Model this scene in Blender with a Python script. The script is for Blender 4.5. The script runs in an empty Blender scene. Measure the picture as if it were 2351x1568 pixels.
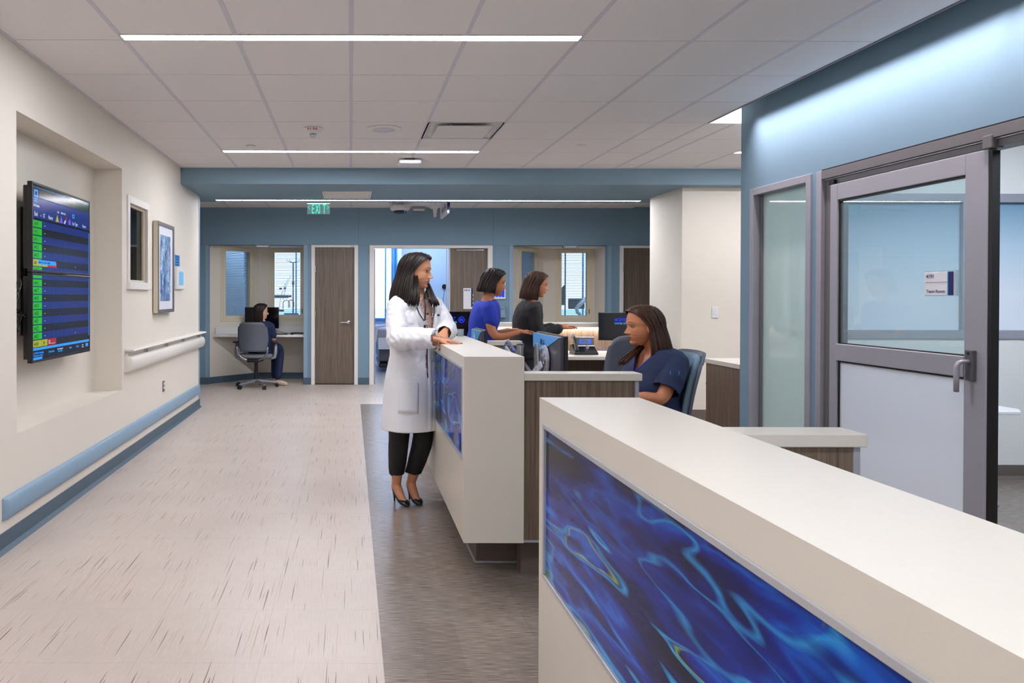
import bpy, bmesh, math, random
from mathutils import Vector, Matrix, noise as mnoise
from math import sin, cos, pi, radians, sqrt, exp

SC = bpy.context.scene
COL = SC.collection

# ------------------------------------------------------------------ camera
F_PX = 1664.0
VPX, VPY = 805.0, 678.0
PITCH, ROLL = 0.007, 0.002
CAMZ = 1.355
cam_d = bpy.data.cameras.new('camera')
cam_d.sensor_width = 36.0
cam_d.lens = F_PX / 2351.0 * 36.0
cam_d.shift_x = (1175.5 - VPX) / 2351.0
cam_d.shift_y = -(784.0 - (VPY + F_PX * math.tan(PITCH))) / 2351.0
cam_d.clip_start = 0.05
cam = bpy.data.objects.new('camera', cam_d)
COL.objects.link(cam)
cam.matrix_world = (Matrix.Translation((0, 0, CAMZ)) @ Matrix.Rotation(pi / 2 - PITCH, 4, 'X')
                    @ Matrix.Rotation(ROLL, 4, 'Z'))
SC.camera = cam

# ------------------------------------------------------------------ world, exposure
SC.view_settings.view_transform = 'Standard'
SC.view_settings.look = 'None'
SC.view_settings.exposure = 0.10
SC.view_settings.gamma = 1.0
SC.view_settings.use_curve_mapping = False
try:
    SC.cycles.max_bounces = 8
    SC.cycles.diffuse_bounces = 5
    SC.cycles.glossy_bounces = 4
    SC.cycles.transmission_bounces = 6
    SC.cycles.transparent_max_bounces = 12
    SC.cycles.sample_clamp_indirect = 6.0
    SC.cycles.caustics_reflective = False
    SC.cycles.caustics_refractive = False
    SC.cycles.use_denoising = True
except Exception:
    pass


def lin(c):
    r = []
    for v in c[:3]:
        v = v / 255.0
        r.append(v / 12.92 if v <= 0.04045 else ((v + 0.055) / 1.055) ** 2.4)
    return (r[0], r[1], r[2], 1.0)


world = bpy.data.worlds.new('world')
SC.world = world
world.use_nodes = True
_bg = world.node_tree.nodes['Background']
_bg.inputs['Color'].default_value = lin((196, 222, 255))
_bg.inputs["Strength"].default_value = 3.6

# light powers (W per m2 as emission strengths)
E_STRIP = 85.0
E_COVE = 60.0
WASH_W = 11.0         # W per 2 m of wall washer
E_UNDER = 60.0
STRIP_COL = (247, 247, 254)
COVE_COL = (255, 238, 240)


# ------------------------------------------------------------------ materials
MATS = {}


def _new(name):
    m = bpy.data.materials.new(name)
    m.use_nodes = True
    MATS[name] = m
    nt = m.node_tree
    return m, nt, nt.nodes['Principled BSDF']


def pmat(name, col, rough=0.5, metal=0.0, bump=0.0, bscale=200.0, spec=0.5, var=0.0, vscale=6.0, coat=0.0, sheen=0.0):
    m, nt, b = _new(name)
    c = lin(col)
    b.inputs['Base Color'].default_value = c
    b.inputs['Roughness'].default_value = rough
    b.inputs['Metallic'].default_value = metal
    b.inputs['Specular IOR Level'].default_value = spec
    b.inputs['Coat Weight'].default_value = coat
    b.inputs['Sheen Weight'].default_value = sheen
    tc = nt.nodes.new('ShaderNodeTexCoord')
    n = nt.nodes.new('ShaderNodeTexNoise')
    n.inputs['Scale'].default_value = vscale
    n.inputs['Detail'].default_value = 4
    nt.links.new(tc.outputs['Object'], n.inputs['Vector'])
    if var <= 0:
        var = 0.02
    mp = nt.nodes.new('ShaderNodeMix')
    mp.data_type = 'RGBA'
    mp.inputs['A'].default_value = tuple(x * (1 - var) for x in c[:3]) + (1,)
    mp.inputs['B'].default_value = tuple(min(1, x * (1 + var)) for x in c[:3]) + (1,)
    nt.links.new(n.outputs['Fac'], mp.inputs['Factor'])
    nt.links.new(mp.outputs['Result'], b.inputs['Base Color'])
    if bump > 0:
        n2 = nt.nodes.new('ShaderNodeTexNoise')
        n2.inputs['Scale'].default_value = bscale
        n2.inputs['Detail'].default_value = 3
        nt.links.new(tc.outputs['Object'], n2.inputs['Vector'])
        bp = nt.nodes.new('ShaderNodeBump')
        bp.inputs['Strength'].default_value = bump
        bp.inputs['Distance'].default_value = 0.002
        nt.links.new(n2.outputs['Fac'], bp.inputs['Height'])
        nt.links.new(bp.outputs['Normal'], b.inputs['Normal'])
    return m


def emat(name, col, strength):
    m, nt, b = _new(name)
    b.inputs['Base Color'].default_value = (0.02, 0.02, 0.02, 1)
    b.inputs['Emission Color'].default_value = lin(col)
    b.inputs['Emission Strength'].default_value = strength
    b.inputs['Roughness'].default_value = 0.15
    b.inputs['Specular IOR Level'].default_value = 0.12
    return m


def glassmat(name, tint, alpha_mix, rough=0.0):
    """thin pane: transparent tinted, with fresnel gloss"""
    m = bpy.data.materials.new(name)
    m.use_nodes = True
    MATS[name] = m
    nt = m.node_tree
    nt.nodes.clear()
    out = nt.nodes.new('ShaderNodeOutputMaterial')
    tr = nt.nodes.new('ShaderNodeBsdfTransparent')
    tr.inputs['Color'].default_value = lin(tint)
    gl = nt.nodes.new('ShaderNodeBsdfGlossy')
    gl.inputs['Roughness'].default_value = rough
    fr = nt.nodes.new('ShaderNodeFresnel')
    geo = nt.nodes.new('ShaderNodeNewGeometry')
    io = nt.nodes.new('ShaderNodeMath')
    io.operation = 'MULTIPLY_ADD'
    io.inputs[1].default_value = -(1.5 - 1 / 1.5)
    io.inputs[2].default_value = 1.5
    nt.links.new(geo.outputs['Backfacing'], io.inputs[0])
    nt.links.new(io.outputs[0], fr.inputs['IOR'])
    mul = nt.nodes.new('ShaderNodeMath')
    mul.operation = 'MULTIPLY_ADD'
    mul.inputs[1].default_value = 0.8
    mul.inputs[2].default_value = 0.02
    nt.links.new(fr.outputs[0], mul.inputs[0])
    mx = nt.nodes.new('ShaderNodeMixShader')
    nt.links.new(mul.outputs[0], mx.inputs[0])
    last = tr.outputs[0]
    if alpha_mix > 0:
        df = nt.nodes.new('ShaderNodeBsdfDiffuse')
        df.inputs['Color'].default_value = lin(tint)
        tl = nt.nodes.new('ShaderNodeBsdfTranslucent')
        tl.inputs['Color'].default_value = lin(tint)
        a = nt.nodes.new('ShaderNodeMixShader')
        a.inputs[0].default_value = 0.5
        nt.links.new(df.outputs[0], a.inputs[1])
        nt.links.new(tl.outputs[0], a.inputs[2])
        b2 = nt.nodes.new('ShaderNodeMixShader')
        b2.inputs[0].default_value = alpha_mix
        nt.links.new(tr.outputs[0], b2.inputs[1])
        nt.links.new(a.outputs[0], b2.inputs[2])
        last = b2.outputs[0]
    nt.links.new(last, mx.inputs[1])
    nt.links.new(gl.outputs[0], mx.inputs[2])
    nt.links.new(mx.outputs[0], out.inputs['Surface'])
    return m


def aniso(nt, tc, scale, nscale=1.0, detail=2.0, out='Object', rough=0.5):
    mp = nt.nodes.new('ShaderNodeMapping')
    mp.inputs['Scale'].default_value = scale
    nt.links.new(tc.outputs[out], mp.inputs['Vector'])
    n = nt.nodes.new('ShaderNodeTexNoise')
    n.inputs['Scale'].default_value = nscale
    n.inputs['Detail'].default_value = detail
    n.inputs['Roughness'].default_value = rough
    nt.links.new(mp.outputs[0], n.inputs['Vector'])
    return n, mp


def ramp(nt, src, stops, interp='LINEAR'):
    r = nt.nodes.new('ShaderNodeValToRGB')
    r.color_ramp.interpolation = interp
    e = r.color_ramp.elements
    while len(e) < len(stops):
        e.new(0.5)
    for i, (p, c) in enumerate(stops):
        e[i].position = p
        e[i].color = c if len(c) == 4 else (c[0], c[1], c[2], 1)
    nt.links.new(src, r.inputs[0])
    return r


def mixc(nt, fac, a, b, mode='MIX'):
    m = nt.nodes.new('ShaderNodeMix')
    m.data_type = 'RGBA'
    m.blend_type = mode
    for k, v in (('Factor', fac), ('A', a), ('B', b)):
        if isinstance(v, (tuple, float, int)):
            m.inputs[k].default_value = v
        else:
            nt.links.new(v, m.inputs[k])
    return m.outputs['Result']


def worldpos(nt):
    g = nt.nodes.new('ShaderNodeNewGeometry')
    return g


def m_wood(name, c1, c2, vertical=True):
    m, nt, b = _new(name)
    g = worldpos(nt)
    sc = (70, 70, 1.6) if vertical else (1.6, 70, 70)
    mp = nt.nodes.new('ShaderNodeMapping')
    mp.inputs['Scale'].default_value = sc
    nt.links.new(g.outputs['Position'], mp.inputs['Vector'])
    n = nt.nodes.new('ShaderNodeTexNoise')
    n.inputs['Scale'].default_value = 1.0
    n.inputs['Detail'].default_value = 5
    n.inputs['Roughness'].default_value = 0.65
    nt.links.new(mp.outputs[0], n.inputs['Vector'])
    mp2 = nt.nodes.new('ShaderNodeMapping')
    mp2.inputs['Scale'].default_value = tuple(x * (3.4 if x > 10 else 1.9) for x in sc)
    nt.links.new(g.outputs['Position'], mp2.inputs['Vector'])
    n2 = nt.nodes.new('ShaderNodeTexNoise')
    n2.inputs['Scale'].default_value = 1.0
    n2.inputs['Detail'].default_value = 3
    nt.links.new(mp2.outputs[0], n2.inputs['Vector'])
    r = ramp(nt, n.outputs['Fac'], [(0.3, lin(c1)), (0.7, lin(c2))])
    r2 = ramp(nt, n2.outputs['Fac'], [(0.35, (0.62, 0.6, 0.58, 1)), (0.6, (1, 1, 1, 1))])
    c = mixc(nt, 0.8, r.outputs[0], r2.outputs[0], 'MULTIPLY')
    nt.links.new(c, b.inputs['Base Color'])
    b.inputs['Roughness'].default_value = 0.42
    return m


def m_floor_light():
    m, nt, b = _new('linen_sheet_tile')
    g = worldpos(nt)

    def an(sc, det=2, rough=0.5, off=(0, 0, 0)):
        mp = nt.nodes.new('ShaderNodeMapping')
        mp.inputs['Scale'].default_value = sc
        mp.inputs['Location'].default_value = off
        nt.links.new(g.outputs['Position'], mp.inputs['Vector'])
        n = nt.nodes.new('ShaderNodeTexNoise')
        n.inputs['Scale'].default_value = 1.0
        n.inputs['Detail'].default_value = det
        n.inputs['Roughness'].default_value = rough
        nt.links.new(mp.outputs[0], n.inputs['Vector'])
        return n.outputs['Fac']
    w1 = an((420, 10, 1))
    w2 = an((12, 380, 1))
    cl = an((1.7, 1.7, 1), 3)
    base = ramp(nt, cl, [(0.3, lin((203, 190, 181))), (0.7, lin((211, 199, 190)))]).outputs[0]
    a = ramp(nt, w1, [(0.3, (0.80, 0.78, 0.76, 1)), (0.7, (1.0, 1.0, 1.0, 1))]).outputs[0]
    c = mixc(nt, 0.6, base, a, 'MULTIPLY')
    a2 = ramp(nt, w2, [(0.3, (0.86, 0.84, 0.82, 1)), (0.7, (1.0, 1.0, 1.0, 1))]).outputs[0]
    c = mixc(nt, 0.5, c, a2, 'MULTIPLY')
    # tan and charcoal dashes lying lengthwise
    d1 = an((175, 2.6, 1), 0.0, 0.4)
    f1 = ramp(nt, d1, [(0.745, (0, 0, 0, 1)), (0.775, (1, 1, 1, 1))]).outputs[0]
    c = mixc(nt, f1, c, lin((104, 90, 80)))
    d2 = an((190, 2.0, 1), 0.0, 0.4, (5.3, 2.7, 0))
    f2 = ramp(nt, d2, [(0.745, (0, 0, 0, 1)), (0.775, (0.7, 0.7, 0.7, 1))]).outputs[0]
    c = mixc(nt, f2, c, lin((165, 132, 98)))
    nt.links.new(c, b.inputs['Base Color'])
    b.inputs['Roughness'].default_value = 0.3
    b.inputs['Specular IOR Level'].default_value = 0.35
    bp = nt.nodes.new('ShaderNodeBump')
    bp.inputs['Strength'].default_value = 0.12
    bp.inputs['Distance'].default_value = 0.001
    nt.links.new(w1, bp.inputs['Height'])
    nt.links.new(bp.outputs[0], b.inputs['Normal'])
    return m


def m_floor_dark():
    m, nt, b = _new('streaked_vinyl_plank')
    g = worldpos(nt)

    def an(sc, det=2, off=(0, 0, 0)):
        mp = nt.nodes.new('ShaderNodeMapping')
        mp.inputs['Scale'].default_value = sc
        mp.inputs['Location'].default_value = off
        nt.links.new(g.outputs['Position'], mp.inputs['Vector'])
        n = nt.nodes.new('ShaderNodeTexNoise')
        n.inputs['Scale'].default_value = 1.0
        n.inputs['Detail'].default_value = det
        nt.links.new(mp.outputs[0], n.inputs['Vector'])
        return n.outputs['Fac']
    oi = nt.nodes.new('ShaderNodeObjectInfo')
    s1 = an((13, 430, 1), 3)
    s2 = an((7, 170, 1), 2, (3, 1, 0))
    c = ramp(nt, s1, [(0.28, lin((88, 78, 72))), (0.5, lin((136, 123, 113))), (0.72, lin((172, 159, 147)))]).outputs[0]
    a = ramp(nt, s2, [(0.35, (0.7, 0.7, 0.72, 1)), (0.65, (1, 1, 1, 1))]).outputs[0]
    c = mixc(nt, 0.6, c, a, 'MULTIPLY')
    v = ramp(nt, oi.outputs['Random'], [(0, (0.88, 0.87, 0.86, 1)), (1, (1, 1, 1, 1))]).outputs[0]
    c = mixc(nt, 1.0, c, v, 'MULTIPLY')
    nt.links.new(c, b.inputs['Base Color'])
    b.inputs['Roughness'].default_value = 0.27
    b.inputs['Specular IOR Level'].default_value = 0.5
    bp = nt.nodes.new('ShaderNodeBump')
    bp.inputs['Strength'].default_value = 0.25
    bp.inputs['Distance'].default_value = 0.001
    nt.links.new(s1, bp.inputs['Height'])
    nt.links.new(bp.outputs[0], b.inputs['Normal'])
    return m


def m_art(name, seed=0.0, sc=(1, 1.0, 2.6), gloss=0.08, pal=None, nscale=1.0, warp=0.45, rot=6):
    """abstract liquid print in blues"""
    m, nt, b = _new(name)
    g = worldpos(nt)
    mp = nt.nodes.new('ShaderNodeMapping')
    mp.inputs['Scale'].default_value = sc
    mp.inputs['Location'].default_value = (seed, seed * 1.7, seed * 0.6)
    mp.inputs['Rotation'].default_value = (radians(rot), 0, 0)
    nt.links.new(g.outputs['Position'], mp.inputs['Vector'])

    def nz(vec, scale, det, rough=0.5, dist=0.0):
        n = nt.nodes.new('ShaderNodeTexNoise')
        n.inputs['Scale'].default_value = scale
        n.inputs['Detail'].default_value = det
        n.inputs['Roughness'].default_value = rough
        n.inputs['Distortion'].default_value = dist
        nt.links.new(vec, n.inputs['Vector'])
        return n
    w = nz(mp.outputs[0], 2.0 * nscale, 2)
    sub = nt.nodes.new('ShaderNodeVectorMath'); sub.operation = 'SUBTRACT'
    sub.inputs[1].default_value = (0.5, 0.5, 0.5)
    nt.links.new(w.outputs['Color'], sub.inputs[0])
    scl = nt.nodes.new('ShaderNodeVectorMath'); scl.operation = 'SCALE'
    scl.inputs['Scale'].default_value = warp / nscale
    nt.links.new(sub.outputs[0], scl.inputs[0])
    add = nt.nodes.new('ShaderNodeVectorMath'); add.operation = 'ADD'
    nt.links.new(mp.outputs[0], add.inputs[0])
    nt.links.new(scl.outputs[0], add.inputs[1])
    n1 = nz(add.outputs[0], 3.0 * nscale, 3.0, 0.5, 0.15)
    n2 = nz(add.outputs[0], 5.0 * nscale, 1.0, 0.4, 0.3)
    n3 = nz(add.outputs[0], 1.6 * nscale, 1.0, 0.4, 0.5)
    if pal is None:
        pal = [(0.30, lin((2, 6, 36))), (0.42, lin((4, 20, 96))), (0.50, lin((8, 48, 160))),
               (0.55, lin((14, 92, 205))), (0.59, lin((6, 34, 124))), (0.68, lin((3, 12, 66))),
               (0.78, lin((22, 90, 190)))]
    c = ramp(nt, n1.outputs['Fac'], pal).outputs[0]
    f = ramp(nt, n2.outputs['Fac'], [(0.49, (0, 0, 0, 1)), (0.53, (0.85, 0.85, 0.85, 1)), (0.56, (0, 0, 0, 1))]).outputs[0]
    c = mixc(nt, f, c, lin((46, 160, 232)))
    f2 = ramp(nt, n2.outputs['Fac'], [(0.555, (0, 0, 0, 1)), (0.575, (0.6, 0.6, 0.6, 1)), (0.60, (0, 0, 0, 1))]).outputs[0]
    gate = ramp(nt, n3.outputs['Fac'], [(0.50, (0, 0, 0, 1)), (0.60, (1, 1, 1, 1))]).outputs[0]
    mm = mixc(nt, 1.0, f2, gate, 'MULTIPLY')
    c = mixc(nt, mm, c, lin((150, 196, 96)))
    dk = ramp(nt, n3.outputs['Fac'], [(0.36, (0.35, 0.35, 0.5, 1)), (0.55, (1, 1, 1, 1))]).outputs[0]
    c = mixc(nt, 0.8, c, dk, 'MULTIPLY')
    mq = nt.nodes.new('ShaderNodeMapping')
    mq.inputs['Scale'].default_value = (1, 0.55, 3.2)
    nt.links.new(add.outputs[0], mq.inputs['Vector'])
    n4 = nz(mq.outputs[0], 6.5 * nscale, 3.0, 0.6, 0.0)
    st = ramp(nt, n4.outputs['Fac'], [(0.36, (0.45, 0.5, 0.62, 1)), (0.5, (1, 1, 1, 1)), (0.60, (1.0, 1.0, 1.0, 1)), (0.66, (1.9, 1.7, 1.35, 1))]).outputs[0]
    c = mixc(nt, 0.85, c, st, 'MULTIPLY')
    nt.links.new(c, b.inputs['Base Color'])
    b.inputs['Roughness'].default_value = gloss
    b.inputs['Specular IOR Level'].default_value = 0.10
    return m


pmat('wall_cream', (228, 221, 209), 0.65, bump=0.05, bscale=350)
pmat('wall_white', (230, 228, 224), 0.6, bump=0.05, bscale=350)
pmat('wall_blue', (116, 146, 166), 0.6, bump=0.05, bscale=350)
pmat('soffit_blue', (116, 142, 158), 0.6, bump=0.05, bscale=350)
pmat('base_blue', (74, 96, 112), 0.5)
pmat('guard_blue', (136, 164, 186), 0.5, bump=0.05, bscale=500)
pmat('base_brown', (104, 92, 86), 0.5)
pmat('tile_ceiling', (240, 237, 237), 0.85, bump=0.35, bscale=260, var=0.03, vscale=60)
pmat('grid_metal', (214, 213, 222), 0.5)
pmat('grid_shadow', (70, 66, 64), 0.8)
pmat('solid_surface', (210, 204, 193), 0.28, var=0.03, vscale=180)
pmat('desk_white', (232, 230, 228), 0.3)
m_wood('wood_laminate', (88, 73, 61), (132, 114, 98))
m_wood('door_wood', (92, 80, 71), (128, 114, 102))
m_floor_light()
m_floor_dark()
m_art('art_resin_far', 3.1, (1, 0.7, 2.2), warp=0.4, nscale=0.9)
m_art('art_resin_near', 8.4, (1, 0.55, 3.4), warp=0.38, rot=-3)
pmat('aluminium', (160, 160, 170), 0.45, 0.2, var=0.03)
pmat('aluminium_dark', (112, 110, 114), 0.45, 0.2)
pmat('trim_metal', (190, 192, 198), 0.35, 0.6)
pmat('chrome', (205, 206, 210), 0.18, 0.95)
pmat('black_gasket', (14, 13, 13), 0.5)
pmat('black_plastic', (26, 27, 30), 0.35)
pmat('grey_plastic', (84, 84, 90), 0.4)
pmat('white_plastic', (232, 232, 232), 0.35)
pmat('frame_white', (236, 232, 226), 0.4)
pmat('frame_cream', (224, 214, 190), 0.5)
pmat('dark_room', (40, 46, 48), 0.8)
pmat('rail_white', (228, 224, 216), 0.45, bump=0.05, bscale=600)
pmat('patient_wall', (198, 216, 236), 0.7)
pmat('blind_slat', (176, 192, 206), 0.5)
pmat('hazy_ground', (176, 204, 226), 0.9)
pmat('sky_frame', (60, 140, 200), 0.5)
pmat('curtain_blue', (90, 150, 200), 0.8)
pmat('bed_linen', (176, 170, 180), 0.9, var=0.12, vscale=25)
pmat('red_tube', (180, 30, 50), 0.4)
pmat('blue_cable', (30, 96, 190), 0.45)
pmat('navy_print', (12, 26, 92), 0.4)
pmat('cyan_print', (24, 140, 214), 0.4)
pmat('print_black', (20, 20, 24), 0.5)
pmat('print_red', (190, 36, 24), 0.5)
pmat('sign_white', (232, 234, 240), 0.3)
pmat('paper_white', (222, 224, 232), 0.6)
pmat('chair_shell', (92, 98, 110), 0.45)
pmat('chair_pad', (118, 146, 166), 0.85, bump=0.3, bscale=700)
pmat('chair_pad_grey', (112, 116, 124), 0.85, bump=0.3, bscale=700)
pmat('chair_metal', (150, 154, 164), 0.35, 0.7)
pmat('monitor_black', (10, 12, 20), 0.12)
pmat('monitor_back', (62, 60, 68), 0.35)
pmat('reflected_blue', (84, 156, 226), 0.25)  # blue reflection on a monitor back, put into the colour
pmat('reflected_cyan', (66, 168, 232), 0.25)  # cyan reflection on a monitor back, put into the colour
emat('e_strip', STRIP_COL, E_STRIP)
emat('e_cove', COVE_COL, E_COVE)
emat('e_cove_end', (245, 246, 255), 12.0)
emat('e_team_fill', (225, 238, 255), 22.0)  # glow of the unseen team room fill panels
emat('e_patient_fill', (205, 226, 255), 22.0)  # cool glow added to brighten the patient rooms
emat('e_under', (255, 244, 238), E_UNDER)
emat('e_exit', (10, 225, 195), 0.9)
emat('e_green', (6, 190, 30), 0.85)
emat('e_yellow', (176, 184, 30), 0.8)
emat('e_red', (190, 20, 20), 0.8)
emat('e_navy', (2, 34, 116), 0.9)
emat('e_night', (3, 8, 26), 0.8)
emat('e_head', (3, 40, 128), 0.8)
emat('e_sky', (40, 150, 255), 0.95)
emat('e_white', (190, 214, 245), 0.8)
emat('e_violet', (120, 90, 220), 0.8)
emat('e_logo', (20, 60, 255), 0.9)
emat('e_logo2', (40, 170, 255), 0.9)
emat('e_tablet', (0, 60, 235), 0.9)
emat('e_tablet_w', (200, 220, 255), 0.9)
emat('e_pale', (120, 190, 235), 0.8)
emat('e_phone', (60, 100, 230), 0.9)
emat('e_phone2', (110, 120, 110), 0.6)
glassmat('pane_clear', (238, 246, 246), 0.10)
glassmat('pane_frost', (244, 246, 250), 0.88, 0.05)
glassmat('pane_green', (226, 238, 234), 0.62, 0.02)
glassmat('pane_dark', (150, 166, 160), 0.0)
glassmat('pane_sign', (190, 226, 218), 0.06)
glassmat('acrylic', (232, 238, 240), 0.25)


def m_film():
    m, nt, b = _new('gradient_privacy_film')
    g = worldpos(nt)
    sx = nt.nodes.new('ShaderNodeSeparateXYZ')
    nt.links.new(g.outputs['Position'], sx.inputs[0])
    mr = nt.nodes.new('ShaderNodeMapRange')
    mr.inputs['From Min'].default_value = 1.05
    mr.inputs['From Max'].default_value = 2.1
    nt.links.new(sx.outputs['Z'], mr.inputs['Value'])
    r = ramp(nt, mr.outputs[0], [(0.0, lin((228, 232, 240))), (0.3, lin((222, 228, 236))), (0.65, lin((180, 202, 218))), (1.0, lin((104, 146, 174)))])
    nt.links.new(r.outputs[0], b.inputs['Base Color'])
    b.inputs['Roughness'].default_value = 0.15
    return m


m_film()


# ------------------------------------------------------------------ mesh builder
class MB:
    def __init__(s):
        s.v = []
        s.f = []
        s.m = []
        s.mats = []

    def mi(s, mat):
        if mat not in s.mats:
            s.mats.append(mat)
        return s.mats.index(mat)

    def add(s, vs, fs, mat):
        o = len(s.v)
        s.v += [tuple(p) for p in vs]
        s.f += [tuple(i + o for i in f) for f in fs]
        k = s.mi(mat)
        s.m += [k] * len(fs)
        return s

    def box(s, x0, x1, y0, y1, z0, z1, mat='wall_cream', M=None):
        vs = [(x0, y0, z0), (x1, y0, z0), (x1, y1, z0), (x0, y1, z0), (x0, y0, z1), (x1, y0, z1), (x1, y1, z1), (x0, y1, z1)]
        if M is not None:
            vs = [M @ Vector(p) for p in vs]
        fs = [(0, 3, 2, 1), (4, 5, 6, 7), (0, 1, 5, 4), (1, 2, 6, 5), (2, 3, 7, 6), (3, 0, 4, 7)]
        return s.add(vs, fs, mat)

    def prism(s, pts, axis, a0, a1, mat, M=None):
        """2D polygon pts extruded along axis 'x','y','z'; pts in the other two axes in order"""
        n = len(pts)

        def mk(p, a):
            if axis == 'x':
                return Vector((a, p[0], p[1]))
            if axis == 'y':
                return Vector((p[0], a, p[1]))
            return Vector((p[0], p[1], a))
        vs = [mk(p, a0) for p in pts] + [mk(p, a1) for p in pts]
        if M is not None:
            vs = [M @ p for p in vs]
        fs = [tuple(range(n)), tuple(range(2 * n - 1, n - 1, -1))]
        for i in range(n):
            j = (i + 1) % n
            fs.append((i, i + n, j + n, j))
        return s.add(vs, fs, mat)

    def loft(s, rings, mat, close=True, caps=True):
        n = len(rings[0])
        vs = [p for r in rings for p in r]
        fs = []
        for k in range(len(rings) - 1):
            for i in range(n if close else n - 1):
                j = (i + 1) % n
                fs.append((k * n + i, k * n + j, (k + 1) * n + j, (k + 1) * n + i))
        if caps and close:
            fs.append(tuple(range(n - 1, -1, -1)))
            fs.append(tuple((len(rings) - 1) * n + i for i in range(n)))
        return s.add(vs, fs, mat)

    def tube(s, pts, r, mat, n=8, caps=True, flat=1.0, up=None):
        pts = [Vector(p) for p in pts]
        rr = r if isinstance(r, (list, tuple)) else [r] * len(pts)
        rings = []
        t0 = (pts[1] - pts[0]).normalized()
        u = Vector(up) if up else (Vector((0, 0, 1)) if abs(t0.z) < 0.9 else Vector((1, 0, 0)))
        u = (u - t0 * u.dot(t0)).normalized()
        for i, p in enumerate(pts):
            if i == 0:
                t = t0
            elif i == len(pts) - 1:
                t = (pts[i] - pts[i - 1]).normalized()
            else:
                t = ((pts[i + 1] - pts[i]).normalized() + (pts[i] - pts[i - 1]).normalized())
                t = t.normalized() if t.length > 1e-6 else (pts[i + 1] - pts[i]).normalized()
            u = (u - t * u.dot(t))
            u = u.normalized() if u.length > 1e-6 else t.orthogonal().normalized()
            w = t.cross(u)
            rings.append([p + u * (rr[i] * cos(2 * pi * k / n) * flat) + w * (rr[i] * sin(2 * pi * k / n)) for k in range(n)])
        return s.loft(rings, mat, True, caps)

    def lathe(s, prof, mat, c=(0, 0, 0), n=24, axis='z', M=None):
        rings = []
        for (r, h) in prof:
            ring = []
            for k in range(n):
                a = 2 * pi * k / n
                if axis == 'z':
                    p = Vector((c[0] + r * cos(a), c[1] + r * sin(a), c[2] + h))
                elif axis == 'y':
                    p = Vector((c[0] + r * cos(a), c[1] + h, c[2] + r * sin(a)))
                else:
                    p = Vector((c[0] + h, c[1] + r * cos(a), c[2] + r * sin(a)))
                ring.append(M @ p if M is not None else p)
            rings.append(ring)
        return s.loft(rings, mat)

    def grid(s, fn, nu, nv, mat):
        vs = [fn(i / nu, j / nv) for j in range(nv + 1) for i in range(nu + 1)]
        fs = []
        for j in range(nv):
            for i in range(nu):
                a = j * (nu + 1) + i
                fs.append((a, a + 1, a + nu + 2, a + nu + 1))
        return s.add(vs, fs, mat)

    def ellipsoid(s, c, r, mat, nu=16, nv=10, M=None):
        rings = []
        for j in range(nv + 1):
            t = pi * j / nv
            t = min(max(t, 0.02), pi - 0.02)
            rings.append([Vector((c[0] + r[0] * sin(t) * cos(2 * pi * k / nu), c[1] + r[1] * sin(t) * sin(2 * pi * k / nu), c[2] - r[2] * cos(t))) for k in range(nu)])
        if M is not None:
            rings = [[M @ p for p in rg] for rg in rings]
        return s.loft(rings, mat)

    def mesh(s, name, off=(0, 0, 0), smooth=False):
        me = bpy.data.meshes.new(name)
        me.from_pydata([(p[0] - off[0], p[1] - off[1], p[2] - off[2]) for p in s.v], [], s.f)
        for mt in s.mats:
            me.materials.append(MATS[mt])
        me.polygons.foreach_set('material_index', s.m)
        if smooth:
            me.polygons.foreach_set('use_smooth', [True] * len(me.polygons))
        me.update()
        bm = bmesh.new()
        bm.from_mesh(me)
        bmesh.ops.recalc_face_normals(bm, faces=bm.faces)
        bm.to_mesh(me)
        bm.free()
        return me

    def build(s, name, parent=None, bevel=0.0, smooth=False, seg=2, auto=None, solid=0.0, subsurf=0):
        off = Vector((0, 0, 0))
        p = parent
        while p is not None:
            off += p.location
            p = p.parent
        ob = bpy.data.objects.new(name, s.mesh(name, off, smooth))
        COL.objects.link(ob)
        if parent is not None:
            ob.parent = parent
        if solid:
            md = ob.modifiers.new('solid', 'SOLIDIFY'); md.thickness = solid; md.offset = 0
        if bevel > 0:
            md = ob.modifiers.new('bevel', 'BEVEL')
            md.width = bevel
            md.segments = seg
            md.limit_method = 'ANGLE'
            md.angle_limit = radians(40)
            md.harden_normals = False
        if subsurf:
            md = ob.modifiers.new('sub', 'SUBSURF'); md.levels = subsurf; md.render_levels = subsurf
        if auto is not None:
            ob.data.set_sharp_from_angle(angle=radians(auto))
        return ob


def E(name, loc=(0, 0, 0), label=None, cat=None, group=None):
    o = bpy.data.objects.new(name, None)
    o.empty_display_size = 0.1
    COL.objects.link(o)
    o.location = loc
    if label:
        tag(o, label, cat, group)
    return o


def tag(o, label, cat, group=None):
    o['label'] = label
    o['category'] = cat
    if group:
        o['group'] = group
    return o


def struct(o):
    o['kind'] = 'structure'
    return o


def B(name, x0, x1, y0, y1, z0, z1, mat, parent=None, bevel=0.0):
    return MB().box(x0, x1, y0, y1, z0, z1, mat).build(name, parent, bevel)


def copy_tree(o, parent=None):
    c = o.copy()
    COL.objects.link(c)
    if parent is not None:
        c.parent = parent
        c.matrix_parent_inverse = o.matrix_parent_inverse.copy()
    for ch in [x for x in bpy.data.objects if x.parent == o]:
        copy_tree(ch, c)
    return c


_FC = {}


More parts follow.
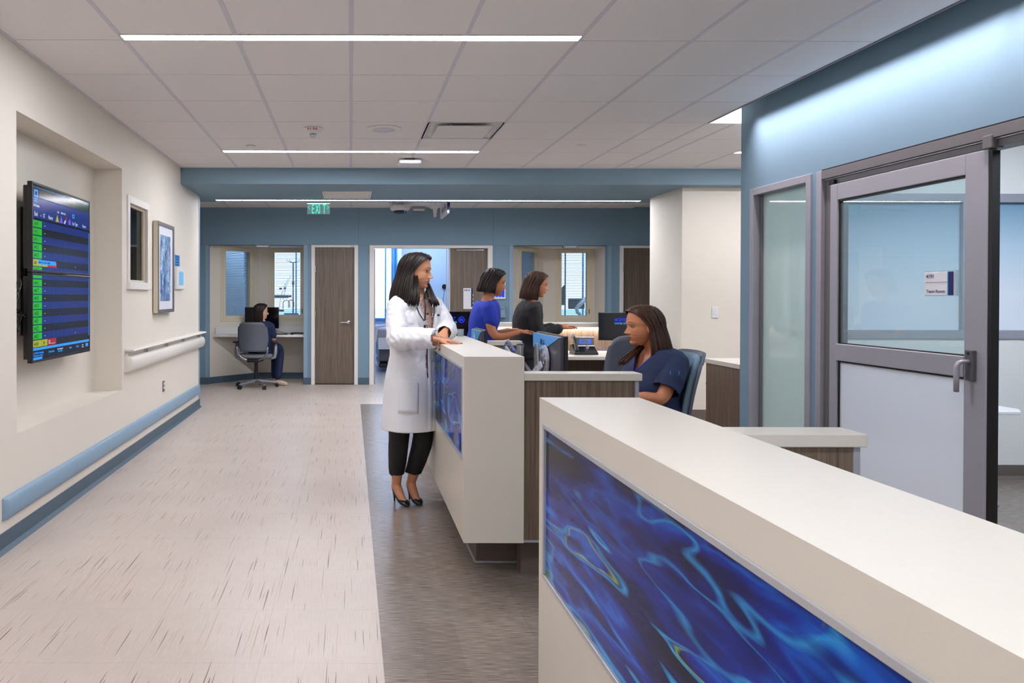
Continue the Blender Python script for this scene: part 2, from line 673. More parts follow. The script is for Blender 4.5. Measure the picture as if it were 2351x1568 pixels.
def text_verts(s, size, bold=0.0, sx=1.0):
    """text outline as mesh vertices/faces in its own plane, lower left at 0,0"""
    key = (s, size, bold, sx)
    if key in _FC:
        return _FC[key]
    cu = bpy.data.curves.new('t', 'FONT')
    cu.body = s
    cu.size = size
    cu.offset = bold
    cu.resolution_u = 3
    ob = bpy.data.objects.new('t', cu)
    COL.objects.link(ob)
    dg = bpy.context.evaluated_depsgraph_get()
    me = bpy.data.meshes.new_from_object(ob.evaluated_get(dg))
    vs = [(v.co.x * sx, v.co.y) for v in me.vertices]
    fs = [tuple(p.vertices) for p in me.polygons]
    bpy.data.objects.remove(ob)
    bpy.data.curves.remove(cu)
    bpy.data.meshes.remove(me)
    _FC[key] = (vs, fs)
    return vs, fs


def text(mb, s, org, u, v, size, mat, bold=0.0, sx=1.0, center=False):
    """adds text to mb; org lower left, u right direction, v up direction"""
    vs, fs = text_verts(s, size, bold, sx)
    org, u, v = Vector(org), Vector(u).normalized(), Vector(v).normalized()
    if center and vs:
        w = max(p[0] for p in vs)
        org = org - u * w * 0.5
    mb.add([org + u * p[0] + v * p[1] for p in vs], fs, mat)
    return mb
# ================================================================== STRUCTURE
CZ = 2.723     # main ceiling
XL = -1.83     # left wall face
XR = 2.96      # blue wall face
YF = 11.0      # far wall face
ZS = 2.55      # soffit underside
ZF = 2.68      # far ceiling

# ---- floor
fl = struct(B('floor', -6, 7, -3.2, 16.5, -0.12, -0.0012, 'streaked_vinyl_plank'))
MB().box(-6, 7, 9.02, 16.4, -0.0012, 0.0, 'linen_sheet_tile').box(-6, 0.123, 8.60, 9.02, -0.0012, 0, 'linen_sheet_tile').box(
    XL, 0.123, -3, 2.02, -0.0012, 0.0, 'linen_sheet_tile').build('linen_sheet', fl)
TS = 0.457
_tm = {}
y0s = [8.60 - TS * k for k in range(1, 15)]
for ci in range(5):
    xa = max(XL, 0.123 - TS * (ci + 1))
    xb = 0.123 - TS * ci
    for ya in y0s:
        w = round(xb - xa, 4)
        if w not in _tm:
            _tm[w] = MB().box(0.0004, w - 0.0004, 0.0004, TS - 0.0004, -0.001, 0.0, 'linen_sheet_tile').mesh('floor_tile')
        o = bpy.data.objects.new('floor_tile', _tm[w]); COL.objects.link(o)
        o.location = (xa, max(ya, 2.2), 0); o.parent = fl
        o.location = (xa, ya, 0)
_pm = MB().box(0.0005, 0.1519, 0.0005, 0.9135, -0.001, 0.0, 'streaked_vinyl_plank').mesh('floor_plank')
_pms = {}
for ci in range(6):
    off = (ci * 0.37) % 0.914
    y = 9.02
    ya = 9.02 - 0.914 + off
    top = 9.02
    while top > 2.0:
        L = top - ya
        k = round(L, 3)
        if k not in _pms:
            _pms[k] = MB().box(0.0005, 0.1519, 0.0005, L - 0.0005, -0.001, 0.0, 'streaked_vinyl_plank').mesh('floor_plank')
        o = bpy.data.objects.new('floor_plank', _pms[k]); COL.objects.link(o)
        o.location = (0.123 + 0.1524 * ci, ya, 0); o.parent = fl
        top = ya
        ya = top - 0.914

# ---- ceiling: backing, tiles, bars
ce = struct(B('ceiling', -6, 7, -3.2, 7.8, 2.92, 3.0, 'wall_white'))
TG = 0.61
rows = [3.905 + TG * k for k in range(-1, 7)]      # 3.295 .. 7.565
mains, shadow = MB(), MB()
LIGHT_SPANS = {}
tile_meshes = {}


def ceil_tile(x0, x1, y0, y1, z=CZ):
    w, d = round(x1 - x0, 3), round(y1 - y0, 3)
    k = (w, d)
    if k not in tile_meshes:
        g = 0.012
        tile_meshes[k] = MB().prism([(g, 0.0035), (w - g, 0.0035), (w - g, d - 0.0035), (g, d - 0.0035)], 'z', 0.002, 0.02, 'tile_ceiling').mesh('ceiling_tile')
    o = bpy.data.objects.new('ceiling_tile', tile_meshes[k])
    COL.objects.link(o)
    o.location = (x0, y0, z)
    o.parent = ce
    return o


cols = [(-3 + k) * TG for k in range(8)]           # -1.83 .. 2.44
XT = 2.83
SKIP = {(2, 2), }                                   # filled below by fittings
for ri, ya in enumerate(rows):
    yb = min(ya + TG, 7.8)
    for ci, xa in enumerate(cols):
        xb = min(xa + TG, XT)
        y2 = yb
        if ya < 3.4 and -1.3 < xa < 1.2:
            y2 = yb - 0.087
        if 6.3 < ya < 6.4 and -1.3 < xa < 1.2:
            y2 = yb - 0.087
        if abs(ya - 5.735) < 0.01 and abs(xa - 0.61) < 0.01:
            continue                                # air supply opening
        ceil_tile(xa, xb, ya, y2)
# right hand part beyond the blue wall
for ya in rows:
    if ya < 5.7:
        continue
    yb = min(ya + TG, 7.8)
    for xa in [2.83, 3.05, 3.66, 4.27, 4.88]:
        xb = {2.83: 3.05, 3.05: 3.66, 3.66: 4.27, 4.27: 4.88, 4.88: 5.49}[xa]
        y2 = yb
        if 6.3 < ya < 6.4 and xa >= 3.6:
            y2 = yb - 0.087
        ceil_tile(xa, xb, ya, y2)
# plain field over and behind the camera, team room
MB().box(-1.83, XT, -3.2, 0.74, CZ, CZ + 0.03, 'tile_ceiling').box(-1.83, XT, 0.83, rows[0], CZ, CZ + 0.03, 'tile_ceiling').box(
    -1.83, -1.22, 0.74, 0.83, CZ, CZ + 0.03, 'tile_ceiling').box(1.22, XT, 0.74, 0.83, CZ, CZ + 0.03, 'tile_ceiling').box(
    3.03, 7, -3.2, 5.40, CZ + 0.002, CZ + 0.03, 'tile_ceiling').build('ceiling_field', ce)
for xa in cols[1:]:
    b = B('grid_bar', xa - 0.012, xa + 0.012, rows[0], 7.8, CZ, CZ + 0.004, 'grid_metal', ce)
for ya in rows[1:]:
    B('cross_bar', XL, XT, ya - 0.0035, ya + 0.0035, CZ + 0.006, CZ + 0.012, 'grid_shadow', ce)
for xa in [2.83, 3.05, 3.66, 4.27, 4.88]:
    B('grid_bar', xa - 0.012, xa + 0.012, 5.735, 7.8, CZ, CZ + 0.004, 'grid_metal', ce)
B('edge_angle', XL, XL + 0.02, rows[0], 7.8, CZ - 0.002, CZ + 0.012, 'grid_metal', ce)
B('edge_angle', XL, 5.5, 7.78, 7.8, CZ - 0.002, CZ + 0.012, 'grid_metal', ce)
MB().box(XT - 0.012, XT + 0.002, -3, 5.735, CZ - 0.003, CZ + 0.012, 'aluminium_dark').box(XT - 0.004, XT + 0.001, -3, 5.735, CZ + 0.012, 2.92, 'wall_white').build('slot_edge', ce)
# recess beyond the wall end
MB().box(XT, 5.5, 5.733, 5.745, CZ - 0.004, 2.84, 'wall_white').box(XR, 5.5, 5.34, 5.735, 2.84, 2.86, 'wall_white').box(
    XT, 5.5, 5.745, 7.8, CZ + 0.03, CZ + 0.06, 'wall_white').box(XL, XT, rows[0], 7.8, CZ + 0.03, CZ + 0.05, 'wall_white').build('ceiling_recess', ce)

# ---- soffit beam (blue) and far ceiling
sf = struct(MB().box(-6, 6, 7.8, 9.30, ZS, 2.95, 'soffit_blue').build('trim_1'))
cf = struct(B('ceiling_far', -6, 7, 9.30, YF, ZF + 0.02, ZF + 0.2, 'wall_white'))
cf.name = 'ceiling.001'
for xa in [-3.05 + TG * k for k in range(12)]:
    for ya, yb in ((9.30, 9.86), (9.86, 10.47), (10.47, 11.0)):
        w, d = TG, yb - ya
        k = (round(w, 3), round(d, 3))
        if k not in tile_meshes:
            g = 0.012
            tile_meshes[k] = MB().prism([(g, 0.0035), (w - g, 0.0035), (w - g, d - 0.0035), (g, d - 0.0035)], 'z', 0.002, 0.02, 'tile_ceiling').mesh('ceiling_tile')
        o = bpy.data.objects.new('ceiling_tile', tile_meshes[k]); COL.objects.link(o)
        o.location = (xa, ya, ZF); o.parent = cf
    B('grid_bar', xa - 0.012, xa + 0.012, 9.3, YF, ZF, ZF + 0.004, 'grid_metal', cf)

# ---- left wall with display niche and small window
WT = 0.35
wl = MB()
NY0, NY1, NZ0, NZ1, ND = 3.97, 5.80, 0.594, 2.362, 0.22
XO = XL - WT
wl.box(XO, XL, -3.2, NY0, 0, 2.95, 'wall_cream')
wl.box(XO, XL, NY0, NY1, 0, NZ0, 'wall_cream').box(XO, XL, NY0, NY1, NZ1, 2.95, 'wall_cream')
wl.box(XO, XL - ND, NY0, NY1, NZ0, NZ1, 'wall_cream')
WY0, WY1, WZ0, WZ1 = 5.985, 6.50, 1.462, 2.115
wl.box(XO, XL, NY1, WY0, 0, 2.95, 'wall_cream')
wl.box(XO, XL, WY0, WY1, 0, WZ0, 'wall_cream').box(XO, XL, WY0, WY1, WZ1, 2.95, 'wall_cream')
wl.box(XO, XL, WY1, 8.78, 0, 2.95, 'wall_cream')
struct(wl.build('wall_left'))
# room behind the small window
struct(MB().box(-3.6, -3.5, 5.4, 8.7, 0, 2.7, 'dark_room').box(-3.5, XO, 8.6, 8.7, 0, 2.7, 'dark_room').box(
    -3.5, XO, 5.4, 5.5, 0, 2.7, 'dark_room').box(-3.6, XO, 5.4, 8.7, 2.7, 2.75, 'dark_room').box(
    -3.5, -3.4, 5.5, 8.6, 1.5, 1.56, 'frame_white').build('wall_back_room'))
wn = struct(MB().box(XL - 0.045, XL - 0.039, WY0 + 0.02, WY1 - 0.02, WZ0 + 0.02, WZ1 - 0.02, 'pane_dark').build('window_1'))
MB().box(XL - 0.002, XL + 0.012, WY0 - 0.055, WY0, WZ0 - 0.0, WZ1 + 0.06, 'frame_white').box(
    XL - 0.002, XL + 0.012, WY1, WY1 + 0.055, WZ0 - 0.0, WZ1 + 0.06, 'frame_white').box(
    XL - 0.002, XL + 0.012, WY0, WY1, WZ1, WZ1 + 0.06, 'frame_white').box(
    XL - 0.08, XL - 0.02, WY0, WY0 + 0.02, WZ0, WZ1, 'frame_cream').box(XL - 0.08, XL - 0.02, WY1 - 0.02, WY1, WZ0, WZ1, 'frame_cream').box(
    XL - 0.08, XL - 0.02, WY0 + 0.02, WY1 - 0.02, WZ1 - 0.02, WZ1, 'frame_cream').box(
    XL - 0.08, XL - 0.02, WY0 + 0.02, WY1 - 0.02, WZ0, WZ0 + 0.02, 'frame_cream').build('window_frame', wn, 0.002)
MB().box(XL - 0.02, XL + 0.03, WY0 - 0.06, WY1 + 0.06, WZ0 - 0.062, WZ0, 'frame_white').build('window_sill', wn, 0.004)
# baseboard left
bb = MB().box(XL, XL + 0.006, -3.2, 8.78, 0.004, 0.10, 'base_blue').prism([(XL, 0.0), (XL + 0.028, 0.0), (XL + 0.006, 0.02), (XL, 0.02)], 'y', -3.2, 8.78, 'base_blue')
struct(bb.build('baseboard_left'))
# corner guard at the end of the left wall
struct(MB().box(XL - 0.05, XL + 0.004, 8.78, 8.786, 0.10, ZS, 'guard_blue').box(XL - 0.002, XL + 0.004, 8.72, 8.786, 0.10, ZS, 'guard_blue').build('trim_2', bevel=0.002))
# end of the wall return
struct(B('wall_left_return', -6, XO, 8.5, 8.78, 0, 2.95, 'wall_cream')).name = 'wall_left.001'

# ---- back wall behind camera
struct(B('wall_back', -2.2, 7.0, -3.3, -3.2, 0, 2.95, 'wall_cream'))

# ---- blue wall on the right with side light and sliding door opening
WB = MB()
SY0, SY1 = 4.655, 5.365       # side light outer frame
DY1 = 4.61                 # door frame outer edge
DY0 = 1.95
ZT = 2.142
XB = XR + 0.115
WB.box(XR, XB, SY1, 5.505, 0, 2.92, 'wall_blue')
WB.box(XR, XB, SY0, SY1, ZT, 2.92, 'wall_blue').box(XR, XB, DY1, SY0, 0, 2.92, 'wall_blue')
WB.box(XR, XB, DY0, DY1, ZT, 2.92, 'wall_blue').box(XR, XB, -3.2, DY0, 0, 2.92, 'wall_blue')
struct(WB.build('wall_right'))
# side light
w2 = struct(MB().box(XR + 0.05, XR + 0.056, SY0 + 0.05, SY1 - 0.05, 0.05, ZT - 0.05, 'pane_green').build('window_2'))
MB().box(XR - 0.012, XB, SY0, SY0 + 0.05, 0, ZT, 'aluminium').box(XR - 0.012, XB, SY1 - 0.05, SY1, 0, ZT, 'aluminium').box(
    XR - 0.012, XB, SY0 + 0.05, SY1 - 0.05, ZT - 0.05, ZT, 'aluminium').box(XR - 0.012, XB, SY0 + 0.05, SY1 - 0.05, 0, 0.05, 'aluminium').box(
    XR + 0.035, XR + 0.07, SY0 + 0.05, SY0 + 0.062, 0.05, ZT - 0.05, 'black_gasket').box(
    XR + 0.035, XR + 0.07, SY1 - 0.075, SY1 - 0.05, 0.05, ZT - 0.05, 'aluminium_dark').build('window_frame', w2, 0.003)
# sliding door frame and header
d1 = struct(MB().box(XR - 0.004, XB, DY1 - 0.05, DY1, 0, ZT, 'aluminium').box(XR + 0.02, XB, DY1 - 0.13, DY1 - 0.05, 0, ZT - 0.09, 'aluminium_dark').box(
    XR - 0.004, XB, DY0 + 0.05, DY1 - 0.05, ZT - 0.055, ZT, 'aluminium_dark').box(
    XR + 0.01, XB, DY0 + 0.05, DY1 - 0.05, ZT - 0.062, ZT - 0.055, 'trim_metal').box(
    XR + 0.02, XB, DY0 + 0.05, DY1 - 0.05, ZT - 0.095, ZT - 0.062, 'aluminium_dark').box(
    XR - 0.004, XB, DY0, DY0 + 0.05, 0, ZT, 'aluminium').box(
    XR - 0.002, XB, DY0 + 0.05, DY1 - 0.05, ZT, ZT + 0.008, 'black_gasket').build('door_1', bevel=0.002))
# leaf
LY1, LY0 = 4.48, 3.372
LX0, LX1 = XR + 0.0, XR + 0.044
LZ1 = ZT - 0.101
st = 0.105
lf = MB().box(LX0, LX1, LY1 - 0.065, LY1, 0.01, LZ1, 'aluminium').box(LX0, LX1, LY0, LY0 + st + 0.02, 0.01, LZ1, 'aluminium').box(
    LX0, LX1, LY0 + st + 0.02, LY1 - 0.065, LZ1 - 0.10, LZ1, 'aluminium').box(LX0, LX1, LY0 + st + 0.02, LY1 - 0.065, 0.01, 0.2, 'aluminium').box(
    LX0 - 0.004, LX1 + 0.004, LY0 + st + 0.02, LY1 - 0.065, 0.965, 1.067, 'aluminium').build('door_leaf', d1, 0.004)
gk = MB()
for (za, zb) in ((1.067, LZ1 - 0.10), (0.2, 0.965)):
    ya, yb = LY0 + st + 0.02, LY1 - 0.065
    for bx in ((ya, ya + 0.008, za, zb), (yb - 0.008, yb, za, zb), (ya, yb, zb - 0.010, zb), (ya, yb, za, za + 0.006)):
        gk.box(LX0 + 0.012, LX1 - 0.008, bx[0], bx[1], bx[2], bx[3], 'black_gasket')
gk.build('gasket', lf)
MB().box(LX0 + 0.004, LX1 - 0.004, LY0 - 0.02, LY0 - 0.0005, 0.01, LZ1 - 0.01, 'black_gasket').build('edge_seal', d1)
MB().box(LX0 + 0.02, LX0 + 0.026, LY0 + st + 0.021, LY1 - 0.066, 1.068, LZ1 - 0.101, 'pane_clear').build('upper_pane', d1)
MB().box(LX0 + 0.02, LX0 + 0.026, LY0 + st + 0.021, LY1 - 0.066, 0.201, 0.964, 'pane_frost').build('lower_pane', d1)
# handles
for sgn, xf, nm in ((-1, LX0, 'outer'), (1, LX1, 'inner')):
    h = MB()
    yc = LY0 + 0.075
    h.box(min(xf, xf + sgn * 0.02), max(xf, xf + sgn * 0.02), yc - 0.022, yc + 0.022, 0.955, 1.10, 'grey_plastic')
    hb = h.build('handle_plate', d1, 0.003)
    k = MB()
    k.tube([(xf + sgn * 0.018, yc, 1.045), (xf + sgn * 0.05, yc, 1.045), (xf + sgn * 0.062, yc + 0.004, 1.04), (xf + sgn * 0.068, yc + 0.008, 1.02), (xf + sgn * 0.068, yc + 0.01, 0.97), (xf + sgn * 0.068, yc + 0.01, 0.90)],
           [0.010, 0.010, 0.011, 0.012, 0.012, 0.011], 'aluminium', 12)
    k.build('door_handle', hb, smooth=True)
    MB().lathe([(0.006, 0), (0.006, 0.003)], 'black_gasket', (xf + sgn * 0.0205 - (0 if sgn > 0 else 0.003), yc, 1.085), 10, 'x').build('screw', hb)
# hinge/hanger at the top
MB().box(LX0 - 0.012, LX1 + 0.004, LY0 - 0.03, LY0 + 0.02, LZ1, ZT - 0.04, 'aluminium_dark').build('track_bracket', d1, 0.004)
MB().box(LX0 + 0.002, LX1, LY1 - 0.03, LY1 + 0.02, LZ1, ZT - 0.07, 'black_gasket').build('track_stop', d1, 0.003)

# ---- team room beyond the sliding door
TY = 5.40
tr = MB()
GX0, GX1, GZ0, GZ1 = 3.30, 6.2, 1.05, 2.11
tr.box(XB, GX0, TY, TY + 0.1, 0, 2.95, 'wall_white').box(GX1, 7, TY, TY + 0.1, 0, 2.95, 'wall_white').box(
    GX0, GX1, TY, TY + 0.1, 0, GZ0, 'wall_white').box(GX0, GX1, TY, TY + 0.1, GZ1, 2.95, 'wall_white')
struct(B('wall_east', 6.9, 7, -3.2, 11, 0, 2.95, 'wall_white'))
struct(tr.build('wall_far_team_room')).name = 'wall_team_room'
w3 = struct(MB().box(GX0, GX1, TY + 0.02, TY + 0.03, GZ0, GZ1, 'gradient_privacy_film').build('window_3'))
fr = MB()
for a in ((GX0 - 0.02, GX1, GZ0 - 0.01, GZ0 + 0.055), (GX0 - 0.02, GX1, GZ1 - 0.055, GZ1 + 0.01), (GX0 - 0.02, GX0 + 0.03, GZ0, GZ1), (4.55, 4.60, GZ0 + 0.05, GZ1 - 0.05)):
    fr.box(a[0], a[1], TY - 0.012, TY + 0.018, a[2], a[3], 'aluminium')
fr.build('window_frame', w3, 0.003)
struct(MB().box(XB, 6.9, TY - 0.008, TY, 0.004, 0.10, 'base_brown').prism([(TY - 0.03, 0), (TY, 0), (TY, 0.02), (TY - 0.008, 0.02)], 'x', XB, 6.9, 'base_brown').build('baseboard_team_room'))

# ---- cream block right of the soffit
cb = struct(MB().box(3.655, 6.9, 8.0, 8.86, 0.0, ZS, 'wall_cream').build('wall_column'))
struct(MB().box(3.648, 6.9, 7.992, 8.0, 0.0, 0.10, 'base_brown').box(3.648, 3.655, 8.0, 8.86, 0, 0.10, 'base_brown').build('baseboard_column'))

# ---- far wall
FT = 2.115
fw = MB()
fw.box(-6, 7, YF, YF + 0.12, FT, 2.95, 'wall_blue')
for (a, b) in ((-6, -2.15), (-0.714, -0.595), (0.112, 0.285), (2.15, 2.465), (3.9, 4.08), (4.95, 7)):
    fw.box(a, b, YF, YF + 0.12, 0, FT, 'wall_blue')
far = struct(fw.build('wall_far'))
gd = MB()
for (a, b) in ((-2.205, -2.15), (-0.714, -0.655), (2.405, 2.465), (3.9, 3.955)):
    gd.box(a, b, YF - 0.004, YF, 0.1, FT, 'guard_blue')
struct(gd.build('trim_3', bevel=0.001))
sm = MB()
for x in (0.115, 2.16, 2.40, -2.26):
    sm.box(x - 0.002, x + 0.002, YF - 0.001, YF + 0.001, FT if x < 2.3 else 0.1, ZF if x < 2.3 else FT, 'base_blue')
sm.box(-6, 6, YF - 0.001, YF, FT - 0.002, FT + 0.002, 'base_blue')
struct(sm.build('trim_4'))
bs = MB()
for (a, b) in ((-6, -2.15), (-0.714, -0.597), (0.112, 0.283), (2.15, 2.465), (3.9, 4.08)):
    bs.box(a, b, YF - 0.012, YF, 0.0, 0.105, 'base_blue')
struct(bs.build('baseboard_far'))

# alcove 1 and 2
def wall_seg(mb, p, q, z0, z1, t, mat):
    """wall from p to q (xy), thickness t to the back"""
    p, q = Vector((p[0], p[1], 0)), Vector((q[0], q[1], 0))
    d = (q - p).normalized()
    n = Vector((-d.y, d.x, 0))
    pts = [p, q, q + n * t, p + n * t]
    mb.prism([(a.x, a.y) for a in pts], 'z', z0, z1, mat)


def wpt(p, q, s, off=0.0):
    p, q = Vector((p[0], p[1], 0)), Vector((q[0], q[1], 0))
    d = (q - p).normalized()
    n = Vector((-d.y, d.x, 0))
    return p + d * s + n * off


WZA, WZB = 1.025, 2.055
winno = [3]


def win_wall(name, p, q, s0, s1, ztop=FT):
    """cream wall p->q with one glazed opening between s0 and s1 (distances along it) and blinds"""
    L = (Vector(q) - Vector(p)).length
    mb = MB()
    pt = lambda s: tuple(wpt(p, q, s))[:2]
    wall_seg(mb, p, pt(s0), 0, ztop, 0.1, 'wall_cream')
    wall_seg(mb, pt(s1), q, 0, ztop, 0.1, 'wall_cream')
    wall_seg(mb, pt(s0), pt(s1), 0, WZA, 0.1, 'wall_cream')
    wall_seg(mb, pt(s0), pt(s1), WZB, ztop, 0.1, 'wall_cream')
    struct(mb.build(name))
    winno[0] += 1
    w = MB()
    wall_seg(w, tuple(wpt(p, q, s0, 0.03))[:2], tuple(wpt(p, q, s1, 0.03))[:2], WZA, WZB, 0.006, 'pane_clear')
    wo = struct(w.build('window_%d' % winno[0]))
    f = MB()
    fr_ = 0.045
    for (a, b, za, zb) in ((s0 - fr_, s0 + 0.008, WZA - fr_, WZB + fr_), (s1 - 0.008, s1 + fr_, WZA - fr_, WZB + fr_),
                           (s0 + 0.008, s1 - 0.008, WZA - fr_, WZA + 0.008), (s0 + 0.008, s1 - 0.008, WZB - 0.008, WZB + fr_)):
        wall_seg(f, tuple(wpt(p, q, a, -0.014))[:2], tuple(wpt(p, q, b, -0.014))[:2], za, zb, 0.05, 'frame_cream')
    f.build('window_frame', wo, 0.003)
    f = MB()
    fr_ = 0.085
    for (a, b, za, zb) in ((s0 - fr_, s0 - 0.045, WZA - fr_, WZB + fr_), (s1 + 0.045, s1 + fr_, WZA - fr_, WZB + fr_),
                           (s0 - 0.045, s1 + 0.045, WZA - fr_, WZA - 0.045), (s0 - 0.045, s1 + 0.045, WZB + 0.045, WZB + fr_ - 0.03)):
        wall_seg(f, tuple(wpt(p, q, a, -0.008))[:2], tuple(wpt(p, q, b, -0.008))[:2], za, zb, 0.03, 'frame_cream')
    f.build('casing', wo, 0.002)
    k = MB()
    wall_seg(k, tuple(wpt(p, q, s1 + 0.018, -0.022))[:2], tuple(wpt(p, q, s1 + 0.03, -0.022))[:2], 1.06, 1.14, 0.01, 'grey_plastic')
    k.build('window_catch', wo)
    # blinds between the glass and the room
    n = 40
    sm_ = MB()
    wall_seg(sm_, (0, 0), (s1 - s0 - 0.02, 0), -0.0016, 0.0, 0.022, 'blind_slat')
    me = sm_.mesh('blind_slat')
    ang = math.atan2(q[1] - p[1], q[0] - p[0])
    for i in range(n):
        zz = WZA + 0.015 + (WZB - WZA - 0.03) * i / (n - 1)
        o = bpy.data.objects.new('blind_slat', me)
        COL.objects.link(o)
        o.location = tuple(wpt(p, q, s0 + 0.01, 0.045))[:2] + (zz,)
        o.rotation_euler = (radians(-14), 0, ang)
        o.parent = wo
    return wo


A1p, A1q, A1r = (-2.15, YF + 0.06), (-1.50, 11.77), (-0.60, 11.77)
win_wall('wall_alcove_left', A1p, A1q, 0.29, 0.79)
win_wall('wall_alcove_back', A1q, A1r, 0.255, 0.69)
A2p, A2q, A2r = (2.465, YF + 0.06), (3.13, 11.77), (3.96, 11.77)
win_wall('wall_alcove_left', A2p, A2q, 0.25, 0.74)
win_wall('wall_alcove_back', A2q, A2r, 0.285, 0.715)
sd = MB()
wall_seg(sd, (3.96, 11.77), (3.9, YF + 0.1), 0, FT, 0.06, 'wall_cream')
wall_seg(sd, (-0.62, 11.77), (-0.66, YF + 0.1), 0, FT, 0.06, 'wall_cream')
sd.box(-2.2, -0.6, YF + 0.02, 12.0, FT, FT + 0.03, 'wall_white').box(2.4, 4.0, YF + 0.02, 12.0, FT, FT + 0.03, 'wall_white')
struct(sd.build('wall_alcove_side'))
bb = MB()
for p, q in ((A1p, A1q), (A1q, A1r), (A2p, A2q), (A2q, A2r)):
    wall_seg(bb, tuple(wpt(p, q, 0, -0.008))[:2], tuple(wpt(p, q, (Vector(q) - Vector(p)).length, -0.008))[:2], 0, 0.10, 0.009, 'base_blue')
struct(bb.build('baseboard_alcove'))

# patient rooms behind the far wall
pr = MB()
pr.box(-6, 7, 15.5, 15.6, 0, 0.85, 'patient_wall').box(-6, 7, 15.5, 15.6, 2.5, 2.95, 'patient_wall')
for (a, b) in ((-6, -1.85), (-0.75, 0.30), (0.92, 4.25), (5.4, 7)):
    pr.box(a, b, 15.5, 15.6, 0.85, 2.5, 'patient_wall')
pr.box(-0.45, -0.35, 11.9, 15.5, 0, 2.75, 'patient_wall').box(2.28, 2.38, 11.12, 15.5, 0, 2.75, 'patient_wall')
pr.box(-6, -1.95, 13.2, 13.3, 0, 2.75, 'patient_wall').box(2.38, 3.75, 12.9, 13.0, 0, 2.75, 'patient_wall')
pr.box(-6, 7, 11.8, 16.4, 2.75, 2.8, 'patient_wall').box(-6, 7, 11.12, 11.8, 2.75, 2.8, 'patient_wall')
pr.box(5.8, 5.9, 11.1, 15.5, 0, 2.75, 'patient_wall').box(-6, -5.9, 11.1, 15.5, 0, 2.75, 'patient_wall').box(-0.66, -0.6, 11.12, 11.9, 0, 2.75, 'patient_wall').box(0.12, 0.28, 11.12, 11.9, 0, 2.75, 'patient_wall')
pr.box(0.98, 2.28, 13.5, 13.6, 0, 2.75, 'patient_wall').box(0.98, 1.02, 13.6, 15.5, 0, 2.75, 'patient_wall')
struct(pr.build('wall_patient_room'))
mu = MB()
for (a, b) in ((-1.85, -0.75), (0.30, 0.92), (4.25, 5.4)):
    for x in (a, b - 0.05):
        mu.box(x, x + 0.05, 15.46, 15.5, 0.85, 2.5, 'sky_frame')
    mu.box(a, b, 15.46, 15.5, 0.82, 0.87, 'sky_frame').box(a, b, 15.46, 15.5, 2.46, 2.52, 'sky_frame')
    mu.box((a + b) / 2 + 0.12, (a + b) / 2 + 0.15, 15.47, 15.5, 0.85, 2.5, 'sky_frame')
struct(mu.build('window_exterior'))
# trees and haze outside: low horizon band of far ground
struct(B('floor_exterior', -80, 80, 60, 61, -20, 0.2, 'hazy_ground')).name = 'ground_outside'

# ---- doors in the far wall
def door_frame(mb, x0, x1, zt, w=0.055):
    mb.box(x0, x0 + w, YF - 0.02, YF + 0.13, 0, zt, 'frame_white').box(x1 - w, x1, YF - 0.02, YF + 0.13, 0, zt, 'frame_white')
    mb.box(x0 + w, x1 - w, YF - 0.02, YF + 0.13, zt - w * 0.6, zt, 'frame_white')


d2 = MB(); door_frame(d2, -0.597, 0.112, FT)
d2 = struct(d2.build('door_2', bevel=0.003))
lf = B('door_leaf', -0.541, 0.056, YF + 0.01, YF + 0.055, 0.012, FT - 0.036, 'door_wood', d2, 0.002)
for z in (1.75, 1.07, 0.37):
    B('hinge', -0.548, -0.532, YF - 0.026, YF + 0.012, z - 0.05, z + 0.05, 'chrome', lf, 0.002)


def lever(parent, x, y, z, dx):
    m = MB().lathe([(0.026, 0.0), (0.026, -0.012), (0.010, -0.014), (0.010, -0.05)], 'chrome', (x, y, z), 20, 'y')
    m.tube([(x, y - 0.05, z), (x + dx * 0.03, y - 0.055, z + 0.002), (x + dx * 0.13, y - 0.05, z)], [0.010, 0.009, 0.007], 'chrome', 10)
    return m.build('door_handle', parent, smooth=True, auto=40)


lever(lf, -0.03, YF + 0.01, 0.945, -1)
text(MB().box(-0.065, 0.085, YF - 0.024, YF - 0.0215, FT - 0.033, FT - 0.008, 'sign_white'), '4116', (-0.055 + 0.06, YF - 0.0255, FT - 0.029), (1, 0, 0), (0, 0, 1), 0.024, 'print_black', 0.0004).build('room_number', d2)
MB().box(-0.541, 0.056, YF, YF + 0.05, 0, 0.012, 'black_gasket').build('door_sill', d2)

d3 = MB(); door_frame(d3, 0.285, 2.15, FT, 0.07)
d3.box(1.50, 1.515, YF + 0.03, YF + 0.1, 0, FT - 0.04, 'frame_cream')
d3 = struct(d3.build('door_3', bevel=0.003))
lf = B('door_leaf', 1.515, 2.075, YF + 0.05, YF + 0.095, 0.012, FT - 0.045, 'door_wood', d3, 0.002)
B('closer_arm', 1.61, 2.03, YF + 0.03, YF + 0.05, FT - 0.075, FT - 0.058, 'chrome', lf, 0.002)
MB().box(1.455, 1.468, YF + 0.03, YF + 0.06, 0, FT - 0.05, 'trim_metal').box(0.36, 0.375, YF + 0.06, YF + 0.12, 0, FT - 0.05, 'aluminium').build('edge_strip', d3)

d4 = MB(); door_frame(d4, 4.08, 4.95, FT)
d4 = struct(d4.build('door_4', bevel=0.003))
lf = B('door_leaf', 4.135, 4.895, YF + 0.01, YF + 0.055, 0.012, FT - 0.036, 'door_wood', d4, 0.002)
for z in (1.78, 1.07, 0.37):
    B('hinge', 4.126, 4.142, YF - 0.026, YF + 0.012, z - 0.05, z + 0.05, 'chrome', lf, 0.002)

# end walls of the cross corridor
struct(B('wall_corridor_left', -6.1, -6, 8.5, 16.4, 0, 2.95, 'wall_white'))
struct(B('wall_corridor_right', 6.9, 7.0, 8.8, 16.4, 0, 2.95, 'wall_white'))

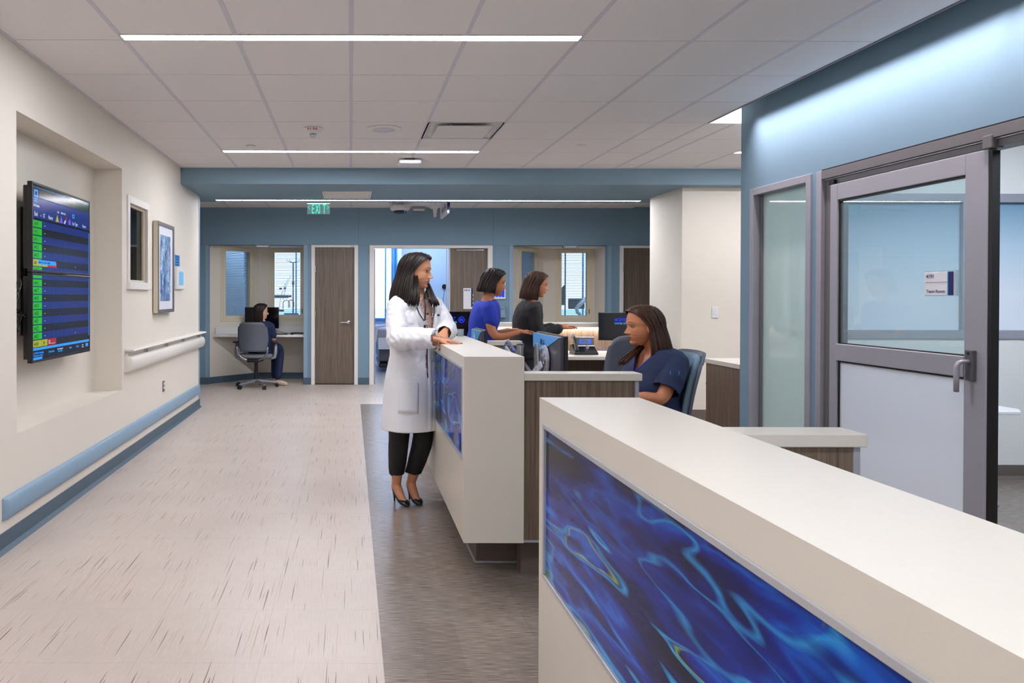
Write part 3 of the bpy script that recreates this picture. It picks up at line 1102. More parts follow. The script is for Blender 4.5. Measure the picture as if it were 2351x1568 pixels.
# ================================================================== LIGHTS
def strip(name, x0, x1, y0, y1, z, label, group='linear ceiling lights'):
    r = E(name, ((x0 + x1) / 2, (y0 + y1) / 2, z), label, 'ceiling light', group)
    m = MB()
    t = 0.006
    m.box(x0, x1, y0, y0 + t, z - 0.002, z + 0.03, 'white_plastic').box(x0, x1, y1 - t, y1, z - 0.002, z + 0.03, 'white_plastic')
    m.box(x0, x0 + t, y0, y1, z - 0.002, z + 0.03, 'white_plastic').box(x1 - t, x1, y0, y1, z - 0.002, z + 0.03, 'white_plastic')
    m.build('housing', r)
    MB().box(x0 + t, x1 - t, y0 + t, y1 - t, z - 0.0012, z + 0.01, 'e_strip').build('diffuser', r)
    return r


strip('linear_light', -1.22, 1.22, 3.820, 3.902, CZ, 'long bright linear ceiling light nearest the viewer, above the corridor')
strip('linear_light', -1.22, 1.22, 6.870, 6.952, CZ, 'second linear ceiling light, just in front of the blue soffit beam')
strip('linear_light', 3.66, 5.4, 6.870, 6.952, CZ, 'short glimpse of linear ceiling light beyond the end of the blue wall')
strip('linear_light', -1.22, 1.22, 0.743, 0.827, CZ, 'linear ceiling light over the nearest counter, just above the top of the view')
strip('linear_light', -1.22, 1.22, -2.2, -2.118, CZ, 'rearmost linear ceiling light over the corridor, outside the view')
strip('linear_light', -1.70, 3.64, 9.085, 9.155, ZS - 0.002, 'very long thin linear light set in the blue soffit before the far wall')
for (yy, lb) in ((1.6, 'unseen ceiling panel enlarged to brighten the team room, front one'), (3.7, 'unseen ceiling panel enlarged to brighten the team room, rear one')):  # unseen panels, made large to brighten the team room
    for xx in (3.9,):
        r = E('added_fill_panel', (xx, yy, CZ), lb, 'ceiling light', 'unseen team room fill panels')
        B('diffuser', xx, xx + 1.2, yy, yy + 0.6, CZ - 0.004, CZ + 0.001, 'e_team_fill', r)
        MB().box(xx - 0.015, xx + 1.215, yy - 0.015, yy, CZ - 0.006, CZ + 0.001, 'white_plastic').box(xx - 0.015, xx + 1.215, yy + 0.6, yy + 0.615, CZ - 0.006, CZ + 0.001, 'white_plastic').box(
            xx - 0.015, xx, yy, yy + 0.6, CZ - 0.006, CZ + 0.001, 'white_plastic').box(xx + 1.2, xx + 1.215, yy, yy + 0.6, CZ - 0.006, CZ + 0.001, 'white_plastic').build('frame', r)
for (xx, yy, lb) in ((-2.2, 12.4, 'panel added to brighten the patient room behind the left alcove'), (1.1, 12.3, 'panel added to brighten the patient room behind the open door'), (4.2, 12.4, 'panel added to brighten the patient room behind the right alcove'), (-1.2, 14.3, 'rear panel added to brighten the left patient room'), (0.25, 14.3, 'rear panel added to brighten the middle patient room'), (4.4, 14.3, 'rear panel added to brighten the right patient room')):  # panels added overhead to brighten the dark patient rooms
    r = E('added_fill_panel', (xx, yy, 2.75), lb, 'ceiling light', 'added patient room fill panels')
    B('diffuser', xx, xx + 0.6, yy, yy + 0.6, 2.742, 2.75, 'e_patient_fill', r)
# wall washer set in the slot over the blue wall, aimed down along the wall
r = E('wall_washer', (XT, 2.5, 2.78), 'linear wall washer in the ceiling slot along the blue wall', 'ceiling light')
B('led_profile', XT + 0.002, XT + 0.036, -3.0, 5.40, 2.765, 2.785, 'white_plastic', r)
for i in range(4):
    ld = bpy.data.lights.new('washer_lamp', 'AREA')
    ld.shape = 'RECTANGLE'
    ld.size, ld.size_y = 0.025, 2.05
    ld.energy = WASH_W
    ld.color = lin(COVE_COL)[:3]
    ld.spread = radians(62)
    lo = bpy.data.objects.new('washer_lamp', ld)
    COL.objects.link(lo)
    lo.parent = r
    lo.location = (0.020, -4.45 + 2.075 * i, -0.020)
    lo.rotation_euler = (0, radians(-14), 0)
r = E('recess_light', (3.2, 5.7, 2.8), 'bright lit ceiling recess at the far end of the blue wall', 'ceiling light')
MB().box(3.03, 5.4, 5.56, 5.63, 2.828, 2.84, 'e_strip').build('diffuser', r)
# ================================================================== COUNTERS
CX0, CX1 = 0.53, 0.81
ART = 'art_resin_far'


def counter(y0, y1, label, fz0, fz1, art):
    r = E('reception_counter', (CX0, y0, 0), label, 'counter', 'white reception counters')
    z0, z1 = 0.2, 1.07
    fy0, fy1 = y0 + 0.045, y1 - 0.045
    d = 0.012
    m = MB()
    m.box(CX0 + d, CX1, y0, y1, z0, z1, 'solid_surface')
    # front skin round the panel opening
    m.box(CX0, CX0 + d, y0, y1, fz1, z1, 'solid_surface').box(CX0, CX0 + d, y0, y1, z0, fz0, 'solid_surface')
    m.box(CX0, CX0 + d, y0, fy0, fz0, fz1, 'solid_surface').box(CX0, CX0 + d, fy1, y1, fz0, fz1, 'solid_surface')
    m2 = MB()
    m2.mats = m.mats; m2.v = m.v; m2.f = m.f; m2.m = m.m
    # single welded shell
    bm_ = MB()
    bm_.prism([(y0, z0), (y1, z0), (y1, z1), (y0, z1)], 'x', CX0 + d, CX1, 'solid_surface')
    o = m.build('cladding', r)
    t = 0.012
    f = MB()
    for a in ((fy0, fy1, fz0, fz0 + t), (fy0, fy1, fz1 - t, fz1), (fy0, fy0 + t, fz0 + t, fz1 - t), (fy1 - t, fy1, fz0 + t, fz1 - t)):
        f.box(CX0 - 0.004, CX0 + d + 0.001, a[0], a[1], a[2], a[3], 'trim_metal')
    f.build('panel_frame', r, 0.0015)
    B('art_panel', CX0 + 0.004, CX0 + d, fy0 + t, fy1 - t, fz0 + t, fz1 - t, art, r)
    # plinth
    MB().box(CX0 + 0.12, CX1 + 0.5, y0 + 0.30, y1 - 0.30, 0.0, z0, 'base_brown').box(
        CX0 + 0.108, CX1 + 0.5, y0 + 0.288, y1 - 0.288, 0.0, 0.1, 'base_brown').box(
        CX0 + 0.10, CX1 + 0.5, y0 + 0.28, y1 - 0.28, 0.0, 0.012, 'trim_metal').build('plinth', r, 0.003)
    # desk inside
    B('inner_desk', CX1, CX1 + 0.62, y0 + 0.12, y1 - 0.02, 0.71, 0.745, 'desk_white', r, 0.003)
    return r


counter(3.375, 5.12, 'white reception counter with blue art panel where the doctor leans', 0.578, 1.018, 'art_resin_far')
counter(0.20, 2.03, 'large white reception counter with blue art panel nearest the viewer', 0.583, 1.005, 'art_resin_near')


def partition(y0, y1, x1, label, x0=CX1, front=True):
    r = E('low_partition', (x0, y0, 0), label, 'partition', 'low wood partitions with white caps')
    yw0, yw1 = y0 + 0.012, y1 - 0.012
    B('cap', x0 + 0.0005, x1, y0, y1, 0.957, 0.992, 'solid_surface', r, 0.003)
    B('wood_panel', x0 + 0.0005, x1 - 0.03, yw0, yw1, 0.208, 0.9565, 'wood_laminate', r, 0.001)
    B('metal_edge', x1 - 0.03, x1 - 0.012, yw0 - 0.002, yw1 + 0.002, 0.2, 0.9565, 'aluminium', r, 0.001)
    B('metal_foot', x0 + 0.0005, x1 - 0.012, yw0 - 0.002, yw1 + 0.002, 0.196, 0.2075, 'trim_metal', r)
    B('kick', x0 + 0.02, x1 - 0.15, yw0 + 0.12, yw1 + 0.12, 0.0, 0.196, 'base_brown', r)
    return r


partition(3.385, 3.49, 1.365, 'wood partition with white cap beside the counter the doctor leans on')
partition(1.905, 2.01, 1.362, 'wood partition with white cap seen over the nearest counter, before the glass door')
partition(5.78, 5.88, 1.372, 'wood partition end with white cap behind the metal monitor arm', 0.90)

# back counter of the nurse station
r = E('back_counter', (1.5, 7.3, 0), 'back counter with wood panel, lit from under its white ledge', 'counter')
B('ledge', 0.75, 3.22, 7.74, 8.12, 1.02, 1.06, 'solid_surface', r, 0.003)
B('wood_panel', 0.75, 3.2, 8.0, 8.04, 0.0, 1.02, 'wood_laminate', r)
B('desktop', 0.75, 3.2, 7.24, 8.0, 0.712, 0.747, 'solid_surface', r, 0.003)
B('led_strip', 0.85, 3.15, 7.95, 7.98, 1.012, 1.0195, 'e_under', r)
for x in (0.8, 2.0, 3.14):
    B('support_panel', x, x + 0.04, 7.34, 7.98, 0.0, 0.711, 'base_brown', r)

# cabinet beyond the blue wall
r = E('base_cabinet', (3.0, 5.55, 0), 'wood base cabinet with white top at the end of the blue wall', 'cabinet')
B('worktop', 2.985, 3.58, 5.56, 6.13, 0.793, 0.83, 'solid_surface', r, 0.003)
B('cabinet_body', 3.0, 3.56, 5.565, 6.11, 0.09, 0.792, 'wood_laminate', r)
B('toe_kick', 3.04, 3.52, 5.58, 6.07, 0.0, 0.09, 'base_brown', r)
B('cabinet_hinge', 2.996, 3.0, 6.095, 6.105, 0.61, 0.63, 'chrome', r)

# ================================================================== LEFT WALL FITTINGS
XTV = -1.90


def tv(zb, zt, label, upper):
    r = E('wall_display', (XTV, 4.8, zb), label, 'screen', 'stacked wall displays')
    y0, y1 = 4.325, 5.285
    B('back_shell', XTV - 0.065, XTV - 0.03, y0 + 0.02, y1 - 0.02, zb + 0.02, zt - 0.02, 'black_plastic', r, 0.006)
    bz = MB()
    t = 0.014
    bz.box(XTV - 0.03, XTV, y0, y1, zb, zb + t, 'black_plastic').box(XTV - 0.03, XTV, y0, y1, zt - t, zt, 'black_plastic')
    bz.box(XTV - 0.03, XTV, y0, y0 + t, zb + t, zt - t, 'black_plastic').box(XTV - 0.03, XTV, y1 - t, y1, zb + t, zt - t, 'black_plastic')
    bz.build('bezel', r, 0.002)
    s = B('screen', XTV - 0.02, XTV - 0.003, y0 + t, y1 - t, zb + t, zt - t, 'monitor_black', r)
    c = MB()
    X = XTV - 0.0022
    U, V = (0, 1, 0), (0, 0, 1)

    def q(ya, yb, za, zb_, mat, lift=0.0):
        x = X + lift
        c.add([(x, ya, za), (x, yb, za), (x, yb, zb_), (x, ya, zb_)], [(0, 1, 2, 3)], mat)

    def tx(s_, y, z, size, mat, lift=0.0006, sx=0.85, b=0.0006):
        text(c, s_, (X + lift, y, z), U, V, size, mat, b, sx)
    ys, ye = y0 + t, y1 - t - 0.012
    beds = []
    if upper:
        q(ys, y1 - t, 1.785 + 0.036, 1.945, 'e_head')
        q(ys, ye, 1.943, 1.948, 'e_navy')
        q(ys, y1 - t, 2.004, 2.006, 'e_logo2')
        # badge
        q(4.355, 4.41, 1.945, 1.99, 'e_sky', 0.0004)
        q(4.366, 4.399, 1.956, 1.979, 'e_head', 0.0008)
        q(4.425, 4.428, 1.95, 1.985, 'e_navy', 0.0004)
        tx('electronic', 4.355, 1.930, 0.014, 'e_sky'); tx('bedboard', 4.355, 1.917, 0.014, 'e_sky')
        tx('Unit Patients', 4.345, 1.888, 0.019, 'e_white')
        tx('Unit', 4.70, 1.885, 0.019, 'e_white'); tx('MMH-4 ICU', 4.76, 1.885, 0.018, 'e_white')
        q(4.955, 4.99, 1.878, 1.905, 'e_sky', 0.0004); q(4.965, 4.98, 1.884, 1.899, 'e_head', 0.0008)
        tx('Bed', 4.358, 1.832, 0.036, 'e_white'); tx('^', 4.447, 1.828, 0.026, 'e_white')
        tx('ST', 4.482, 1.832, 0.034, 'e_white'); tx('Name', 4.56, 1.832, 0.033, 'e_white')
        for yy, mt in ((4.70, 'e_yellow'), (4.765, 'e_violet')):
            c.add([(X + 0.0006, yy - 0.028, 1.826), (X + 0.0006, yy + 0.028, 1.826), (X + 0.0006, yy, 1.872)], [(0, 1, 2)], mt)
        # capsule and little house
        c.add([(X + 0.0006, 4.805, 1.828), (X + 0.0006, 4.825, 1.824), (X + 0.0006, 4.845, 1.846), (X + 0.0006, 4.828, 1.852)], [(0, 1, 2, 3)], 'e_white')
        c.add([(X + 0.0006, 4.845, 1.846), (X + 0.0006, 4.828, 1.852), (X + 0.0006, 4.845, 1.874), (X + 0.0006, 4.863, 1.867)], [(0, 1, 2, 3)], 'e_red')
        c.add([(X + 0.0006, 4.885, 1.828), (X + 0.0006, 4.925, 1.828), (X + 0.0006, 4.925, 1.85), (X + 0.0006, 4.905, 1.87), (X + 0.0006, 4.885, 1.85)], [(0, 1, 2, 3, 4)], 'e_violet')
        tx('Iso Type', 4.955, 1.832, 0.032, 'e_white'); tx('Nurse', 5.14, 1.832, 0.030, 'e_white')
        for i in range(5):
            beds.append(('A%d' % (409 + i), 1.785 - 0.0471 * i))
        for i in range(7):
            zc = 1.785 - 0.0471 * i
            z_lo = max(zc - 0.0235, zb + t)
            q(ys, ye, z_lo, zc + 0.0235, 'e_navy' if i % 2 == 0 else 'e_night')
        zc = 1.785 - 0.0471 * 5
        q(4.341, 4.46, zc - 0.021, zc + 0.021, 'e_yellow', 0.0004)
        tx('A4', 4.355, zc - 0.012, 0.034, 'print_black')
        q(4.462, 4.55, zc - 0.021, zc + 0.012, 'e_yellow', 0.0004)
        q(4.552, 4.69, zc - 0.021, zc + 0.012, 'e_red', 0.0004)
        q(4.41, 4.675, zc - 0.008, zc + 0.018, 'e_sky', 0.0008)
        tx('MMH-4 ICU : Bed A415, MM08', 4.42, zc - 0.002, 0.015, 'e_navy', 0.0012)
        tx('--', 5.00, zc - 0.012, 0.03, 'e_white')
        zc = 1.785 - 0.0471 * 6
        q(4.341, 4.465, zb + t + 0.001, zc + 0.021, 'e_green', 0.0004)
        tx('A415', 4.355, zc - 0.008, 0.034, 'print_black')
        tx('--', 4.50, zc - 0.006, 0.03, 'e_white')
        q(ye + 0.001, ye + 0.009, zb + t, 1.80, 'e_sky', 0.0004)
    else:
        q(ys, ye, 1.4505, zt - t, 'e_navy')
        q(4.341, 4.465, 1.455, zt - t - 0.0005, 'e_green', 0.0004)
        for i in range(9):
            zc = 1.427 - 0.0462 * i
            if i < 8:
                beds.append(('A%d' % (416 + i), zc))
            q(ys, ye, zc - 0.0231, zc + 0.0231, 'e_night' if i % 2 == 0 else 'e_navy')
        zc = 1.427 - 0.0462 * 8
        q(4.341, 4.46, zc - 0.02, zc + 0.02, 'e_yellow', 0.0004); tx('A424', 4.352, zc - 0.012, 0.034, 'print_black')
        q(4.463, 4.545, zc - 0.02, zc + 0.02, 'e_yellow', 0.0004); tx('IH', 4.482, zc - 0.012, 0.034, 'print_black')
        q(4.548, 4.68, zc - 0.02, zc + 0.02, 'e_red', 0.0004); tx('XL', 4.56, zc - 0.012, 0.034, 'e_white')
        q(4.60, 4.66, zc - 0.012, zc - 0.009, 'e_white', 0.0008)
        tx('--', 5.00, zc + 0.03, 0.03, 'e_white')
        q(ys, ye + 0.01, zc - 0.040, zc - 0.024, 'e_sky', 0.0004)
        q(ys, ye + 0.01, zb + t, zc - 0.041, 'e_night')
        tx('(c) 1995-2022, Teletracking', 4.345, 0.996, 0.015, 'e_sky'); tx('Technologies, Inc. All rights', 4.345, 0.981, 0.014, 'e_sky')
        tx('| Terms of Use |', 4.56, 0.99, 0.016, 'e_logo2')
        tx('Have a Question?', 4.70, 0.998, 0.015, 'e_white'); tx('Join our Client', 4.71, 0.984, 0.014, 'e_logo2')
        tx('iQueue', 4.90, 0.992, 0.016, 'e_logo2'); tx('| Helper |', 5.02, 0.992, 0.015, 'e_logo2')
        q(4.342, 4.47, 0.960, 0.975, 'e_sky', 0.0004); q(5.2, 5.25, 0.985, 1.008, 'e_sky', 0.0004)
        q(ye + 0.001, ye + 0.009, 1.06, zt - t, 'e_sky', 0.0004)
        tx('Dark', 5.13, 0.996, 0.015, 'e_white'); tx('Mode', 5.13, 0.982, 0.015, 'e_white')
    for nm, zc in beds:
        q(4.341, 4.465, zc - 0.020, zc + 0.020, 'e_green', 0.0004)
        tx(nm, 4.352, zc - 0.012, 0.034, 'print_black', 0.0006, 0.88)
        tx('--', 4.50, zc - 0.010, 0.03, 'e_white')
    # faint column ticks
    for yy in (4.62, 4.68, 4.74, 4.80, 4.90):
        za = zb + t + (0.1 if not upper else 0.0)
        q(yy, yy + 0.0015, za, (1.80 if upper else zt - t), 'e_head', 0.0003)
    c.build('display_picture', s)
    return r


tv(1.491, 2.034, 'upper of two stacked black wall displays in the niche, bed list from A409', True)
tv(0.944, 1.487, 'lower of two stacked black wall displays in the niche, bed list to A424', False)
r = E('display_mount', (-2.0, 4.8, 1.2), 'black wall bracket behind the stacked displays', 'bracket')
MB().box(-2.05, -2.02, 4.5, 5.1, 1.1, 1.9, 'black_plastic').box(-2.02, XTV - 0.064, 4.6, 4.66, 1.05, 1.95, 'black_plastic').box(
    -2.02, XTV - 0.064, 4.95, 5.01, 1.05, 1.95, 'black_plastic').build('bracket', r, 0.002)
random.seed(4)
r = E('cable_bundle', (-2.0, 4.3, 1.2), 'tangle of black cables hanging beside the wall displays', 'cables')
for k in range(7):
    zt_, zb_ = 1.50 - 0.05 * k, 1.02 + 0.04 * k
    pts = []
    for i in range(13):
        t = i / 12
        pts.append((-1.985 + 0.035 * sin(5 * t + k), 4.215 + 0.055 * k * 0.5 + 0.05 * sin(7 * t + 1.3 * k) , zt_ + (zb_ - zt_) * t))
    MB().tube(pts, 0.005, 'black_plastic', 6).build('cable', r, smooth=True)
MB().tube([(-1.99, 4.27 + 0.055 * cos(a), 1.33 + 0.055 * sin(a)) for a in [2 * pi * i / 20 for i in range(21)]], 0.005, 'black_plastic', 6).build('cable', r, smooth=True)
MB().box(-2.04, -1.98, 4.16, 4.26, 1.12, 1.24, 'black_plastic').build('power_box', r, 0.004)

# handrail
r = E('handrail', (XL, 7.3, 0.8), 'cream crash rail with white grab rail on the left wall', 'handrail')


def crash(mb, x, y0, y1, z0, z1, depth, mat, cap=0.03):
    n = 10
    def prof(sc_):
        return [(x + depth * sc_ * sin(pi * i / n) ** 0.55 if 0 < i < n else x, z0 + (z1 - z0) * (0.5 - 0.5 * cos(pi * i / n))) for i in range(n + 1)]
    rings = []
    for (yy, s_) in ((y0, 0.15), (y0 + cap * 0.3, 0.7), (y0 + cap, 1.0), (y1 - cap, 1.0), (y1 - cap * 0.3, 0.7), (y1, 0.15)):
        rings.append([Vector((a, yy, b)) for a, b in prof(s_)])
    mb.loft(rings, mat)
    return mb


crash(MB(), XL, 5.87, 8.80, 0.725, 0.858, 0.07, 'rail_white').build('crash_rail', r, smooth=True, auto=50)
MB().prism([(XL, 0.897), (XL + 0.075, 0.893), (XL + 0.08, 0.902), (XL + 0.07, 0.912), (XL, 0.914)], 'y', 5.87, 8.82, 'rail_white').build('grab_rail', r, 0.003)
B('back_channel', XL, XL + 0.02, 5.9, 8.78, 0.857, 0.898, 'rail_white', r)
for y in (6.35, 7.05, 7.75, 8.55):
    B('rail_bracket', XL + 0.02, XL + 0.05, y - 0.012, y + 0.012, 0.857, 0.8975, 'chrome', r)
r = tag(crash(MB(), XL, 3.80, 8.70, 0.163, 0.283, 0.032, 'guard_blue').build('bumper_rail', smooth=True, auto=50), 'low grey-blue bumper rail along the foot of the left wall', 'bumper rail')

# picture
r = E('framed_picture', (-1.80, 7.0, 1.2), 'grey framed blue abstract print hanging on the cream wall', 'picture')
PX = XL + 0.055
py0, py1, pz0, pz1 = 6.69, 7.30, 1.186, 2.04
m = MB()
t = 0.032
m.box(XL + 0.008, PX, py0, py1, pz0, pz0 + t, 'aluminium_dark').box(XL + 0.008, PX, py0, py1, pz1 - t, pz1, 'aluminium_dark')
m.box(XL + 0.008, PX, py0, py0 + t, pz0 + t, pz1 - t, 'aluminium_dark').box(XL + 0.008, PX, py1 - t, py1, pz0 + t, pz1 - t, 'aluminium_dark')
m.box(XL + 0.008, PX - 0.004, py0 - 0.001, py0, pz0, pz1, 'frame_cream')
m.build('picture_frame', r, 0.002)
B('mat_board', XL + 0.01, PX - 0.012, py0 + t, py1 - t, pz0 + t, pz1 - t, 'paper_white', r)
m_art('art_print', 1.3, (1, 3.4, 1.6), 0.5, [(0.28, lin((24, 70, 140))), (0.42, lin((90, 140, 190))), (0.55, lin((200, 214, 226))), (0.68, lin((60, 120, 180))), (0.8, lin((230, 234, 238)))], 1.6)
B('print', PX - 0.0118, PX - 0.011, py0 + 0.11, py1 - 0.12, pz0 + 0.11, pz1 - 0.115, 'art_print', r)

# wall notices by the picture
r = E('wall_notice', (XL, 7.6, 1.7), 'small blue printed notice above the white dispenser', 'notice')
m = MB().box(XL, XL + 0.004, 7.54, 7.74, 1.64, 1.775, 'cyan_print')
for z in (1.665, 1.695, 1.725, 1.75):
    m.box(XL + 0.004, XL + 0.0045, 7.56, 7.72, z, z + 0.01, 'navy_print')
m.build('card', r)
r = E('wall_terminal', (XL, 7.7, 1.5), 'white wall terminal with pale blue screen left of the corner guard', 'wall device')
B('casing', XL, XL + 0.03, 7.53, 7.86, 1.415, 1.655, 'white_plastic', r, 0.006)
B('screen', XL + 0.03, XL + 0.031, 7.60, 7.80, 1.46, 1.60, 'e_pale', r)
r = E('power_outlet', (XL, 7.08, 0.46), 'brown power outlet low on the cream wall below the handrail', 'outlet')
B('cover_plate', XL, XL + 0.006, 7.045, 7.115, 0.41, 0.515, 'aluminium_dark', r, 0.002)
for z in (0.435, 0.475):
    B('socket', XL + 0.006, XL + 0.009, 7.065, 7.095, z, z + 0.025, 'white_plastic', r)

# light switch on the column wall
r = E('light_switch', (4.01, 7.99, 1.2), 'white rocker light switch on the cream column wall', 'switch')
B('switch_plate', 3.985, 4.055, 7.99, 8.0, 1.115, 1.235, 'white_plastic', r, 0.003)
B('rocker', 4.004, 4.036, 7.985, 7.99, 1.14, 1.21, 'paper_white', r, 0.002)

# ================================================================== CEILING FITTINGS
def fire():
    z = CZ
    y = 5.12 + 0.23
    x = -0.278
    y = 1.368 * 1664 / (678 - 309)
    y = 5.95
    x = (718 - 805) * y / 1664
    r = E('fire_strobe', (x, y, z), 'white round ceiling strobe lettered FIRE', 'fire alarm')
    MB().lathe([(0.075, 0.0), (0.078, -0.006), (0.062, -0.035), (0.048, -0.042), (0.03, -0.045)], 'white_plastic', (x, y, z), 32).build('base', r, smooth=True, auto=50)
    MB().lathe([(0.028, -0.045), (0.028, -0.06), (0.018, -0.075), (0.004, -0.08)], 'acrylic', (x, y, z), 20).build('lens', r, smooth=True)
    m = MB()
    letters = 'FIRE'
    for i, ch in enumerate(letters):
        a = radians(-90 + (i - 1.5) * 17)
        rr = 0.0735
        u = Vector((-sin(a), cos(a), 0))
        n = Vector((cos(a), sin(a), 0))
        vdir = (Vector((0, 0, 1)) * 0.9 + n * 0.45).normalized()
        org = Vector((x, y, z)) + n * (rr + 0.0005) - u * 0.008 + Vector((0, 0, -0.026))
        text(m, ch, org, u, vdir, 0.024, 'print_red', 0.0012)
    m.build('lettering', r)


fire()
ys_ = 5.95
r = E('ceiling_speaker', (0.28, ys_, CZ), 'round flush white ceiling speaker grille', 'speaker')
xs = (880 - 805) * ys_ / 1664
MB().lathe([(0.145, 0.0), (0.147, -0.004), (0.135, -0.008), (0.09, -0.008), (0.088, -0.003)], 'frame_white', (xs, ys_ + 0.02, CZ), 36).build('ring', r, smooth=True, auto=40)
MB().lathe([(0.088, 0.0), (0.086, -0.006), (0.02, -0.008)], 'grid_metal', (xs, ys_ + 0.02, CZ), 36).build('grille', r, smooth=True)
r = E('supply_diffuser', (0.9, 5.43, CZ), 'square ceiling air diffuser with dropped plaque panel', 'air vent')
x0, x1, y0, y1 = 0.61, 1.22, 5.735, 6.345
m = MB()
for (a, b, c_, d) in ((x0, x0 + 0.02, y0, y1), (x1 - 0.02, x1, y0, y1), (x0, x1, y0, y0 + 0.02), (x0, x1, y1 - 0.02, y1)):
    m.box(a, b, c_, d, CZ, CZ + 0.012, 'grid_metal')
m.build('frame', r)
def q4(za, ia, zb, ib, mat, mb):
    o_ = [(x0 + ia, y0 + ia, za), (x1 - ia, y0 + ia, za), (x1 - ia, y1 - ia, za), (x0 + ia, y1 - ia, za)]
    i_ = [(x0 + ib, y0 + ib, zb), (x1 - ib, y0 + ib, zb), (x1 - ib, y1 - ib, zb), (x0 + ib, y1 - ib, zb)]
    mb.add(o_ + i_, [(0, 1, 5, 4), (1, 2, 6, 5), (2, 3, 7, 6), (3, 0, 4, 7)], mat)
m = MB(); q4(CZ + 0.01, 0.02, CZ + 0.075, 0.10, 'wall_white', m); m.build('cone', r, solid=0.002)
m = MB(); m.box(x0 + 0.1, x1 - 0.1, y0 + 0.1, y1 - 0.1, CZ + 0.16, CZ + 0.17, 'grid_shadow'); q4(CZ + 0.075, 0.10, CZ + 0.165, 0.10, 'grid_shadow', m); m.build('neck', r)
MB().box(x0 + 0.085, x1 - 0.085, y0 + 0.085, y1 - 0.085, CZ - 0.012, CZ - 0.006, 'wall_white').box(x0 + 0.2, x0 + 0.22, y0 + 0.2, y0 + 0.22, CZ - 0.006, CZ + 0.16, 'grid_metal').box(x1 - 0.22, x1 - 0.2, y1 - 0.22, y1 - 0.2, CZ - 0.006, CZ + 0.16, 'grid_metal').build('plaque', r)

for (x, y, lb) in ((-0.92, 6.655, 'small white sprinkler cover disc in the ceiling left of the second light'), (2.09, 6.60, 'small white sprinkler cover disc in the ceiling far right of the air diffuser')):
    r = tag(MB().lathe([(0.03, 0.0), (0.042, -0.004), (0.042, -0.008), (0.036, -0.010)], 'white_plastic', (x, y, CZ + 0.002), 28).build('sprinkler_cover', smooth=True, auto=40), lb, 'sprinkler', 'sprinkler covers')
r = E('wireless_access_point', (0.59, 7.3, CZ), 'rounded white wireless access point hanging under the ceiling', 'network device')
MB().box(0.48, 0.70, 7.2, 7.42, CZ - 0.055, CZ - 0.018, 'white_plastic').build('casing', r, 0.018, seg=4)
B('bracket', 0.54, 0.64, 7.26, 7.36, CZ - 0.018, CZ + 0.002, 'grid_shadow', r)
B('status_light', 0.586, 0.594, 7.21, 7.218, CZ - 0.0575, CZ - 0.0545, 'e_sky', r)

# access panel in the soffit
r = E('access_panel', (-0.05, 8.6, ZS), 'white framed access panel in the underside of the blue soffit', 'hatch')
MB().box(-0.33, 0.24, 8.33, 8.345, ZS - 0.008, ZS, 'frame_white').box(-0.33, 0.24, 8.915, 8.93, ZS - 0.008, ZS, 'frame_white').box(
    -0.33, -0.315, 8.345, 8.915, ZS - 0.008, ZS, 'frame_white').box(0.225, 0.24, 8.345, 8.915, ZS - 0.008, ZS, 'frame_white').build('frame', r, 0.001)
B('hatch_door', -0.312, 0.222, 8.348, 8.912, ZS - 0.004, ZS, 'wall_white', r)

# exit sign
ye = 9.27
kx = ye / 1664
ex0, ex1 = (705 - 805) * kx, (757 - 805) * kx
r = E('exit_sign', ((ex0 + ex1) / 2, ye, ZS), 'green lit EXIT sign with two arrows under the blue soffit', 'exit sign')
zb = 1.355 + (678 - 492) * kx
B('glass_plate', ex0, ex1, ye + 0.002, ye + 0.008, zb, ZS - 0.0, 'pane_sign', r)
B('mount', ex0 - 0.005, ex1 + 0.005, ye - 0.01, ye + 0.02, ZS - 0.006, ZS + 0.0, 'grid_metal', r)
m = MB()
for i, ch in enumerate('EXIT'):
    text(m, ch, (ex0 + 0.056 + i * 0.047, ye, zb + 0.010), (1, 0, 0), (0, 0, 1), 0.172, 'e_exit', 0.004, 0.40)
w = ex1 - ex0
zc = (zb + ZS) / 2 + 0.01
for (xx, s_) in ((ex0 + 0.008, 1), (ex1 - 0.008, -1)):
    for up in (-1, 1):
        m.add([(xx, ye, zc), (xx + s_ * 0.009, ye, zc), (xx + s_ * 0.032, ye, zc + up * 0.026), (xx + s_ * 0.023, ye, zc + up * 0.026)], [(0, 1, 2, 3)], 'e_exit')
m.build('lettering', r)

# camera dome
yc = 10.4; kx = yc / 1664
xc = (918 - 805) * kx
r = E('security_camera', (xc, yc, ZF), 'white multi-lens dome camera hanging from the far ceiling', 'camera')
MB().lathe([(0.045, 0.0), (0.05, -0.02), (0.05, -0.035), (0.14, -0.045), (0.148, -0.06), (0.145, -0.085), (0.12, -0.11), (0.1, -0.115)], 'white_plastic', (xc, yc, ZF), 32).build('housing', r, smooth=True, auto=35)
MB().lathe([(0.098, -0.113), (0.094, -0.135), (0.07, -0.15), (0.03, -0.155), (0.005, -0.156)], 'black_plastic', (xc, yc, ZF), 28).build('lens_ring', r, smooth=True)
MB().ellipsoid((xc, yc - 0.03, ZF - 0.125), (0.05, 0.05, 0.03), 'black_plastic').build('lens', r, smooth=True)
MB().ellipsoid((xc + 0.06, yc - 0.08, ZF - 0.13), (0.008, 0.006, 0.008), 'e_sky', 8, 6).build('indicator', r, smooth=True)
yc = 10.85; kx = yc / 1664
r = E('ceiling_sensor', ((961 - 805) * kx, yc, ZF), 'small flat white door operator box beside the dome camera', 'sensor')
B('casing', (945 - 805) * kx, (977 - 805) * kx, yc - 0.03, yc + 0.05, 1.355 + (678 - 484.5) * kx, 1.355 + (678 - 476) * kx, 'aluminium', r, 0.003)
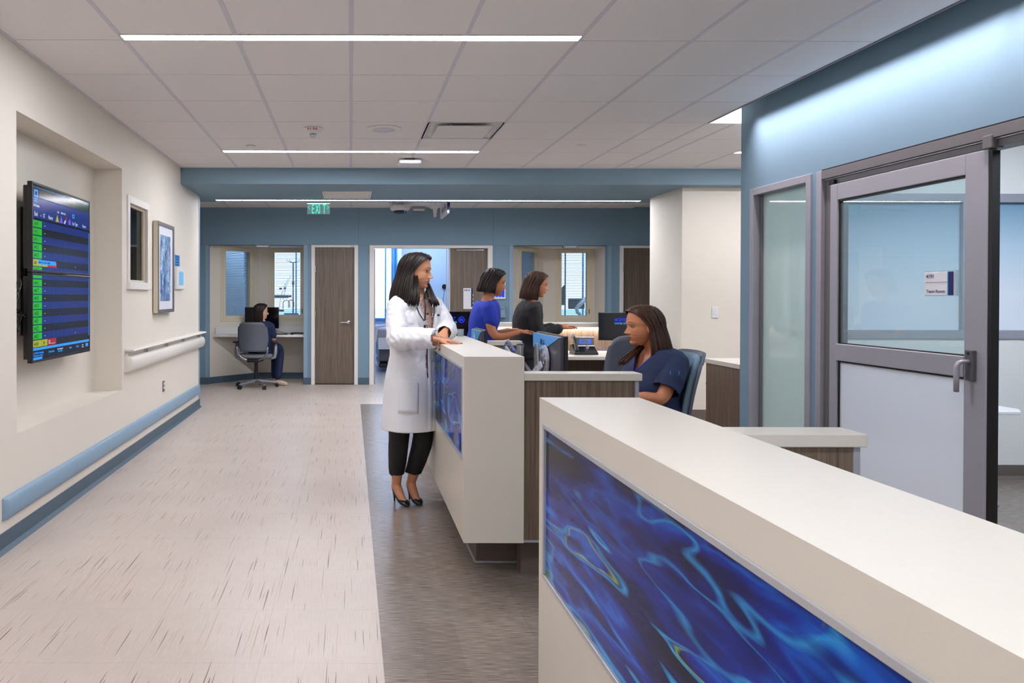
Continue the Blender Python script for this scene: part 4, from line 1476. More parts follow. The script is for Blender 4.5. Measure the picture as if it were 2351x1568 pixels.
B('lens_strip', (949 - 805) * kx, (973 - 805) * kx, yc - 0.034, yc - 0.03, 1.355 + (678 - 484) * kx, 1.355 + (678 - 480.5) * kx, 'white_plastic', r)
# flag sign
r = E('hanging_sign', (1.3, 9.9, ZF), 'white hanging flag sign lettered Hub B4 with navy end', 'sign')
B('sign_board', 1.275, 1.305, 9.60, 10.35, 2.445, 2.66, 'sign_white', r, 0.002)
B('navy_end', 1.273, 1.307, 9.56, 9.60, 2.49, 2.66, 'navy_print', r)
text(MB(), 'Hub B4', (1.2735, 10.20, 2.50), (0, -1, 0), (0, 0, 1), 0.14, 'navy_print', 0.002, 1.1).build('lettering', r)
B('hanger', 1.28, 1.30, 9.9, 9.95, 2.66, 2.69, 'grid_metal', r)
r = E('wall_sensor', (1.2, 10.7, ZF), 'white angled sensor bracket behind the hanging sign', 'sensor')
MB().box(1.17, 1.28, 10.6, 10.7, ZF - 0.05, ZF, 'white_plastic').prism([(1.22, 2.5), (1.25, 2.5), (1.27, 2.64), (1.2, 2.64)], 'y', 10.62, 10.66, 'white_plastic').build('casing', r, 0.004)

# door operators over the alcove windows
for (xc_, lb) in ((603, 'small silver light box over the left alcove'), (1308, 'small silver light box over the right alcove')):
    k = 11.03 / 1664
    x = (xc_ - 805) * k
    r = E('alcove_light', (x, 11.03, FT), lb, 'light fitting', 'alcove light boxes')
    B('casing', x - 0.105, x + 0.105, YF + 0.0, YF + 0.07, FT - 0.032, FT, 'aluminium', r, 0.003)
    B('lens', x - 0.08, x + 0.08, YF - 0.003, YF, FT - 0.03, FT - 0.012, 'white_plastic', r)

# ================================================================== SIGNS
# room sign on the glass door
r = E('room_sign', (XR, 3.5, 1.4), 'room sign 4191 Team Room with blue edge on the glass door', 'sign')
def zy(px, py, X):
    d = X * 1664 / (px - 805)
    return d, CAMZ + (678 - py) * d / 1664
Xs = XR - 0.012
yl, ztop = zy(2122, 623, Xs)
yr, zbot = zy(2189, 675, Xs)
B('sign_plate', Xs, Xs + 0.006, yr, yl, zbot, ztop, 'sign_white', r, 0.001)
B('navy_edge', Xs - 0.001, Xs, yr, yr + 0.030, zbot, ztop, 'navy_print', r)
B('cyan_edge', Xs - 0.001, Xs, yr + 0.030, yr + 0.036, zbot, ztop, 'cyan_print', r)
B('divider', Xs - 0.0006, Xs, yr + 0.036, yl - 0.008, (zbot + ztop) / 2 + 0.006, (zbot + ztop) / 2 + 0.008, 'grey_plastic', r)
m = MB()
text(m, '4191', (Xs - 0.0012, yl - 0.012, ztop - 0.030), (0, -1, 0), (0, 0, 1), 0.026, 'navy_print', 0.0006, 1.0)
m.build('lettering', r)
m = MB()
text(m, 'Team Room', (Xs - 0.0012, yl - 0.014, zbot + 0.012), (0, -1, 0), (0, 0, 1), 0.022, 'navy_print', 0.0004, 1.05)
m.build('lettering', r)
B('standoff', Xs + 0.006, XR + 0.02, yr - 0.006, yl + 0.004, zbot - 0.004, ztop + 0.006, 'acrylic', r)
# A414 sign
k = YF / 1664
r = E('room_sign', (1.8, YF, 1.3), 'tall white room sign A414 with navy edge on the wood door', 'sign')
Ys = YF + 0.045
x0, x1 = (1065 - 805) * k, (1086 - 805) * k
z1, z0 = CAMZ + (678 - 661) * k, CAMZ + (678 - 709) * k
B('sign_plate', x0, x1, Ys, Ys + 0.005, z0, z1, 'sign_white', r)
B('navy_edge', x1 - 0.022, x1 + 0.002, Ys - 0.001, Ys, z0 + 0.03, z1, 'navy_print', r)
m = MB()
text(m, 'A414', (x0 + 0.010, Ys - 0.0015, z1 - 0.045), (1, 0, 0), (0, 0, 1), 0.042, 'navy_print', 0.001, 0.95)
for i in range(5):
    z = z1 - 0.07 - i * 0.048
    m.box(x0 + 0.012, x1 - 0.028, Ys - 0.0012, Ys - 0.0005, z, z + 0.002, 'grid_metal')
m.build('lettering', r)
for i in range(4):
    B('tab', x1 + 0.002, x1 + 0.010, Ys - 0.002, Ys + 0.004, z1 - 0.12 - i * 0.06, z1 - 0.09 - i * 0.06, 'sign_white', r)
# tablet by the right alcove
r = E('wall_tablet', (2.25, YF, 1.35), 'white framed wall tablet with glowing blue screen on the blue wall', 'tablet')
x0, x1 = (1131 - 805) * k, (1160 - 805) * k
z1, z0 = CAMZ + (678 - 645) * k, CAMZ + (678 - 686) * k
B('casing', x0, x1, YF - 0.03, YF, z0, z1, 'white_plastic', r, 0.006)
B('screen', x0 + 0.02, x1 - 0.02, YF - 0.032, YF - 0.03, z0 + 0.03, z1 - 0.022, 'e_tablet', r)
m = MB()
cx_, cz_ = (x0 + x1) / 2 + 0.01, z1 - 0.105
for i in range(18):
    a, b = radians(-100 + i * 11), radians(-100 + (i + 1) * 11)
    m.add([(cx_ + 0.05 * cos(a), YF - 0.033, cz_ + 0.05 * sin(a)), (cx_ + 0.05 * cos(b), YF - 0.033, cz_ + 0.05 * sin(b)),
           (cx_ + 0.036 * cos(b), YF - 0.033, cz_ + 0.036 * sin(b)), (cx_ + 0.036 * cos(a), YF - 0.033, cz_ + 0.036 * sin(a))], [(0, 1, 2, 3)], 'e_tablet_w')
m.build('emblem', r)
m = MB()
m.box(cx_ + 0.0, cx_ + 0.012, YF - 0.0335, YF - 0.033, cz_ - 0.03, cz_ + 0.03, 'e_tablet_w')
m.build('emblem', r)
for xx in (0.025, 0.07, 0.115):
    m = MB()
    m.box(x0 + xx, x0 + xx + 0.02, YF - 0.0335, YF - 0.033, z0 + 0.035, z0 + 0.042, 'e_tablet_w')
    m.build('screen_text', r)
r = E('soap_dispenser', (2.25, YF, 1.1), 'blue fronted dispenser on the blue wall under the tablet', 'dispenser')
B('casing', x0 + 0.03, x1 - 0.01, YF - 0.09, YF, 1.02, 1.2, 'wall_blue', r, 0.012)
B('push_bar', x0 + 0.05, x1 - 0.03, YF - 0.1, YF - 0.09, 1.15, 1.165, 'chrome', r)
r = E('light_switch', (3.93, 11.4, 1.2), 'white switch plate on the right side wall of the right alcove', 'switch')
B('switch_plate', 3.915, 3.925, 11.25, 11.33, 1.0, 1.12, 'white_plastic', r)

# ================================================================== ALCOVE DESK
r = E('alcove_desk', (-1.4, 11.3, 0), 'white wall desk in the left alcove under the windows', 'desk')
MB().prism([(-2.10, YF + 0.06), (-0.70, YF + 0.06), (-0.67, 11.765), (-1.49, 11.765)], 'z', 0.715, 0.75, 'desk_white').build('desktop', r, 0.003)
mb_ = MB(); wall_seg(mb_, (-2.07, YF + 0.10), (-1.50, 11.755), 0.751, 0.85, 0.008, 'desk_white'); wall_seg(mb_, (-1.49, 11.755), (-0.68, 11.755), 0.751, 0.85, 0.008, 'desk_white'); mb_.build('upstand', r)
r = E('alcove_desk', (3.2, 11.3, 0), 'white wall desk in the right alcove behind the back counter', 'desk')
MB().prism([(2.52, YF + 0.06), (3.88, YF + 0.06), (3.93, 11.765), (3.14, 11.765)], 'z', 0.715, 0.75, 'desk_white').build('desktop', r, 0.003)


# ================================================================== MONITORS
def monitor(name, label, x, y, z0, z1, w, rot=0.0, logo=True, stand=0.15, group=None, base=None):
    """screen faces -y before rotation"""
    r = E(name, (0, 0, 0), label, 'monitor', group)
    h = z1 - z0
    MB().box(-w / 2, w / 2, 0, 0.03, 0, h, 'black_plastic').build('casing', r, 0.004)
    B('screen', -w / 2 + 0.008, w / 2 - 0.008, -0.002, 0.0, 0.012, h - 0.008, 'monitor_black', r)
    if logo:
        m = MB()
        xl = w / 2 - 0.31
        zt = h - 0.105
        text(m, 'MOFFITT', (xl - 0.02, -0.003, zt + 0.012), (1, 0, 0), (0, 0, 1), 0.045, 'e_logo', 0.0006, 0.82)
        m.build('wordmark', r)
        m = MB()
        text(m, 'CANCER CENTER', (xl - 0.02, -0.003, zt - 0.018), (1, 0, 0), (0, 0, 1), 0.024, 'e_logo2', 0.0006, 0.86)
        m.build('wordmark', r)
        m = MB()
        cx, cz = xl + 0.19, zt + 0.016
        for i in range(20):
            a, b = 2 * pi * i / 20, 2 * pi * (i + 1) / 20
            m.add([(cx + 0.034 * cos(a), -0.003, cz + 0.034 * sin(a)), (cx + 0.034 * cos(b), -0.003, cz + 0.034 * sin(b)),
                   (cx + 0.027 * cos(b), -0.003, cz + 0.027 * sin(b)), (cx + 0.027 * cos(a), -0.003, cz + 0.027 * sin(a))], [(0, 1, 2, 3)], 'e_logo')
        text(m, 'M', (cx - 0.018, -0.003, cz - 0.015), (1, 0, 0), (0, 0, 1), 0.042, 'e_logo', 0.0022, 1.0)
        m.build('emblem', r)
    if stand > 0:
        MB().box(-0.03, 0.03, 0.03, 0.06, -stand + 0.012, h * 0.5, 'black_plastic').box(-0.11, 0.11, -0.04, 0.14, -stand, -stand + 0.012, 'black_plastic').build('stand', r, 0.004)
    r.location = (x, y, z0)
    r.rotation_euler = (0, 0, rot)
    return r


monitor('monitor', 'black monitor with blue logo behind the doctor, screen toward the viewer', 1.04, 7.62, 0.895, 1.19, 0.49, stand=0.147, group=None)
monitor('monitor', 'black monitor with blue logo behind the seated nurse in scrubs', 2.86, 7.62, 0.885, 1.18, 0.49, rot=radians(-4), stand=0.137)
monitor('monitor', 'black screened monitor on the alcove desk behind the far seated woman', -1.40, 11.42, 0.83, 1.165, 0.535, logo=False, stand=0.079)


def back_monitor(label, X, y0, y1, z0, z1, refl_height, mat, mark):
    """monitor seen from behind: back plane faces -x, screen faces +x"""
    r = E('monitor', (X, (y0 + y1) / 2, z0), label, 'monitor')
    h = z1 - z0
    B('screen_frame', X, X + 0.018, y0, y1, z0, z1, 'black_plastic', r, 0.002)
    # rear housing, thick in the middle and bevelled, lower body dark
    MB().prism([(y0 + 0.006, z0 + 0.006), (y1 - 0.006, z0 + 0.006), (y1 - 0.006, z1 - 0.006), (y0 + 0.006, z1 - 0.006)], 'x', X - 0.02, X, 'monitor_back').build('rear_shell', r, 0.004)
    zf = z1 - h * refl_height
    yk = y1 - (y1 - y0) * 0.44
    MB().prism([(y1 - 0.008, z1 - 0.008), (y0 + 0.01, z1 - 0.008), (yk, zf), (y1 - 0.008, zf)], 'x', X - 0.024, X - 0.0201, mat).build('painted_reflection', r, 0.001)  # reflection on the back, painted as a thin raised blue piece
    B('rear_seam', X - 0.022, X - 0.0201, yk, y1 - 0.006, zf - 0.022, zf - 0.002, 'black_gasket', r)
    return r


bm1 = back_monitor('larger dark monitor seen from behind with painted blue reflection, above the wood partition', 1.10, 3.72, 4.28, 0.80, 1.146, 0.26, 'reflected_blue', 'LG')
m = MB()
zc, yc = 1.146 - 0.05, 4.09
for i in range(16):
    a, b = 2 * pi * i / 16, 2 * pi * (i + 1) / 16
    m.add([(1.0755, yc + 0.017 * cos(a), zc + 0.017 * sin(a)), (1.0755, yc + 0.017 * cos(b), zc + 0.017 * sin(b)), (1.0755, yc, zc)], [(0, 1, 2)], 'print_black')
text(m, 'LG', (1.0755, yc - 0.024, zc - 0.013), (0, -1, 0), (0, 0, 1), 0.037, 'print_black', 0.0016, 1.0)
m.build('lettering', bm1)
bm2 = back_monitor('smaller dark monitor seen from behind with painted cyan reflection, at the far counter end', 0.90, 4.86, 5.26, 0.83, 1.122, 0.40, 'reflected_cyan', '')
m = MB()
m.ellipsoid((0.8755, 5.13, 1.063), (0.0006, 0.017, 0.019), 'sign_white', 12, 8).ellipsoid((0.8755, 5.122, 1.088), (0.0006, 0.004, 0.008), 'sign_white', 8, 6)
m.build('white_mark', bm2)
MB().box(0.92, 0.96, 5.0, 5.05, 0.7455, 1.0, 'black_plastic').box(0.86, 1.06, 4.93, 5.13, 0.7455, 0.757, 'black_plastic').build('stand', bm2)
# round tilting mount on the near one plus arm
mt = E('monitor_arm', (0, 0, 0))
mt.parent = bm1
mt['label'] = 'grey jointed metal arm with round tilt disc'
def zx(px, py, X):
    d = X * 1664 / (px - 805)
    return Vector((X, d, CAMZ + (678 - py) * d / 1664))
cdisc = zx(1243, 827, 1.05)
for (rr, x_, mat) in ((0.085, 1.072, 'aluminium'), (0.070, 1.058, 'chrome'), (0.050, 1.048, 'grey_plastic')):
    MB().lathe([(rr, 0.0), (rr, -0.010), (rr - 0.008, -0.014)], mat, (x_, cdisc.y, cdisc.z), 28, 'x').build('tilt_disc', mt, smooth=True, auto=40)
MB().prism([(cdisc.y - 0.02, cdisc.z + 0.10), (cdisc.y + 0.03, cdisc.z + 0.09), (cdisc.y + 0.03, cdisc.z - 0.11), (cdisc.y - 0.05, cdisc.z - 0.13)], 'x', 1.02, 1.032, 'chrome').build('tilt_plate', mt, 0.003)
# arm links
P0 = Vector((0.97, 4.20, 0.76)); P1 = zx(1188, 800, 0.965); P2 = zx(1160, 788, 0.93); P3 = zx(1222, 850, 1.03)
MB().tube([zx(1195, 852, 0.95) - Vector((0, 0, 0.10)), zx(1195, 792, 0.95)], 0.019, 'chrome', 20).build('post', mt, smooth=True, auto=40)
MB().lathe([(0.021, 0), (0.021, 0.008), (0.017, 0.011)], 'grey_plastic', tuple(zx(1195, 792, 0.95)), 20).build('post_cap', mt, smooth=True, auto=40)
def bar(a, b, w, t, mat, name):
    a, b = Vector(a), Vector(b)
    d = (b - a).normalized()
    up = Vector((1, 0, 0)); s_ = d.cross(up).normalized()
    up = s_.cross(d)
    m = MB()
    vs = []
    for e_ in (a - d * w * 0.4, b + d * w * 0.4):
        for (i, j) in ((-1, -1), (1, -1), (1, 1), (-1, 1)):
            vs.append(e_ + s_ * i * w / 2 + up * j * t / 2)
    m.add(vs, [(0, 1, 2, 3), (4, 5, 6, 7), (0, 1, 5, 4), (1, 2, 6, 5), (2, 3, 7, 6), (3, 0, 4, 7)], mat)
    return m.build(name, mt, 0.004)
bar(zx(1168, 790, 0.93), zx(1222, 862, 1.0), 0.032, 0.02, 'grey_plastic', 'arm_link')
bar(zx(1163, 800, 0.91), zx(1200, 852, 0.95), 0.028, 0.014, 'aluminium', 'arm_link')
bar(zx(1222, 862, 1.0), zx(1240, 840, 1.03), 0.05, 0.012, 'aluminium', 'arm_bracket')
for (px_, py_) in ((1167, 791), (1173, 798), (1232, 846)):
    p = zx(px_, py_, 0.915)
    MB().lathe([(0.004, 0), (0.004, -0.004)], 'chrome', tuple(p), 10, 'x').build('bolt', mt)
pts = []
for i in range(15):
    t = i / 14
    px_ = 1156 + 26 * t
    py_ = 806 - 24 * sin(pi * min(1, t * 1.05) ** 0.8)
    pts.append(tuple(zx(px_, py_, 0.94)))
tag(MB().tube(pts, 0.004, 'blue_cable', 6).build('blue_cable', smooth=True), 'thin blue cable looped over the grey monitor arm', 'cable')

# desk phone on the back counter
yp = 7.55
k = yp / 1664
def ph(px, py, y=yp):
    return Vector(((px - 805) * y / 1664, y, CAMZ + (678 - py) * y / 1664))
zd = 0.747
r = E('desk_phone', ((1337 - 805) * k, yp, zd), 'black office desk phone with small blue screen on the back counter', 'phone')
x0, x1 = (1325 - 805) * k, (1366 - 805) * k
MB().prism([(yp - 0.10, zd), (yp + 0.10, zd), (yp + 0.08, zd + 0.10), (yp + 0.05, zd + 0.10), (yp - 0.10, zd + 0.02)], 'x', x0 - 0.05, x1 + 0.005, 'black_plastic').build('body', r, 0.004)
Mt = Matrix.Translation((0, yp - 0.0, zd + 0.085)) @ Matrix.Rotation(radians(-20), 4, 'X')
MB().box(x0, x1 - 0.004, -0.004, 0.012, 0.0, 0.092, 'black_plastic', Mt).build('screen_hood', r, 0.003)
MB().box(x0 + 0.027, x1 - 0.035, -0.006, -0.004, 0.022, 0.072, 'e_phone', Mt).box(x0 + 0.05, x1 - 0.065, -0.007, -0.006, 0.034, 0.06, 'e_phone2', Mt).build('screen', r)
MB().box(x0, x1 - 0.004, -0.007, -0.004, -0.004, 0.004, 'chrome', Mt).box(x0, x1 - 0.004, -0.006, 0.012, 0.092, 0.097, 'chrome', Mt).build('silver_trim', r)
MB().lathe([(0.018, 0), (0.018, -0.006), (0.006, -0.008)], 'chrome', ((x0 + x1) / 2, yp - 0.045, zd + 0.075), 16, 'y').build('nav_button', r, smooth=True, auto=40)
m = MB()
for i in range(3):
    for j in range(4):
        xx = (x0 + x1) / 2 - 0.02 + i * 0.02
        t = 0.25 + j * 0.17
        m.box(xx - 0.005, xx + 0.005, yp - 0.108 + t * 0.13 - 0.003, yp - 0.104 + t * 0.13, zd + 0.012 + t * 0.07, zd + 0.018 + t * 0.07, 'grey_plastic')
m.build('keypad', r)
xh = (1319 - 805) * k
MB().tube([(xh, yp - 0.10, zd + 0.035), (xh, yp - 0.085, zd + 0.05), (xh, yp - 0.05, zd + 0.10), (xh, yp - 0.01, zd + 0.155), (xh, yp + 0.03, zd + 0.185), (xh, yp + 0.05, zd + 0.17)], [0.022, 0.024, 0.017, 0.018, 0.024, 0.020], 'black_plastic', 12).build('handset', r, smooth=True)
B('handset_cradle', xh - 0.03, xh + 0.03, yp - 0.11, yp + 0.05, zd, zd + 0.03, 'black_plastic', r, 0.004)
pts = [(x1, yp + 0.08, zd + 0.06), (x1 + 0.06, yp + 0.12, zd + 0.062), (x1 + 0.14, yp + 0.14, zd + 0.045), (x1 + 0.25, yp + 0.18, zd + 0.006), (x1 + 0.4, yp + 0.2, zd + 0.005)]
tag(MB().tube(pts, 0.004, 'blue_cable', 6).build('blue_cable', smooth=True), 'light blue network cable trailing from the desk phone', 'cable')

# clear acrylic cup and name stand on the far end of counter
r = tag(MB().lathe([(0.022, 0), (0.024, 0.05), (0.020, 0.05), (0.018, 0.004)], 'acrylic', (0.765, 5.04, 1.071), 20).build('clear_cup', smooth=True, auto=40), 'small clear acrylic cup at the far end of the counter', 'cup')

# alcove desk items
r = E('keyboard', (-1.12, 11.13, 0.7505), 'black keyboard on the alcove desk beside the far woman', 'keyboard')
MB().box(-1.30, -0.97, 11.08, 11.20, 0.7505, 0.762, 'black_plastic').build('case', r, 0.002)
m = MB()
for i in range(14):
    for j in range(4):
        m.box(-1.29 + i * 0.0225, -1.272 + i * 0.0225, 11.09 + j * 0.026, 11.108 + j * 0.026, 0.762, 0.767, 'grey_plastic')
m.build('keys', r)['kind'] = 'stuff'
tag(MB().ellipsoid((-0.90, 11.13, 0.765), (0.03, 0.05, 0.016), 'black_plastic').build('computer_mouse', smooth=True), 'black computer mouse on the alcove desk right of the keyboard', 'mouse')
tag(B('power_adapter', -0.93, -0.72, 11.3, 11.36, 0.7505, 0.775, 'black_plastic', None, 0.004), 'black power adapter on the alcove desk behind the mouse', 'adapter')
tag(MB().tube([(-1.2, 11.45, 0.80), (-1.1, 11.4, 0.775), (-0.98, 11.35, 0.757), (-0.8, 11.42, 0.756), (-0.72, 11.33, 0.756), (-0.70, 11.2, 0.755)], 0.004, 'black_plastic', 6).build('desk_cable', smooth=True), 'black cable curling over the alcove desk', 'cable')

# low table in the team room
r = E('side_table', (4.0, 4.8, 0), 'low white pedestal table in the team room behind the glass door', 'table')
MB().prism([(3.78, 4.62), (4.28, 4.62), (4.36, 4.72), (4.36, 5.0), (3.78, 5.0)], 'z', 0.60, 0.622, 'desk_white').build('tabletop', r, 0.004)
MB().tube([(4.05, 4.84, 0.02), (4.05, 4.84, 0.60)], 0.025, 'chair_metal', 16).build('pedestal', r, smooth=True, auto=40)
MB().lathe([(0.22, 0.0), (0.22, 0.008), (0.04, 0.022)], 'chair_metal', (4.05, 4.84, 0), 28).build('foot_disc', r, smooth=True, auto=40)


# ================================================================== OFFICE CHAIR
def office_chair(label, x, y, rot, seat_z=0.47, top=1.03, pad='chair_pad_grey', arms=True, group=None, back_front='chair_pad_grey', recline=12):
    """chair facing +y locally, back at -y"""
    r = E('office_chair', (0, 0, 0), label, 'chair', group)
    # backrest: curved shell
    def back(u, v, off):
        z = seat_z + 0.07 + (top - seat_z - 0.07) * v
        w = 0.235 - 0.035 * v ** 2 - (0.05 * (1 - v) ** 3)
        a = (u - 0.5) * 2
        # rounded corners
        w2 = w * (1 - 0.10 * max(0, v - 0.82) / 0.18 * abs(a) ** 4)
        xx = a * w2
        yy = -0.215 - sin(radians(recline)) * (z - seat_z) * 0.75 + 0.055 * (a * a) + 0.03 * sin(pi * v) + off
        zz = z - (0.03 * abs(a) ** 6 if v > 0.9 else 0)
        return Vector((xx, yy, zz))
    m = MB(); m.grid(lambda u, v: back(u, v, 0.0), 14, 14, 'chair_shell')
    m.build('back_shell', r, smooth=True, solid=0.018)
    m = MB(); m.grid(lambda u, v: back(0.06 + u * 0.88, 0.10 + v * 0.87, 0.028), 12, 12, back_front)
    m.build('back_cushion', r, smooth=True, solid=0.03)
    # seat
    m = MB()
    rings = []
    for (s_, z) in ((0.85, -0.035), (0.98, -0.02), (1.0, 0.0), (0.97, 0.02), (0.88, 0.032)):
        rings.append([Vector((0.245 * s_ * (abs(cos(a)) ** 0.5) * (1 if cos(a) > 0 else -1), 0.03 + 0.24 * s_ * (abs(sin(a)) ** 0.5) * (1 if sin(a) > 0 else -1), seat_z + z)) for a in [2 * pi * k / 28 for k in range(28)]])
    m.loft(rings, pad).build('seat', r, smooth=True)
    # support yoke under the back
    m = MB()
    pts = []
    for i in range(15):
        a = pi * i / 14
        pts.append((0.225 * cos(a), -0.235 + 0.06 * sin(a), seat_z + 0.14 - 0.20 * sin(a) ** 0.7))
    m.tube(pts, 0.020, 'chair_metal', 10, flat=0.6)
    m.build('back_yoke', r, smooth=True)
    MB().box(-0.09, 0.09, -0.2, 0.12, seat_z - 0.085, seat_z - 0.036, 'black_plastic').build('mechanism', r, 0.012)
    MB().tube([(0, 0, 0.10), (0, 0, seat_z - 0.08)], [0.032, 0.026], 'black_plastic', 16).build('gas_column', r, smooth=True, auto=40)
    m0 = MB()
    m0.lathe([(0.05, 0.0), (0.045, 0.05), (0.03, 0.055)], 'chair_metal', (0, 0, 0.075), 20)
    m0.build('hub', r, smooth=True, auto=40)
    for k in range(5):
        a = radians(90 + 72 * k)
        d = Vector((cos(a), sin(a), 0))
        s_ = Vector((-sin(a), cos(a), 0))
        rings = []
        for (t, w, h, z) in ((0.02, 0.028, 0.022, 0.10), (0.15, 0.022, 0.016, 0.092), (0.30, 0.017, 0.012, 0.072), (0.315, 0.012, 0.008, 0.07)):
            c = d * t + Vector((0, 0, z))
            rings.append([c - s_ * w - Vector((0, 0, h)), c + s_ * w - Vector((0, 0, h)), c + s_ * w + Vector((0, 0, h * 0.4)), c + s_ * w * 0.6 + Vector((0, 0, h)), c - s_ * w * 0.6 + Vector((0, 0, h)), c - s_ * w + Vector((0, 0, h * 0.4))])
        leg = MB().loft(rings, 'chair_metal').build('leg', r, 0.002)
        c = d * 0.305
        cs = MB()
        for o_ in (-0.014, 0.014):
            w_ = []
            for kk in range(16):
                b = 2 * pi * kk / 16
                w_.append((0.029 * cos(b), 0.029 * sin(b)))
            ringA = [c + s_ * (o_ - 0.009) + d * p[0] + Vector((0, 0, 0.03 + p[1])) for p in w_]
            ringB = [c + s_ * (o_ + 0.009) + d * p[0] + Vector((0, 0, 0.03 + p[1])) for p in w_]
            cs.loft([ringA, ringB], 'black_plastic')
        cs.build('caster', r, smooth=True, auto=40)
    if arms:
        for sx in (-1, 1):
            MB().tube([(sx * 0.20, -0.02, seat_z - 0.04), (sx * 0.28, -0.01, seat_z - 0.02), (sx * 0.29, 0.0, seat_z + 0.05), (sx * 0.285, 0.0, seat_z + 0.19)], [0.018, 0.02, 0.024, 0.020], 'chair_metal', 10, flat=1.3).build('arm_post', r, smooth=True)
            rings = []
            for (yy, w, z) in ((-0.12, 0.02, 0), (-0.10, 0.042, 0), (0.05, 0.046, 0), (0.13, 0.036, 0.0), (0.15, 0.015, 0)):
                cc = Vector((sx * 0.285, yy, seat_z + 0.20))
                rings.append([cc + Vector((w * cos(b), 0, 0.014 * sin(b))) for b in [2 * pi * q / 12 for q in range(12)]])
            MB().loft(rings, 'black_plastic').build('armrest', r, smooth=True)
    r.location = (x, y, 0)
    r.rotation_euler = (0, 0, rot)
    return r


k = 10.62 / 1664
office_chair('grey office chair with star base at the alcove desk, holding the far woman', (588 - 805) * k, 10.62, radians(-6), 0.47, 0.965)
office_chair('empty grey office chair between the seated nurse and the back counter', 1.99, 5.35, radians(8), 0.5, 1.075, 'chair_pad_grey', arms=False)
office_chair('blue-grey office chair that the seated nurse in scrubs sits on', 1.74, 4.32, radians(92), 0.47, 1.03, 'chair_pad', arms=False, back_front='chair_pad', recline=16)

# ================================================================== PATIENT ROOM CONTENT
r = E('hospital_bed', (0.8, 13.4, 0), 'hospital bed with grey patterned blanket seen through the open door', 'bed')
MB().box(0.45, 1.0, 12.6, 14.4, 0.5, 0.78, 'bed_linen').build('mattress', r, 0.05, seg=4)
MB().box(0.5, 0.96, 12.7, 14.3, 0.2, 0.48, 'grey_plastic').box(0.5, 0.9, 12.8, 14.2, 0.08, 0.16, 'black_plastic').build('bed_frame', r, 0.02)
m = MB()
m.tube([(0.44, 12.62, 0.55), (0.46, 12.60, 0.80), (0.60, 12.58, 0.84), (0.74, 12.58, 0.80), (0.78, 12.58, 0.52)], 0.022, 'white_plastic', 10)
m.box(0.48, 0.74, 12.565, 12.585, 0.42, 0.62, 'white_plastic')
m.build('footboard', r, smooth=True, auto=40)
r = E('wall_clock_disc', (1.49, 13.5, 1.42), 'round black wall device with hanging cord in the patient room', 'wall device')
yd = 13.49; k = yd / 1664
xd, zd_ = (1020 - 805) * k, CAMZ + (678 - 657.5) * k
MB().lathe([(0.045, 0), (0.045, -0.02), (0.038, -0.024)], 'black_plastic', (xd, yd, zd_), 28, 'y').build('disc', r, smooth=True, auto=40)
MB().tube([(xd, yd - 0.01, zd_ - 0.045), (xd - 0.02, yd - 0.012, zd_ - 0.2), (xd - 0.03, yd - 0.012, zd_ - 0.5)], 0.003, 'black_plastic', 6).build('cord', r, smooth=True)
r = E('framed_picture', (1.0, 13.49, 1.5), 'blue picture in a blue frame on the patient room wall beside the doctor hair', 'picture')
x0, x1 = (910 - 805) * k, (935 - 805) * k
x0 = 0.99
z1_, z0_ = CAMZ + (678 - 597) * k, CAMZ + (678 - 672) * k
B('picture_frame', x0, x1 + 0.06, yd - 0.02, yd + 0.005, z0_, z1_, 'curtain_blue', r, 0.003)
B('mat_board', x0 + 0.02, x1 + 0.04, yd - 0.022, yd - 0.02, z0_ + 0.02, z1_ - 0.02, 'paper_white', r)
B('print', x0 + 0.05, x1 + 0.02, yd - 0.023, yd - 0.022, z0_ + 0.06, z1_ - 0.05, 'sky_frame', r)
r = E('window_curtain', (0.96, 15.3, 1.5), 'blue curtain gathered at the patient room window edge', 'curtain')
m = MB()
def cfn(u, v):
    return Vector((0.86 + 0.26 * u, 15.35 + 0.03 * sin(u * 22), 0.2 + 2.35 * v))
m.grid(cfn, 40, 4, 'curtain_blue'); m.build('cloth', r, smooth=True, solid=0.004)

# infusion stand behind the alcove blinds
k = 13.6 / 1664
r = E('infusion_stand', ((673 - 805) * k, 13.6, 0), 'infusion stand with pumps and coiled red lines behind the alcove blinds', 'infusion stand')
xi = (673 - 805) * k
MB().tube([(xi, 13.6, 0.02), (xi, 13.6, 1.98)], 0.014, 'grey_plastic', 10).build('pole', r, smooth=True)
MB().box(xi - 0.02, xi + 0.02, 13.57, 13.63, 1.55, 1.62, 'black_plastic').build('clamp', r)
m = MB()
for dx in (-0.11, 0.11, 0.06, -0.06):
    m.tube([(xi, 13.6, 1.96), (xi + dx, 13.6, 1.99), (xi + dx * 1.1, 13.6, 2.03)], 0.005, 'grey_plastic', 6)
m.build('hook', r)
for i in range(5):
    a = 2 * pi * i / 5
    MB().tube([(xi, 13.6, 0.08), (xi + 0.28 * cos(a), 13.6 + 0.28 * sin(a), 0.05)], 0.012, 'grey_plastic', 8).build('leg', r)
B('pump', xi - 0.42, xi - 0.08, 13.5, 13.62, 1.30, 1.36, 'grey_plastic', r, 0.01)
B('pump', xi - 0.16, xi + 0.10, 13.5, 13.6, 0.98, 1.02, 'blue_cable', r, 0.005)
for (px_, py_, w_, mt_) in ((652, 681, 0.05, 'print_black'), (660, 682, 0.04, 'e_yellow'), (667, 680, 0.05, 'grey_plastic'), (645, 663, 0.05, 'grey_plastic'), (655, 662, 0.04, 'blue_cable')):
    xx, zz = (px_ - 805) * k, CAMZ + (678 - py_) * k
    B('stopcock', xx - w_ / 2, xx + w_ / 2, 13.52, 13.56, zz - 0.02, zz + 0.02, mt_ if mt_ != 'e_yellow' else 'frame_cream', r, 0.004)
